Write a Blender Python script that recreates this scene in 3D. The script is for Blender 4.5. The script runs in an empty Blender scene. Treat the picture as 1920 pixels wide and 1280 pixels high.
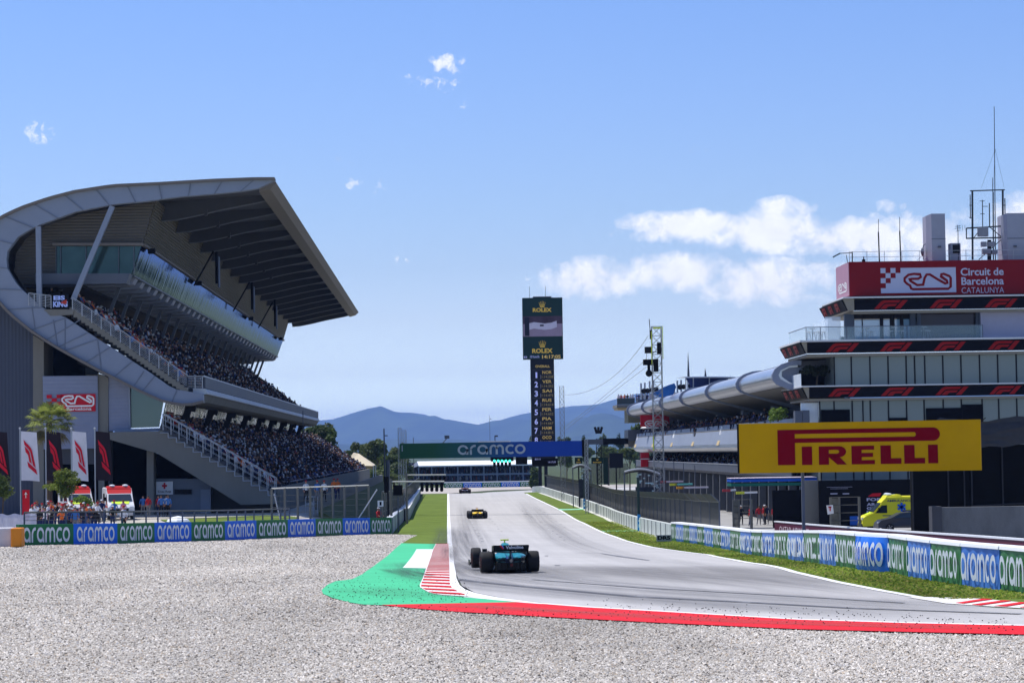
import bpy, bmesh, math, random
import numpy as np
from mathutils import Vector, Matrix, Euler, noise
from math import sin, cos, pi, radians, sqrt, atan2

# ------------------------------------------------------------------ camera, sky, sun, exposure
SC = bpy.context.scene
COL = SC.collection
FPX, W, H = 4500.0, 1920.0, 1280.0
YAW, PITCH, ROLL = math.atan(123.3 / 4500), math.atan(206.1 / 4500), radians(0.9)
CAMP = Vector((0, 0, 4))
_f = Vector((sin(YAW) * cos(PITCH), cos(YAW) * cos(PITCH), sin(PITCH)))
_r0 = Vector((cos(YAW), -sin(YAW), 0))
_u0 = _r0.cross(_f)
_R = _r0 * cos(ROLL) - _u0 * sin(ROLL)
_U = _r0 * sin(ROLL) + _u0 * cos(ROLL)
cam_d = bpy.data.cameras.new('camera')
cam = bpy.data.objects.new('camera', cam_d)
COL.objects.link(cam)
cam_d.sensor_width = 36
cam_d.lens = 36 * FPX / W
cam_d.clip_start = 1
cam_d.clip_end = 40000
cam.matrix_world = Matrix(((_R.x, _U.x, -_f.x, CAMP.x), (_R.y, _U.y, -_f.y, CAMP.y), (_R.z, _U.z, -_f.z, CAMP.z), (0, 0, 0, 1)))
SC.camera = cam
SC.render.resolution_x, SC.render.resolution_y = 1024, 682
SC.view_settings.view_transform = 'Standard'
SC.view_settings.look = 'None'
SC.view_settings.exposure = 0.35
SC.view_settings.gamma = 1
SC.cycles.use_denoising = True
SC.cycles.max_bounces = 6
SC.cycles.volume_bounces = 0
SC.cycles.transparent_max_bounces = 12
SC.cycles.sample_clamp_indirect = 4

SUN_AZ, SUN_EL = radians(-50), radians(66)      # azimuth from +Y towards +X
sdir = Vector((sin(SUN_AZ) * cos(SUN_EL), cos(SUN_AZ) * cos(SUN_EL), sin(SUN_EL)))
sun_d = bpy.data.lights.new('sun', 'SUN')
sun_d.energy = 4.3
sun_d.angle = radians(0.5)
sun_d.color = (1, 0.96, 0.9)
sun = bpy.data.objects.new('sun', sun_d)
COL.objects.link(sun)
sun.rotation_euler = sdir.to_track_quat('Z', 'Y').to_euler()

def pix_dir(px, py):
    return (_f + _R * ((px - W / 2) / FPX) - _U * ((py - H / 2) / FPX)).normalized()

def at(px, py, Y):
    "the point at distance Y down the straight that the photograph shows at pixel px, py"
    d = pix_dir(px, py)
    return CAMP + d * (Y / d.y)

wd = bpy.data.worlds.new('World')
SC.world = wd
wd.use_nodes = True
nt = wd.node_tree
for n in list(nt.nodes): nt.nodes.remove(n)
def N(nt, t, **kw):
    n = nt.nodes.new(t)
    for k, v in kw.items():
        if k == 'ins':
            for i, x in v.items(): n.inputs[i].default_value = x
        else: setattr(n, k, v)
    return n
sky = N(nt, 'ShaderNodeTexSky', sky_type='NISHITA', sun_disc=False, sun_elevation=SUN_EL, sun_rotation=SUN_AZ, altitude=120, air_density=0.8, dust_density=0.35, ozone_density=4.0)
bg = N(nt, 'ShaderNodeBackground', ins={1: 0.1})
wo = N(nt, 'ShaderNodeOutputWorld')
geo = N(nt, 'ShaderNodeTexCoord')
L = nt.links.new
def mth(nt, op, a, b=None, c=None, clamp=False):
    n = nt.nodes.new('ShaderNodeMath'); n.operation = op; n.use_clamp = clamp
    for i, x in enumerate((a, b, c)):
        if x is None: continue
        if isinstance(x, (int, float)): n.inputs[i].default_value = x
        else: nt.links.new(x, n.inputs[i])
    return n.outputs[0]
sep = N(nt, 'ShaderNodeSeparateXYZ'); L(geo.outputs['Generated'], sep.inputs[0])
# direction as tangent coordinates about +Y (azimuth u, elevation v, in radians): real positions of the clouds on the sky
ys = mth(nt, 'MAXIMUM', sep.outputs[1], 0.05)
u_ = mth(nt, 'DIVIDE', sep.outputs[0], ys); v_ = mth(nt, 'DIVIDE', sep.outputs[2], ys)
cmb = N(nt, 'ShaderNodeCombineXYZ'); L(u_, cmb.inputs[0]); L(v_, cmb.inputs[1])
nz = N(nt, 'ShaderNodeTexNoise', ins={'Scale': 34.0, 'Detail': 9.0, 'Roughness': 0.58, 'Distortion': 0.25})
L(cmb.outputs[0], nz.inputs['Vector'])
nz2 = N(nt, 'ShaderNodeTexNoise', ins={'Scale': 95.0, 'Detail': 7.0, 'Roughness': 0.62, 'Distortion': 0.5})
L(cmb.outputs[0], nz2.inputs['Vector'])
def uv_of(px, py):
    d = pix_dir(px, py); return d.x / d.y, d.z / d.y
# the clouds: centre (pixel), half width, half height, strength
CL = [(1290, 424, 135, 28, 1.2), (1440, 432, 130, 38, 1.25), (1475, 392, 62, 22, 0.95), (1590, 446, 130, 34, 1.2), (1740, 440, 130, 50, 0.9), (1195, 420, 45, 20, 1.0),
      (1115, 522, 85, 36, 1.15), (1285, 510, 110, 34, 1.15), (1420, 530, 110, 42, 1.25), (1560, 520, 70, 60, 0.62), (1900, 420, 60, 50, 0.9), (1672, 388, 32, 14, .7),
      (838, 120, 30, 18, .9), (822, 158, 38, 14, .8), (772, 148, 24, 14, .5), (75, 250, 26, 20, .85), (662, 345, 22, 12, .5), (706, 350, 20, 12, .35), (874, 200, 10, 9, .5),
      (770, 487, 50, 12, .35), (908, 537, 16, 10, .35), (1310, 281, 14, 8, .4), (990, 532, 30, 14, .5), (645, 305, 16, 12, .25)]
tot = tot2 = None
for (cx, cy, hw, hh, s) in CL:
    cu, cv = uv_of(cx, cy)
    a = mth(nt, 'DIVIDE', mth(nt, 'SUBTRACT', u_, cu), hw / FPX)
    b = mth(nt, 'DIVIDE', mth(nt, 'SUBTRACT', v_, cv), hh / FPX)
    r2 = mth(nt, 'ADD', mth(nt, 'MULTIPLY', a, a), mth(nt, 'MULTIPLY', b, b))
    k = mth(nt, 'MULTIPLY', mth(nt, 'SUBTRACT', 1.0, mth(nt, 'MULTIPLY', r2, 0.55), clamp=True), s)
    if hw > 60 or cy > 380 and s > .6: tot = k if tot is None else mth(nt, 'MAXIMUM', tot, k)
    else: tot2 = k if tot2 is None else mth(nt, 'MAXIMUM', tot2, k)
nz3 = N(nt, 'ShaderNodeTexNoise', ins={'Scale': 260.0, 'Detail': 8.0, 'Roughness': 0.65, 'Distortion': 0.6})
L(cmb.outputs[0], nz3.inputs['Vector'])
nn = mth(nt, 'ADD', mth(nt, 'MULTIPLY', nz.outputs[0], 0.46), mth(nt, 'MULTIPLY', nz2.outputs[0], 0.36))
nn = mth(nt, 'ADD', nn, mth(nt, 'MULTIPLY', nz3.outputs[0], 0.18))
dens = mth(nt, 'ADD', tot, mth(nt, 'MULTIPLY', mth(nt, 'SUBTRACT', nn, 0.5), 5.0))
# small scraps are torn by the finest noise only
dsm = mth(nt, 'ADD', tot2, mth(nt, 'MULTIPLY', mth(nt, 'SUBTRACT', mth(nt, 'ADD', mth(nt, 'MULTIPLY', nz2.outputs[0], .45), mth(nt, 'MULTIPLY', nz3.outputs[0], .55)), 0.52), 7.5))
mask = mth(nt, 'MULTIPLY', mth(nt, 'SUBTRACT', dens, 0.22), 1.25, clamp=True)
mask = mth(nt, 'MULTIPLY', mask, mth(nt, 'MULTIPLY', tot, 4.0, clamp=True))
msm = mth(nt, 'MULTIPLY', mth(nt, 'MULTIPLY', mth(nt, 'SUBTRACT', dsm, 0.30), .9, clamp=True), mth(nt, 'MULTIPLY', tot2, 3.0, clamp=True))
mask = mth(nt, 'MAXIMUM', mask, mth(nt, 'MULTIPLY', msm, .9))
front = mth(nt, 'GREATER_THAN', sep.outputs[1], 0.1)
mask = mth(nt, 'MULTIPLY', mth(nt, 'MULTIPLY', mask, front), 0.86)
shade = mth(nt, 'ADD', 0.66, mth(nt, 'ADD', mth(nt, 'MULTIPLY', nz.outputs[0], 0.36), mth(nt, 'MULTIPLY', nz2.outputs[0], 0.28)))
ccol = N(nt, 'ShaderNodeMix', data_type='RGBA', blend_type='MULTIPLY'); ccol.inputs[0].default_value = 1
ccol.inputs[6].default_value = (9.9, 9.8, 9.95, 1)
L(shade, ccol.inputs[7])
mx = N(nt, 'ShaderNodeMix', data_type='RGBA')
grade = N(nt, 'ShaderNodeMix', data_type='RGBA', blend_type='MULTIPLY'); grade.inputs[0].default_value = 1
gr = N(nt, 'ShaderNodeValToRGB'); L(mth(nt, 'MULTIPLY', v_, 5.0, clamp=True), gr.inputs[0])      # the day's clear blue air, by elevation
gr.color_ramp.elements[0].position = 0.05; gr.color_ramp.elements[0].color = (1.0, 1.0, .97, 1)
gr.color_ramp.elements[1].position = 0.94; gr.color_ramp.elements[1].color = (.325, .352, .43, 1)
for p_, c_ in ((.11, (.76, .74, .69)), (.165, (.547, .513, .513)), (.275, (.453, .405, .407)), (.385, (.39, .36, .37)), (.5, (.372, .358, .378)), (.72, (.350, .356, .41))):
    e_ = gr.color_ramp.elements.new(p_); e_.color = (*c_, 1)
g3 = N(nt, 'ShaderNodeMix', data_type='RGBA', blend_type='MULTIPLY'); g3.inputs[0].default_value = 1; g3.inputs[7].default_value = (3, 3, 3, 1)
L(gr.outputs[0], g3.inputs[6]); L(g3.outputs[2], grade.inputs[7])
L(sky.outputs[0], grade.inputs[6])
L(mask, mx.inputs[0]); L(grade.outputs[2], mx.inputs[6]); L(ccol.outputs[2], mx.inputs[7])
L(mx.outputs[2], bg.inputs[0]); L(bg.outputs[0], wo.inputs[0])

# ------------------------------------------------------------------ helpers
def lin(c):
    if isinstance(c, str):
        c = c.lstrip('#'); c = tuple(int(c[i:i + 2], 16) / 255 for i in (0, 2, 4))
        return tuple(x / 12.92 if x <= .04045 else ((x + .055) / 1.055) ** 2.4 for x in c)
    return tuple(c)
MATS = {}
def M(name, col=None, rough=.6, metal=0.0, var=.12, scale=1.5, bump=0.0, bscale=8.0, spec=.2, emit=0, streak=0, attr=None, wave=None, trans=0):
    if name in MATS: return MATS[name]
    m = bpy.data.materials.new(name); m.use_nodes = True
    nt = m.node_tree; b = nt.nodes['Principled BSDF']
    col = lin(col) if col is not None else (.5, .5, .5)
    b.inputs['Roughness'].default_value = rough
    b.inputs['Metallic'].default_value = metal
    b.inputs['Specular IOR Level'].default_value = spec
    tc = nt.nodes.new('ShaderNodeTexCoord')
    src = None
    if attr:
        a = nt.nodes.new('ShaderNodeAttribute'); a.attribute_name = attr; src = a.outputs['Color']
    if var > 0:
        n = N(nt, 'ShaderNodeTexNoise', ins={'Scale': scale, 'Detail': 6.0, 'Roughness': .65})
        if streak:
            mp = nt.nodes.new('ShaderNodeMapping'); mp.inputs['Scale'].default_value = (1, 1, 1 / streak)
            nt.links.new(tc.outputs['Object'], mp.inputs[0]); nt.links.new(mp.outputs[0], n.inputs['Vector'])
        else: nt.links.new(tc.outputs['Object'], n.inputs['Vector'])
        k = mth(nt, 'ADD', mth(nt, 'MULTIPLY', mth(nt, 'SUBTRACT', n.outputs[0], .5), 4 * var), 1.0)
        x = N(nt, 'ShaderNodeMix', data_type='RGBA', blend_type='MULTIPLY'); x.inputs[0].default_value = 1
        x.inputs[6].default_value = (*col, 1)
        if src: nt.links.new(src, x.inputs[6])
        nt.links.new(k, x.inputs[7]); nt.links.new(x.outputs[2], b.inputs['Base Color'])
    elif src: nt.links.new(src, b.inputs['Base Color'])
    else: b.inputs['Base Color'].default_value = (*col, 1)
    if bump or wave:
        bp = nt.nodes.new('ShaderNodeBump')
        if wave:   # (axis, pitch in metres, depth)
            sp = nt.nodes.new('ShaderNodeSeparateXYZ'); nt.links.new(tc.outputs['Object'], sp.inputs[0])
            h = mth(nt, 'SINE', mth(nt, 'MULTIPLY', sp.outputs['XYZ'.index(wave[0])], 2 * pi / wave[1]))
            bp.inputs['Distance'].default_value = wave[2]; bp.inputs['Strength'].default_value = 1
            nt.links.new(h, bp.inputs['Height'])
        else:
            n2 = N(nt, 'ShaderNodeTexNoise', ins={'Scale': bscale, 'Detail': 4.0})
            nt.links.new(tc.outputs['Object'], n2.inputs['Vector'])
            bp.inputs['Strength'].default_value = 1; bp.inputs['Distance'].default_value = bump
            nt.links.new(n2.outputs[0], bp.inputs['Height'])
        nt.links.new(bp.outputs[0], b.inputs['Normal'])
    if emit:
        b.inputs['Emission Color'].default_value = (*col, 1); b.inputs['Emission Strength'].default_value = emit
    if trans: b.inputs['Alpha'].default_value = 1 - trans
    MATS[name] = m
    return m

class MB:
    def __init__(s): s.v = []; s.f = []; s.mi = []; s.cur = 0; s.cols = None
    def add(s, vs, fs):
        o = len(s.v); s.v.extend(tuple(p) for p in vs); s.f.extend(tuple(i + o for i in f) for f in fs); s.mi.extend([s.cur] * len(fs)); return s
    def m(s, i): s.cur = i; return s
    def box(s, x0, x1, y0, y1, z0, z1):
        vs = [(x, y, z) for z in (z0, z1) for y in (y0, y1) for x in (x0, x1)]
        return s.add(vs, [(0, 2, 3, 1), (4, 5, 7, 6), (0, 1, 5, 4), (2, 6, 7, 3), (0, 4, 6, 2), (1, 3, 7, 5)])
    def hexa(s, b, t):   # bottom and top rings of equal count
        n = len(b)
        return s.add(list(b) + list(t), [tuple(range(n))[::-1], tuple(range(n, 2 * n))] + [(i, (i + 1) % n, n + (i + 1) % n, n + i) for i in range(n)])
    def prism(s, pts, y0, y1):      # (x, z) outline swept along Y
        return s.hexa([(x, y0, z) for x, z in pts], [(x, y1, z) for x, z in pts])
    def ext(s, pts, vec):           # 3D outline swept along vec
        v = Vector(vec); return s.hexa([Vector(p) for p in pts], [Vector(p) + v for p in pts])
    def sheet(s, A, B):             # quads between two polylines
        n = len(A); return s.add(list(A) + list(B), [(i, i + 1, n + i + 1, n + i) for i in range(n - 1)])
    def beam(s, p, q, w, h=None, up=(0, 0, 1)):
        p, q = Vector(p), Vector(q); d = (q - p).normalized(); h = h or w
        sd = d.cross(Vector(up));
        if sd.length < 1e-4: sd = d.cross(Vector((1, 0, 0)))
        sd.normalize(); u = sd.cross(d)
        r = [(-w / 2, -h / 2), (w / 2, -h / 2), (w / 2, h / 2), (-w / 2, h / 2)]
        return s.hexa([p + sd * a + u * b for a, b in r], [q + sd * a + u * b for a, b in r])
    def tube(s, p, q, r, n=6, r2=None):
        p, q = Vector(p), Vector(q); d = (q - p).normalized(); r2 = r if r2 is None else r2
        sd = d.cross(Vector((0, 0, 1)));
        if sd.length < 1e-4: sd = Vector((1, 0, 0))
        sd.normalize(); u = sd.cross(d)
        c = [(cos(2 * pi * i / n), sin(2 * pi * i / n)) for i in range(n)]
        return s.hexa([p + (sd * a + u * b) * r for a, b in c], [q + (sd * a + u * b) * r2 for a, b in c])
    def path(s, pts, r, n=5):
        for a, b in zip(pts, pts[1:]): s.tube(a, b, r, n)
        return s
    def lathe(s, prof, c, n=12, axis='Z'):
        vs = []; 
        for r, h in prof:
            for i in range(n):
                a = 2 * pi * i / n
                p = {'Z': (r * cos(a), r * sin(a), h), 'X': (h, r * cos(a), r * sin(a)), 'Y': (r * sin(a), h, r * cos(a))}[axis]
                vs.append((p[0] + c[0], p[1] + c[1], p[2] + c[2]))
        fs = [(k * n + i, k * n + (i + 1) % n, (k + 1) * n + (i + 1) % n, (k + 1) * n + i) for k in range(len(prof) - 1) for i in range(n)]
        fs += [tuple(range(n))[::-1], tuple(range((len(prof) - 1) * n, len(prof) * n))]
        return s.add(vs, fs)
    def loft(s, rings, cap=True):
        n = len(rings[0]); vs = [p for r in rings for p in r]
        fs = [(k * n + i, k * n + (i + 1) % n, (k + 1) * n + (i + 1) % n, (k + 1) * n + i) for k in range(len(rings) - 1) for i in range(n)]
        if cap: fs += [tuple(range(n))[::-1], tuple(range((len(rings) - 1) * n, len(rings) * n))]
        return s.add(vs, fs)
    def ball(s, c, r, n=8, sq=(1, 1, 1)):
        k = max(3, n // 2 + 1)
        pr = [(max(1e-3, sin(pi * i / k)), -cos(pi * i / k)) for i in range(k + 1)]
        o = len(s.v); s.lathe(pr, (0, 0, 0), n)
        s.v[o:] = [(c[0] + x * r * sq[0], c[1] + y * r * sq[1], c[2] + z * r * sq[2]) for x, y, z in s.v[o:]]
        return s
    def xf(s, mat, o=0):
        s.v[o:] = [tuple(mat @ Vector(p)) for p in s.v[o:]]; return s
    def build(s, name, mats, parent=None, loc=None, smooth=False, local=False, bevel=0):
        me = bpy.data.meshes.new(name)
        if not isinstance(mats, (list, tuple)): mats = [mats]
        if loc is None and parent is None and not local:
            a = np.array(s.v); loc = ((a[:, 0].min() + a[:, 0].max()) / 2, (a[:, 1].min() + a[:, 1].max()) / 2, a[:, 2].min())
        base = Vector((0, 0, 0)) if local else (wloc(parent) if parent is not None else Vector(loc))
        a = np.array(s.v, dtype=float) - np.array(base)
        me.from_pydata(a.tolist(), [], s.f)
        for m in mats: me.materials.append(m)
        if len(mats) > 1: me.polygons.foreach_set('material_index', s.mi)
        if s.cols is not None:
            at_ = me.color_attributes.new('Col', 'FLOAT_COLOR', 'POINT')
            c = np.ones((len(s.v), 4)); c[:, :3] = np.array(s.cols); at_.data.foreach_set('color', c.ravel())
        me.validate()
        bm = bmesh.new(); bm.from_mesh(me); bmesh.ops.recalc_face_normals(bm, faces=bm.faces); bm.to_mesh(me); bm.free()
        if smooth: me.polygons.foreach_set('use_smooth', [True] * len(me.polygons)); me.set_sharp_from_angle(angle=radians(40))
        o = bpy.data.objects.new(name, me); COL.objects.link(o)
        if parent is not None: o.parent = parent
        elif not local: o.location = base
        if bevel:
            bv = o.modifiers.new('bevel', 'BEVEL'); bv.width = bevel; bv.segments = 2; bv.limit_method = 'ANGLE'
        return o
def wloc(o):
    p = Vector((0, 0, 0))
    while o is not None: p = p + o.location; o = o.parent
    return p
def tag(o, label=None, cat=None, group=None, kind=None):
    if label: o['label'] = label
    if cat: o['category'] = cat
    if group: o['group'] = group
    if kind: o['kind'] = kind
    return o
def empty(name, loc, label, cat, group=None, rz=0):
    o = bpy.data.objects.new(name, None); COL.objects.link(o); o.location = loc; o.rotation_euler = (0, 0, rz)
    o.empty_display_size = .3
    return tag(o, label, cat, group)
def copy_tree(o, parent=None):
    c = o.copy(); COL.objects.link(c)
    if parent is not None: c.parent = parent
    for ch in list(o.children): copy_tree(ch, c)
    return c

# writing
_tc = {}
def text_geo(txt, bold=0.0, space=1.0):
    key = (txt, bold, space)
    if key not in _tc:
        c = bpy.data.curves.new('t', 'FONT'); c.body = txt; c.size = 1; c.offset = bold; c.resolution_u = 3; c.space_character = space
        o = bpy.data.objects.new('t', c); COL.objects.link(o)
        me = bpy.data.meshes.new_from_object(o)
        vs = [tuple(v.co) for v in me.vertices]; fs = [tuple(p.vertices) for p in me.polygons]
        bpy.data.objects.remove(o); bpy.data.curves.remove(c); bpy.data.meshes.remove(me)
        x = [v[0] for v in vs]; y = [v[1] for v in vs]
        _tc[key] = (vs, fs, min(x), max(x), min(y), max(y))
    return _tc[key]
def put(mb, geo, o, ex, ez, nrm, d=.012):
    "lay flat 2D geometry (vs in a unit box) on the plane o + u ex + v ez, standing d proud of it"
    vs, fs = geo; o, ex, ez, nrm = Vector(o), Vector(ex), Vector(ez), Vector(nrm).normalized()
    mb.add([o + ex * u + ez * v + nrm * d for u, v in vs], fs)
def fit_text(mb, txt, o, ex, ez, nrm, box, bold=.02, d=.012, space=1.0):
    "box = u0, v0, u1, v1 in metres along unit ex, ez"
    vs, fs, x0, x1, y0, y1 = text_geo(txt, bold, space)
    u0, v0, u1, v1 = box
    put(mb, ([(u0 + (v[0] - x0) / (x1 - x0) * (u1 - u0), v0 + (v[1] - y0) / (y1 - y0) * (v1 - v0)) for v in vs], fs), o, ex, ez, nrm, d)
def ribbon(pts, w, closed=False):
    "a flat stroke of width w along 2D pts"
    n = len(pts); P = [Vector(p) for p in pts]; out = []
    for i in range(n):
        a = P[(i - 1) % n] if (closed or i > 0) else P[i]
        b = P[(i + 1) % n] if (closed or i < n - 1) else P[i]
        t = b - a
        t = t.normalized() if t.length > 1e-9 else Vector((1, 0))
        nn_ = Vector((-t.y, t.x))
        d1 = (P[i] - P[(i - 1) % n]); d2 = (P[(i + 1) % n] - P[i])
        k = 1.0
        if (closed or 0 < i < n - 1) and d1.length > 1e-9 and d2.length > 1e-9:
            c = max(-1, min(1, d1.normalized().dot(d2.normalized()))); k = min(1.6, 1 / max(.3, sqrt((1 + c) / 2)))
        out += [P[i] + nn_ * w / 2 * k, P[i] - nn_ * w / 2 * k]
    m_ = n if closed else n - 1
    return [tuple(p) for p in out], [(2 * i, 2 * i + 1, (2 * i + 3) % (2 * n), (2 * i + 2) % (2 * n)) for i in range(m_)]
def merge(*gs):
    vs, fs = [], []
    for v, f in gs:
        o = len(vs); vs += list(v); fs += [tuple(i + o for i in q) for q in f]
    return vs, fs
def arc(cx, cy, rx, ry, a0, a1, n=10):
    return [(cx + rx * cos(radians(a0 + (a1 - a0) * i / n)), cy + ry * sin(radians(a0 + (a1 - a0) * i / n))) for i in range(n + 1)]
def word_a():
    "the rounded lower-case word on the boards, x-height 1"
    w = .2; gs = []; x = 0
    def ring(cx): return ribbon(arc(cx, .5, .4, .4, 0, 360, 18)[:-1], w, True)
    def stem(cx, h0=0, h1=.58): return ribbon([(cx, h0), (cx, h1)], w)
    for ch in 'aramco':
        if ch == 'a': gs += [ring(x + .5), stem(x + .9)]; x += 1.14
        elif ch == 'r': gs += [stem(x + .1), ribbon(arc(x + .5, .5, .4, .4, 180, 80, 7), w)]; x += .72
        elif ch == 'm': gs += [stem(x + .1), stem(x + .68), stem(x + 1.26), ribbon(arc(x + .39, .55, .29, .35, 180, 0, 9), w), ribbon(arc(x + .97, .55, .29, .35, 180, 0, 9), w)]; x += 1.5
        elif ch == 'c': gs += [ribbon(arc(x + .5, .5, .4, .4, 50, 310, 14), w)]; x += .9
        else: gs += [ring(x + .5)]; x += 1.0
    vs, fs = merge(*gs)
    return [(a / x, b) for a, b in vs], fs
WORD = word_a()
def scaled(geo, u0, v0, u1, v1):
    return [(u0 + a * (u1 - u0), v0 + b * (v1 - v0)) for a, b in geo[0]], geo[1]
def poly(pts): return list(pts), [tuple(range(len(pts)))]
# sweeping two-stroke letter and slanted bar of the race series
F1A = [(0, 0), (26, 24), (44, 42), (58, 53), (76, 60), (208, 60), (190, 42), (96, 42), (82, 39), (70, 32), (38, 0)]
F1B = [(48, 0), (72, 23), (84, 31), (98, 34), (180, 34), (162, 17), (116, 17), (106, 13), (92, 0)]
F1C = [(160, 0), (222, 60), (262, 60), (202, 0)]
F1 = merge(*[poly([(x / 262, y / 60) for x, y in p]) for p in (F1A, F1B, F1C)])
_lp = [(960, 665), (900, 660), (850, 668), (812, 700), (812, 728), (835, 752), (862, 768), (872, 796), (890, 803), (1220, 803), (1243, 785), (1245, 702), (1232, 684), (1180, 663), (1158, 668), (1152, 685), (1210, 728), (1213, 748), (1195, 755), (1120, 712), (1050, 667), (1020, 668), (1000, 700), (985, 762), (930, 765), (865, 725), (858, 712), (880, 706), (940, 706), (965, 690)]
LOOP = ribbon([((x - 805) / 445, (805 - y) / 145 * (145 / 445)) for x, y in _lp], .05, True)   # the circuit outline, width 1, height .33
# ------------------------------------------------------------------ the ground
_KY = [-300, 60, 80, 97, 115, 148, 165, 200, 243, 300, 350, 400, 440, 480, 560, 700, 5000]
_KZ = [0, 0, -.1, -.5, -.92, -1.45, -1.65, -2.15, -2.7, -2.85, -2.87, -2.95, -3.5, -4.2, -4.25, -4.3, -4.3]
# smooth knots (monotone cubic) so that the sheets laid on the ground follow it without poking through
def _slopes():
    n = len(_KY); d = [(_KZ[i + 1] - _KZ[i]) / (_KY[i + 1] - _KY[i]) for i in range(n - 1)]
    m = [d[0]] + [0 if d[i - 1] * d[i] <= 0 else 2 * d[i - 1] * d[i] / (d[i - 1] + d[i]) for i in range(1, n - 1)] + [d[-1]]
    return m
_KM = _slopes()
def g0(Y):
    Y = min(max(Y, -299), 4999)
    i = 0
    while Y > _KY[i + 1]: i += 1
    h = _KY[i + 1] - _KY[i]; t = (Y - _KY[i]) / h
    return ((2 * t ** 3 - 3 * t * t + 1) * _KZ[i] + (t ** 3 - 2 * t * t + t) * h * _KM[i] + (3 * t * t - 2 * t ** 3) * _KZ[i + 1] + (t ** 3 - t * t) * h * _KM[i + 1])
def ss(a, b, x):
    t = min(1, max(0, (x - a) / (b - a))); return t * t * (3 - 2 * t)
def gz(X, Y):
    w = ss(80, 140, Y) * (1 - ss(180, 300, Y))
    z = g0(Y) - .027 * max(-24, min(20, X)) * w
    k = ss(6.5, 13, -X) * ss(-2, 24, Y - 162 - (X + 4) * 1.9) * (1 - ss(420, 470, Y))      # the higher ground round the grandstand
    return z + (-.75 - z) * k
def gp(px, py, off=0.0):
    "where the line of sight through a pixel meets the ground"
    d = pix_dir(px, py); d = d / d.y
    lo, hi = 20.0, 900.0
    f = lambda Y: (4 + d.z * Y) - (gz(d.x * Y, Y) + off)
    Y = lo; st = 2.0
    while Y < hi and f(Y) > 0: Y += st
    a, b = Y - st, Y
    for _ in range(40):
        c = (a + b) / 2
        if f(c) > 0: a = c
        else: b = c
    return Vector((d.x * a, a, gz(d.x * a, a)))

def ground_sheet(name, pts, off, mat, kind='structure', step=2.0, xstep=None, label=None, thick=0):
    bm = bmesh.new()
    vs = [bm.verts.new((p[0], p[1], 0)) for p in pts]
    bm.faces.new(vs)
    y0, y1 = min(p[1] for p in pts), max(p[1] for p in pts)
    x0, x1 = min(p[0] for p in pts), max(p[0] for p in pts)
    Y = math.ceil(y0 / step) * step
    while Y < y1:
        bmesh.ops.bisect_plane(bm, geom=bm.verts[:] + bm.edges[:] + bm.faces[:], plane_co=(0, Y, 0), plane_no=(0, 1, 0)); Y += step if Y < 600 else 100
    if xstep:
        X = math.ceil(x0 / xstep) * xstep
        while X < x1:
            bmesh.ops.bisect_plane(bm, geom=bm.verts[:] + bm.edges[:] + bm.faces[:], plane_co=(X, 0, 0), plane_no=(1, 0, 0)); X += xstep
    for v in bm.verts: v.co.z = gz(v.co.x, v.co.y) + off
    bmesh.ops.triangulate(bm, faces=[f for f in bm.faces if len(f.verts) > 4])
    bmesh.ops.recalc_face_normals(bm, faces=bm.faces)
    if sum(f.normal.z for f in bm.faces) < 0: bmesh.ops.reverse_faces(bm, faces=bm.faces)
    me = bpy.data.meshes.new(name); bm.to_mesh(me); bm.free(); me.materials.append(mat)
    o = bpy.data.objects.new(name, me); COL.objects.link(o)
    if kind: o['kind'] = kind
    if label: o['label'] = label
    return o

def sheet_grid(name, xs, ys, off, mat, zf=None):
    mb = MB(); nx = len(xs)
    mb.v = [(x, y, (zf or gz)(x, y) + off) for y in ys for x in xs]
    mb.f = [(j * nx + i, j * nx + i + 1, (j + 1) * nx + i + 1, (j + 1) * nx + i) for j in range(len(ys) - 1) for i in range(nx - 1)]
    mb.mi = [0] * len(mb.f)
    o = mb.build(name, mat, loc=(0, 0, 0), smooth=True); o['kind'] = 'structure'; return o

def rng(a, b, st): 
    n = max(1, int(round((b - a) / st))); return [a + (b - a) * i / n for i in range(n + 1)]

m_dirt = M('dirt', '#8d8778', rough=.95, var=.12, scale=.6, bump=.02)
m_field = M('field', (.055, .075, .028), rough=.95, var=.25, scale=.02)
xs = [-25000, -14000, -6000, -3000, -1500, -700, -300, -150] + rng(-80, 80, 2.0) + [150, 300, 700, 1500, 3000, 6000, 14000, 25000]
ys = [-200, -60, 0, 20] + rng(30, 600, 2.0)[1:] + [800, 1200, 2000, 3500, 7000, 15500, 26000]
sheet_grid('ground', xs, ys, -.06, m_field)

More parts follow.
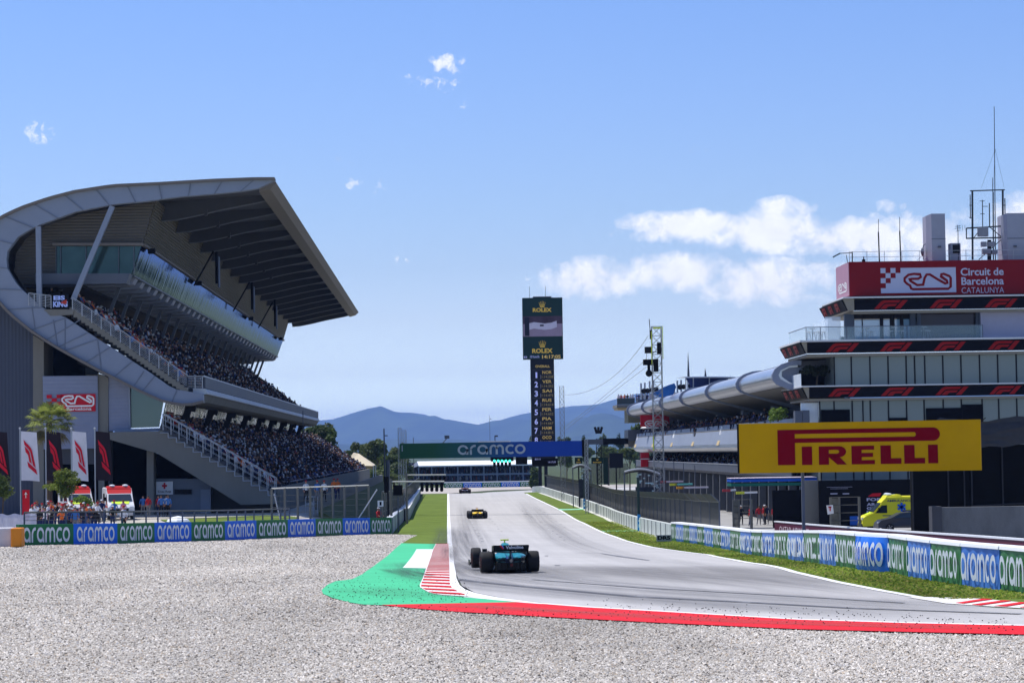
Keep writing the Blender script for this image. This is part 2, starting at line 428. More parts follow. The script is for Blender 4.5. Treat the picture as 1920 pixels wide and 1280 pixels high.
# gravel bed under the stones
def gravel_mat():
    m = M('gravel_bed', '#96918a', rough=.95, var=0)
    nt = m.node_tree; b = nt.nodes['Principled BSDF']
    tc = N(nt, 'ShaderNodeTexCoord')
    mp = N(nt, 'ShaderNodeMapping'); mp.inputs['Scale'].default_value = (1, .35, 1)
    nt.links.new(tc.outputs['Object'], mp.inputs[0])
    v = N(nt, 'ShaderNodeTexVoronoi', ins={'Scale': 17.0}); nt.links.new(mp.outputs[0], v.inputs['Vector'])
    n1 = N(nt, 'ShaderNodeTexNoise', ins={'Scale': .35, 'Detail': 5.0}); nt.links.new(mp.outputs[0], n1.inputs['Vector'])
    sp = N(nt, 'ShaderNodeSeparateColor'); nt.links.new(v.outputs['Color'], sp.inputs[0])
    r = N(nt, 'ShaderNodeValToRGB'); nt.links.new(sp.outputs[0], r.inputs[0])
    e = r.color_ramp.elements; e[0].position = 0; e[0].color = (.06, .052, .045, 1); e[1].position = 1; e[1].color = (.6, .58, .57, 1)
    for p, c in ((.12, (.16, .15, .14)), (.3, (.30, .285, .27)), (.7, (.42, .40, .385))):
        q = e.new(p); q.color = (*c, 1)
    x = N(nt, 'ShaderNodeMix', data_type='RGBA', blend_type='MULTIPLY'); x.inputs[0].default_value = 1
    nt.links.new(r.outputs[0], x.inputs[6])
    nt.links.new(mth(nt, 'ADD', .78, mth(nt, 'MULTIPLY', n1.outputs[0], .44)), x.inputs[7])
    nt.links.new(x.outputs[2], b.inputs['Base Color'])
    bp = N(nt, 'ShaderNodeBump', ins={'Strength': .8, 'Distance': .02}); nt.links.new(v.outputs['Distance'], bp.inputs['Height']); bp.invert = True
    nt.links.new(bp.outputs[0], b.inputs['Normal'])
    return m
m_gravel = gravel_mat()
PATCH = []   # pixel outlines reused below
BOARD_L = [(36, 1022), (138, 1020), (220, 1018.5), (290, 1016), (359, 1014), (422, 1012), (481, 1009), (540, 1006.5), (592, 1004.5), (643, 1002.5), (694, 1001), (734.5, 1000.2)]
BL = [gp(*p) for p in BOARD_L]
GREEN = [(752, 1018), (739, 1030), (707, 1056), (680, 1076), (662, 1085), (645, 1087.5), (630, 1089), (614, 1096), (603, 1106), (606, 1113), (625, 1121), (656, 1129), (680, 1133), (715, 1134)]
GRAV = [(-40, 1024)] + BOARD_L + [(760, 1001.5), (782, 1003), (768, 1009), (755, 1017)] + GREEN[1:] + [(739, 1137), (792, 1142), (856, 1147), (962, 1153), (1068, 1159), (1240, 1168), (1500, 1180), (1700, 1185.5), (1920, 1190), (1960, 1191)]
gr_pts = [gp(*p) for p in GRAV]
gr_pts = gr_pts + [Vector((26, gr_pts[-1].y, 0)), Vector((30, 10, 0)), Vector((-40, 10, 0)), Vector((-45, gr_pts[0].y - 10, 0))]
ground_sheet('gravel', gr_pts, -.022, m_gravel, step=2, xstep=4, label='pale grey gravel trap filling the foreground')

# asphalt
def asphalt_mat():
    m = M('asphalt', '#b5b2b0', rough=.85, var=0)
    nt = m.node_tree; b = nt.nodes['Principled BSDF']
    tc = N(nt, 'ShaderNodeTexCoord')
    n1 = N(nt, 'ShaderNodeTexNoise', ins={'Scale': .22, 'Detail': 4.0}); nt.links.new(tc.outputs['Object'], n1.inputs[0])
    mp = N(nt, 'ShaderNodeMapping'); mp.inputs['Scale'].default_value = (1.6, .012, 1); mp.inputs['Rotation'].default_value = (0, 0, 0)
    nt.links.new(tc.outputs['Object'], mp.inputs[0])
    n2 = N(nt, 'ShaderNodeTexNoise', ins={'Scale': 1.0, 'Detail': 5.0, 'Roughness': .6}); nt.links.new(mp.outputs[0], n2.inputs[0])
    n3 = N(nt, 'ShaderNodeTexNoise', ins={'Scale': 30.0, 'Detail': 3.0}); nt.links.new(tc.outputs['Object'], n3.inputs[0])
    k = mth(nt, 'ADD', mth(nt, 'MULTIPLY', n1.outputs[0], .30), mth(nt, 'MULTIPLY', n2.outputs[0], .30))
    k = mth(nt, 'ADD', k, mth(nt, 'MULTIPLY', n3.outputs[0], .10))
    k = mth(nt, 'ADD', k, .65)
    # worn rubber on the racing line round the last corner: arcs about the corner's centre
    sp = N(nt, 'ShaderNodeSeparateXYZ'); nt.links.new(tc.outputs['Object'], sp.inputs[0])
    cx, cy = 27.0, 118.0
    dx = mth(nt, 'SUBTRACT', sp.outputs[0], cx); dy = mth(nt, 'MULTIPLY', mth(nt, 'SUBTRACT', sp.outputs[1], cy), .62)
    rad = mth(nt, 'SQRT', mth(nt, 'ADD', mth(nt, 'MULTIPLY', dx, dx), mth(nt, 'MULTIPLY', dy, dy)))
    n4 = N(nt, 'ShaderNodeTexNoise', noise_dimensions='1D', ins={'Scale': 3.2, 'Detail': 6.0, 'Roughness': .7}); nt.links.new(rad, n4.inputs['W'])
    band = mth(nt, 'MULTIPLY', mth(nt, 'SUBTRACT', 1.0, mth(nt, 'ABSOLUTE', mth(nt, 'DIVIDE', mth(nt, 'SUBTRACT', rad, 30.5), 5.2)), clamp=True), 1.6, clamp=True)
    ylim = mth(nt, 'SUBTRACT', 1.0, mth(nt, 'DIVIDE', mth(nt, 'SUBTRACT', sp.outputs[1], 84.0), 24.0), clamp=True)
    band = mth(nt, 'MULTIPLY', band, mth(nt, 'MINIMUM', ylim, 1.0))
    rub = mth(nt, 'MULTIPLY', band, mth(nt, 'ADD', .16, mth(nt, 'MULTIPLY', n4.outputs[0], .5)))
    k = mth(nt, 'MULTIPLY', k, mth(nt, 'SUBTRACT', 1.0, rub, clamp=True))
    x = N(nt, 'ShaderNodeMix', data_type='RGBA', blend_type='MULTIPLY'); x.inputs[0].default_value = 1
    x.inputs[6].default_value = (.42, .41, .405, 1); nt.links.new(k, x.inputs[7]); nt.links.new(x.outputs[2], b.inputs['Base Color'])
    bp = N(nt, 'ShaderNodeBump', ins={'Strength': .5, 'Distance': .01}); nt.links.new(n3.outputs[0], bp.inputs['Height']); nt.links.new(bp.outputs[0], b.inputs['Normal'])
    return m
m_asph = asphalt_mat()
TL = [(842, 925), (843, 950), (845, 985), (848, 1015), (851, 1050), (855, 1075), (866, 1097), (890, 1110), (930, 1118), (960, 1123), (1041, 1132), (1100, 1137), (1240, 1145), (1400, 1154.5), (1500, 1161), (1700, 1167), (1920, 1172), (1960, 1173)]
TR = [(985, 925), (1000, 933), (1048, 956), (1091, 980), (1132, 1000), (1168, 1013), (1216, 1025), (1263, 1032), (1323, 1039.5), (1400, 1055), (1481, 1072), (1562, 1091), (1644, 1107), (1711, 1119), (1779, 1131), (1860, 1138), (1920, 1141.5), (1960, 1143)]
tl = [gp(*p) for p in TL]; tr = [gp(*p) for p in TR]
far_l = [Vector((-12, 520, 0)), Vector((2, 480, 0)), Vector((.3, 430, 0))]
far_r = [Vector((13.2, 420, 0)), Vector((20, 470, 0)), Vector((42, 500, 0))]
# far_l: the first corner bends away to the right beyond the crest
far_l = [Vector((60, 540, 0)), Vector((25, 525, 0)), Vector((8, 490, 0)), Vector((1.5, 450, 0)), Vector((.2, 420, 0))]
far_r = [Vector((13.0, 420, 0)), Vector((16, 450, 0)), Vector((30, 485, 0)), Vector((60, 500, 0))]
track_pts = far_l + tl + [Vector((24, tl[-1].y, 0)), Vector((24, tr[-1].y, 0))] + tr[::-1] + far_r
ground_sheet('track', track_pts, 0, m_asph, step=2, xstep=6, label='grey asphalt race track running away to the crest')

m_white = M('white_paint', (.78, .78, .78), rough=.6, var=.05, scale=3)
m_red = M('red_paint', (.62, .006, .012), rough=.7, var=.09, scale=1.2)
def green_mat():
    m = M('green_paint', (.055, .46, .22), rough=.7, var=.12, scale=.5)
    return m
m_green = green_mat()
def off_line(pts, d):   # shift a world polyline sideways by d (to its right when walking along it)
    out = []
    for i, p in enumerate(pts):
        a = pts[max(0, i - 1)]; b = pts[min(len(pts) - 1, i + 1)]
        t = Vector((b.x - a.x, b.y - a.y)).normalized()
        out.append(Vector((p.x + t.y * d, p.y - t.x * d, 0)))
    return out
def dense(pts, st=3.0):
    out = [pts[0]]
    for a, b in zip(pts, pts[1:]):
        n = max(1, int((Vector(b) - Vector(a)).length / st))
        out += [Vector(a).lerp(Vector(b), i / n) for i in range(1, n + 1)]
    return out
# white edge lines
trl = tr[:15]
ground_sheet('edge_line', [*trl, *off_line(trl, -.26)[::-1]], .012, m_white, label='white line along the right edge of the track')
wl = [gp(*p) for p in [(842, 925), (843, 950), (845, 985), (848, 1019)]]
wl2 = [Vector((p.x - (.30 if p.y > 130 else .36), p.y, 0)) for p in wl]
ground_sheet('edge_line', [*wl, *wl2[::-1]], .012, m_white, label='white line along the left edge of the track')
wk = [(848, 1019), (850, 1040), (852, 1060), (856, 1085), (862, 1097), (872, 1105), (890, 1111.5), (930, 1119.5), (960, 1124), (1015, 1130.5), (1100, 1137.5),
      (1100, 1140.5), (1041, 1135), (1015, 1132.8), (962, 1128), (909, 1123), (856, 1118), (813, 1113.5), (800, 1110), (852, 1113), (845, 1100), (844, 1060), (842, 1020)]
wk = [(848, 1019), (850, 1040), (852, 1060), (856, 1085), (862, 1097), (872, 1105), (890, 1111.5), (930, 1119.5), (960, 1124), (1015, 1130.5), (1100, 1137.5),
      (1100, 1139.5), (1041, 1134.6), (1015, 1132.8), (962, 1128), (909, 1123), (870, 1119.5), (868, 1113), (852, 1108), (845, 1100), (844, 1060), (842, 1020)]
ground_sheet('edge_line', [gp(*p) for p in wk], .014, m_white, step=1, label='broad white line sweeping round the inside kerb')
# green run-off, its white rumble block
gpts = GREEN + [(856, 1131), (970, 1129.5), (1020, 1133.5), (962, 1127.2), (909, 1123), (856, 1118), (813, 1113.5), (802, 1110), (788, 1102), (787, 1097), (792, 1086), (802, 1057), (810, 1033), (817, 1019.5)]
ground_sheet('run_off', [gp(*p) for p in gpts], .010, m_green, step=1, xstep=2, label='green painted run-off inside the corner')
def blk(quad, n, h, name, mat, label, fill=.55):
    "low ribs laid across the quad a-b (far) to d-c (near)"
    a, b, c, d = [gp(*p) for p in quad]; mb = MB()
    for i in range(n):
        t0, t1 = (i) / n, (i + fill) / n
        P = [a.lerp(d, t0), b.lerp(c, t0), b.lerp(c, t1), a.lerp(d, t1)]
        for p in P: p.z = gz(p.x, p.y)
        lo = [p + Vector((0, 0, .005)) for p in P]; m0, m1 = (P[0] + P[3]) / 2, (P[1] + P[2]) / 2
        q = [P[0] + Vector((0, .02, h)), P[1] + Vector((0, .02, h)), P[2] + Vector((0, .1, h)), P[3] + Vector((0, .1, h))]
        mb.hexa(lo, q)
    o = mb.build(name, mat); tag(o, label, None, kind='structure'); return o
ground_sheet('kerb', [gp(*p) for p in [(781, 1030), (813, 1030), (798, 1066), (755, 1065)]], .022, M('kerb_wash', (.35, .62, .48), var=.1), label='pale block painted on the green run-off', step=1)
blk([(781, 1030), (813, 1030), (800, 1066), (755, 1065)], 22, .03, 'kerb', m_white, 'white ribbed rumble block on the green run-off')
# red band along the outside of the green
rp = [(715, 1134.2), (856, 1131.2), (970, 1129.2), (1041, 1134.4), (1100, 1139), (1240, 1147), (1400, 1156), (1500, 1161.5), (1700, 1168), (1920, 1173), (1960, 1174)]
rb = [(1960, 1191), (1920, 1190), (1700, 1185), (1500, 1180), (1240, 1168), (1068, 1159), (962, 1153), (856, 1147), (792, 1142), (739, 1137)]
ground_sheet('run_off', [gp(*p) for p in rp + rb], .017, m_red, step=1, xstep=2, label='red painted band between the gravel and the track')
wrp = [(1015, 1130.7), (1100, 1137.4), (1240, 1145.4), (1400, 1155), (1500, 1160.7), (1700, 1167), (1920, 1172), (1960, 1173)]
wrq = [(x, y + 1.6) for x, y in wrp]
ground_sheet('edge_line', [gp(*p) for p in wrp + wrq[::-1]], .020, m_white, step=1, label='thin white line between the red band and the asphalt')
# striped kerb, inside of the corner
m_kerb_w = M('kerb_white', (.72, .70, .68), var=.1, scale=3)
kl = [gp(*p) for p in [(817, 1019.5), (810, 1033), (802, 1057), (797, 1072), (792, 1086), (787, 1097), (788, 1102), (802, 1110), (813, 1113.5), (830, 1116)]]
kr = [gp(*p) for p in [(842, 1019.5), (843, 1033), (844, 1057), (844.5, 1072), (845, 1086), (846, 1097), (850, 1104), (862, 1111), (874, 1116.5), (890, 1120)]]
ground_sheet('kerb', kl + kr[::-1], .024, m_kerb_w, step=1, label='white base of the striped kerb inside the corner')
def resample(pts, n):
    L_ = [0]
    for a, b in zip(pts, pts[1:]): L_.append(L_[-1] + (b - a).length)
    out = []
    for i in range(n):
        s = L_[-1] * i / (n - 1); k = 0
        while k < len(L_) - 2 and L_[k + 1] < s: k += 1
        out.append(pts[k].lerp(pts[k + 1], (s - L_[k]) / max(1e-6, L_[k + 1] - L_[k])))
    return out
def stripes(A, B, n, h, label, fill=.5, off=.024, mat=m_red):
    A = resample(A, n * 4 + 1); B = resample(B, n * 4 + 1); mb = MB()
    for i in range(n):
        j0, j1 = i * 4, i * 4 + 2
        a, b, c, d = A[j0].lerp(B[j0], .04), A[j0].lerp(B[j0], .96), A[j1].lerp(B[j1], .96), A[j1].lerp(B[j1], .04)
        P = [a, b, c, d]
        for p in P: p.z = gz(p.x, p.y)
        mb.hexa([p + Vector((0, 0, off - .01)) for p in P], [P[0] + Vector((0, 0, off + .008)), P[1] + Vector((0, 0, off + .008)), P[2] + Vector((0, 0, off + h)), P[3] + Vector((0, 0, off + h))])
    return tag(mb.build('kerb', mat), label, kind='structure')
stripes(kl, kr, 36, .03, 'red stripes of the kerb inside the corner')
# right kerb
ku = [gp(*p) for p in [(1739, 1119.5), (1790, 1120.5), (1844, 1123), (1920, 1130), (1960, 1134)]]
kd = [gp(*p) for p in [(1700, 1119.5), (1774, 1131.5), (1860, 1137.2), (1920, 1140.5), (1960, 1142.5)]]
ground_sheet('kerb', kd + ku[::-1], .016, m_kerb_w, step=1, label='white base of the striped kerb on the right edge')
stripes([gp(1790, 1131.2), gp(1830, 1135.6), gp(1880, 1138), gp(1960, 1142)], [gp(1844, 1122.8), gp(1885, 1126), gp(1925, 1130.4), gp(1990, 1136)], 4, .02, 'red stripes of the kerb on the right edge', off=.018)

# grass
def grass_mat():
    m = M('grass', (.115, .165, .028), rough=.95, var=.34, scale=.45, bump=.05, bscale=12, spec=.1)
    return m
m_grass = grass_mat()
WL = [(734.5, 1000), (748, 985), (760, 968), (768, 955), (776, 940), (783, 927), (787, 919.5), (788, 917.5)]
wlp = [gp(*p) for p in WL[:5]]
GL = [(841, 925)] + [(842, 950), (844, 985), (847, 1015), (847, 1019.5), (817, 1019.5), (752, 1018.5), (755, 1017), (768, 1009), (782, 1003), (760, 1001.5), (734.5, 1000)]
gl = [gp(*p) for p in GL]
WALL_LX = -4.35
gl_pts = [Vector((.1, 430, 0))] + gl + [Vector((WALL_LX + .2, 190, 0)), Vector((WALL_LX + .1, 240, 0)), Vector((WALL_LX, 430, 0))]
ground_sheet('grass_verge', gl_pts, -.004, m_grass, step=2, xstep=3, label='strip of grass between the track and the left wall')
WR = [(1014, 923.5), (1050, 936), (1093, 952), (1140, 971), (1192, 993), (1228, 1004), (1259, 1013), (1308, 1020), (1370, 1031), (1400, 1039), (1454, 1045), (1508, 1053), (1568, 1061), (1606, 1067), (1668, 1072.5), (1703, 1080), (1747, 1088), (1804, 1097), (1877, 1106), (1950, 1116)]
wr = [gp(*p) for p in WR]
ground_sheet('grass_verge', [Vector((12.4, 430, 0))] + tr + [Vector((25, tr[-1].y + 1, 0)), Vector((25, wr[-1].y, 0))] + wr[::-1] + [Vector((wr[0].x, 430, 0))], -.004, m_grass, step=2, xstep=3, label='strip of grass between the track and the right wall')
# pale strip at the foot of the right wall, two green lines over the grass
m_pale = M('pale_strip', (.55, .55, .5), var=.1)
ws = wr[:7]
ground_sheet('kerb', [*ws, *off_line(ws, .45)[::-1]], .01, m_pale, label='pale concrete strip at the foot of the right wall')
for q, lb in (([(1048, 956.2), (1094, 954.8), (1094, 953.2), (1045, 954)], 'far'), ([(1132, 996.5), (1196, 995.5), (1196, 993.6), (1128, 994.2)], 'near')):
    ground_sheet('painted_line', [gp(*p) for p in q], .012, M('mint_line', (.25, .6, .38), var=.1), label=lb + ' mint green line across the right verge', step=1)
# gravel of the first corner, pit lane, paddock, fan zone
ground_sheet('gravel', [Vector((-60, 560, 0)), Vector((-60, 482, 0)), Vector((0, 482, 0)), Vector((10, 515, 0)), Vector((60, 545, 0)), Vector((60, 575, 0))], .03, M('far_gravel', (.42, .38, .33), var=.1, scale=.3), step=2, xstep=10, label='far gravel trap beyond the crest')
m_pit = M('pit_lane', (.30, .30, .30), rough=.85, var=.12, scale=.4)
ground_sheet('pit_lane', [Vector((14.8, 60, 0)), Vector((70, 60, 0)), Vector((70, 470, 0)), Vector((15.2, 470, 0)), Vector((14.6, 300, 0)), Vector((14.9, 150, 0)), Vector((15.2, 80, 0))], -.03, m_pit, step=2, xstep=5, label='grey concrete of the pit lane and paddock')
ground_sheet('fan_zone', [BL[0] + Vector((0, 1, 0)), BL[4] + Vector((.3, 1, 0)), BL[8] + Vector((.3, 1, 0)), Vector((-9, 180, 0)), Vector((-12, 430, 0)), Vector((-80, 430, 0)), Vector((-80, 128, 0))], -.02, M('sand', (.45, .42, .37), var=.1, scale=.5), step=2, xstep=3, label='pale sandy ground in front of the grandstand')
ground_sheet('grass_verge', [gp(300, 974.5), gp(420, 969), gp(500, 966), gp(560, 970), gp(540, 985), gp(330, 985)], .03, m_grass, step=2, xstep=3, label='grass bank behind the left advertising boards')

# tyre marks and crumbs of rubber on the track
mb = MB(); rnd = random.Random(3)
def mark(px, py, l, w):
    p = gp(px, py); mb.add([(p.x - w / 2, p.y, gz(p.x, p.y) + .011), (p.x + w / 2, p.y, gz(p.x, p.y) + .011), (p.x + w / 2, p.y + l, gz(p.x, p.y + l) + .011), (p.x - w / 2, p.y + l, gz(p.x, p.y + l) + .011)], [(0, 1, 2, 3)])
for (x0, y0, x1, y1, n) in ((883, 978, 906, 1015, 8), (915, 968, 940, 996, 7), (980, 958, 1060, 1012, 11), (1012, 955, 1058, 988, 7), (1025, 1042, 1046, 1060, 2)):
    for i in range(n):
        t = i / max(1, n - 1); mark(x0 + (x1 - x0) * t + rnd.uniform(-1.5, 1.5), y0 + (y1 - y0) * t, rnd.uniform(.5, 1.1), rnd.uniform(.12, .2))
tag(mb.build('tyre_marks', M('rubber_mark', (.10, .10, .11), var=.2)), 'short dark tyre marks dotted on the asphalt', kind='structure')
def skid(pts, w, mat):
    P = dense([gp(*p) for p in pts], 1.0); Q = off_line(P, w); s = MB()
    for q in Q: q.z = gz(q.x, q.y)
    s.sheet([p + Vector((0, 0, .013)) for p in P], [q + Vector((0, 0, .013)) for q in Q]); return s
m_skid = M('skid', (.17, .17, .18), var=.35, scale=1.5)
for i, pts in enumerate(([(856, 1084), (900, 1090), (1000, 1100), (1200, 1118), (1400, 1128), (1600, 1139), (1920, 1150)], [(1080, 1036), (1130, 1037), (1220, 1050)], [(1000, 1086), (1200, 1101), (1450, 1115), (1700, 1130)])):
    tag(skid(pts, .16 if i else .3, m_skid).build('skid_mark', m_skid), 'dark curved skid mark on the asphalt', kind='structure')
mb = MB()
for i in range(900):
    if i < 420: px, py = rnd.uniform(610, 880), rnd.triangular(1070, 1132, 1118)
    elif i < 700: px, py = rnd.uniform(700, 1900), 0; py = 1135 + (px - 740) / 1180 * 40 + rnd.uniform(-3, 12)
    else: px, py = rnd.uniform(1100, 1900), 0; py = 1139 + (px - 1100) / 820 * 33 - abs(rnd.gauss(0, 7))
    p = gp(px, py); r = rnd.uniform(.006, .017)
    mb.ball((p.x, p.y, p.z + .02 + r * .5), r, 5, (1.3, 1, .8))
tag(mb.build('rubber_debris', M('rubber', (.03, .03, .03), var=0)), 'black crumbs of tyre rubber scattered on the paint', kind='stuff')

# rubbered racing line, scuffs on the paint: thin worn films with streaks along their length
def film(pts, w, label, col=(.10, .10, .115), amt=.5, cells=9.0, off=.013, fade=.06, seed=0.0, name='rubber_film'):
    P = dense([gp(*p) for p in pts], 1.0); n = len(P); m = 14; s = MB(); C = []
    rows_ = [off_line(P, w * (j / m - .5)) for j in range(m + 1)]
    for j, r in enumerate(rows_):
        for i, p in enumerate(r):
            s.v.append((p.x, p.y, gz(p.x, p.y) + off)); C.append((j / m, min(i, n - 1 - i) / max(1, n * fade), i / n))
    for j in range(m):
        for i in range(n - 1): s.f.append((j * n + i, j * n + i + 1, (j + 1) * n + i + 1, (j + 1) * n + i)); s.mi.append(0)
    s.cols = C
    mt = bpy.data.materials.new('film'); mt.use_nodes = True; nt = mt.node_tree; b = nt.nodes['Principled BSDF']; b.inputs['Base Color'].default_value = (*col, 1); b.inputs['Roughness'].default_value = .8; b.inputs['Specular IOR Level'].default_value = .15
    a = N(nt, 'ShaderNodeAttribute', attribute_name='Col'); sp = N(nt, 'ShaderNodeSeparateColor'); nt.links.new(a.outputs['Color'], sp.inputs[0])
    cb = N(nt, 'ShaderNodeCombineXYZ'); nt.links.new(mth(nt, 'MULTIPLY', sp.outputs[0], cells), cb.inputs[0]); nt.links.new(mth(nt, 'MULTIPLY', sp.outputs[2], 2.2), cb.inputs[1]); cb.inputs[2].default_value = seed
    nz_ = N(nt, 'ShaderNodeTexNoise', ins={'Scale': 1.0, 'Detail': 6.0, 'Roughness': .7}); nt.links.new(cb.outputs[0], nz_.inputs['Vector'])
    e1 = mth(nt, 'MULTIPLY', mth(nt, 'MULTIPLY', sp.outputs[0], mth(nt, 'SUBTRACT', 1.0, sp.outputs[0])), 6.0, clamp=True)
    al = mth(nt, 'MULTIPLY', mth(nt, 'MULTIPLY', e1, mth(nt, 'MINIMUM', sp.outputs[1], 1.0)), mth(nt, 'MULTIPLY', mth(nt, 'SUBTRACT', nz_.outputs[0], .30), amt * 2.6, clamp=True))
    nt.links.new(mth(nt, 'MINIMUM', al, .85), b.inputs['Alpha'])
    return tag(s.build(name, mt), label, kind='structure')
film([(849, 1052), (900, 1078), (1000, 1094), (1200, 1112), (1450, 1129), (1700, 1143), (1960, 1153)], 6.5, 'dark rubbered racing line sweeping out of the corner', amt=.46, cells=14, fade=.10, col=(.09, .095, .115))
film([(846, 985), (850, 1020), (870, 1050), (930, 1078), (1050, 1096)], 3.0, 'tyre marks curving past the inside kerb', amt=.5, cells=10, fade=.3, seed=2.0, off=.015)
film([(980, 935), (1010, 970), (1060, 1010), (1150, 1040), (1350, 1075), (1600, 1105)], 3.2, 'faint tyre marks along the middle of the track', amt=.3, cells=9, fade=.3, seed=4.0)
film([(1040, 1060), (1250, 1078), (1500, 1105), (1750, 1135)], 3.4, 'broad dusty film across the mouth of the corner', amt=.26, cells=12, fade=.25, seed=12.0, off=.017)
film([(868, 940), (880, 985), (900, 1030), (940, 1062)], 2.2, 'faint tyre marks behind the second car', amt=.28, cells=8, fade=.3, seed=5.0, off=.016)
film([(1250, 1050), (1400, 1075), (1600, 1108), (1800, 1134)], 2.0, 'faint dusty marks near the right edge of the track', amt=.16, cells=8, fade=.3, seed=6.0)
film([(728, 1066), (760, 1074), (800, 1084), (845, 1088)], 1.3, 'grey scuff across the green paint', amt=.6, cells=7, fade=.3, seed=7.0, off=.034, col=(.06, .07, .07))
film([(640, 1100), (700, 1108), (790, 1118), (850, 1126)], 2.4, 'faint grime on the green paint', amt=.25, cells=9, fade=.3, seed=8.0, off=.026, col=(.08, .10, .08))
film([(760, 1136), (900, 1138), (1100, 1150), (1400, 1166), (1900, 1181)], 1.2, 'dusty worn track along the red band', amt=.5, cells=7, fade=.1, seed=9.0, off=.026, col=(.30, .12, .11))
film([(845, 1055), (843, 1035), (842, 1022)], 1.0, 'rubber streaks over the striped kerb', amt=.4, cells=6, fade=.3, seed=10.0, off=.06, col=(.12, .10, .10))
# blades of grass standing over the verges
def blades():
    R = np.random.default_rng(3); out = []; C = []
    polys = [([(p.x, p.y) for p in off_line(tr, -.42) + wr[::-1]], 46000, 62, 230)]
    for pl, n, ya, yb in polys:
        xa, xb = min(p[0] for p in pl), max(p[0] for p in pl); k = 0; pts_ = []
        Y_ = ya + (yb - ya) * R.random(n * 4) ** 1.25; X_ = R.uniform(xa - .15, xb + .15, n * 4); c = np.zeros(len(X_), bool); m = len(pl)
        for i in range(m):
            x1, y1 = pl[i]; x2, y2 = pl[(i + 1) % m]
            if y1 != y2: c ^= ((y1 > Y_) != (y2 > Y_)) & (X_ < (x2 - x1) * (Y_ - y1) / (y2 - y1) + x1)
        X_, Y_ = X_[c][:n], Y_[c][:n]
        for x, y in zip(X_, Y_): out.append((x, y, gz(x, y)))
    P = np.array(out); n = len(P); a = R.uniform(0, pi, n); w = R.uniform(.03, .09, n); h = R.uniform(.012, .05, n) * (1 + .8 * (R.random(n) < .06)); lx = R.normal(0, .03, (n, 2))
    d = np.stack([np.cos(a) * w, np.sin(a) * w, np.zeros(n)], 1); top = P + np.stack([lx[:, 0], lx[:, 1], h], 1)
    V = np.stack([P - d, P + d, top + d * .3, top - d * .3], 1); V[:, :, 2] -= .01
    lf = np.array([noise.fractal(Vector((q_[0] * .35, q_[1] * .12, 1)), 1.0, 2.0, 3) for q_ in P])
    base = np.array([(.24, .32, .05), (.32, .34, .08), (.17, .27, .04), (.44, .38, .14)])[R.choice(4, n, p=[.45, .27, .2, .08])]
    C = base * (1 + .5 * lf)[:, None] * R.uniform(.8, 1.2, (n, 1))
    me = bpy.data.meshes.new('grass_blades'); me.vertices.add(n * 4); me.vertices.foreach_set('co', V.ravel()); me.loops.add(n * 4); me.loops.foreach_set('vertex_index', np.arange(n * 4, dtype=np.int32)); me.polygons.add(n); me.polygons.foreach_set('loop_start', np.arange(n) * 4); me.update(calc_edges=True)
    cc = np.ones((n, 4, 4)); cc[:, :, :3] = C[:, None, :]; me.color_attributes.new('Col', 'FLOAT_COLOR', 'POINT').data.foreach_set('color', cc.ravel())
    mt = M('blade', attr='Col', rough=.9, var=0, spec=.1); nl = mt.node_tree; tr_ = N(nl, 'ShaderNodeBsdfTranslucent'); mx_ = N(nl, 'ShaderNodeMixShader', ins={0: .5}); at_ = N(nl, 'ShaderNodeAttribute', attribute_name='Col')
    nl.links.new(at_.outputs['Color'], tr_.inputs[0]); nl.links.new(nl.nodes['Principled BSDF'].outputs[0], mx_.inputs[1]); nl.links.new(tr_.outputs[0], mx_.inputs[2]); nl.links.new(mx_.outputs[0], nl.nodes['Material Output'].inputs[0]); me.materials.append(mt); o = bpy.data.objects.new('grass', me); COL.objects.link(o); tag(o, 'short grass growing on the verges of the track', kind='stuff')
blades()
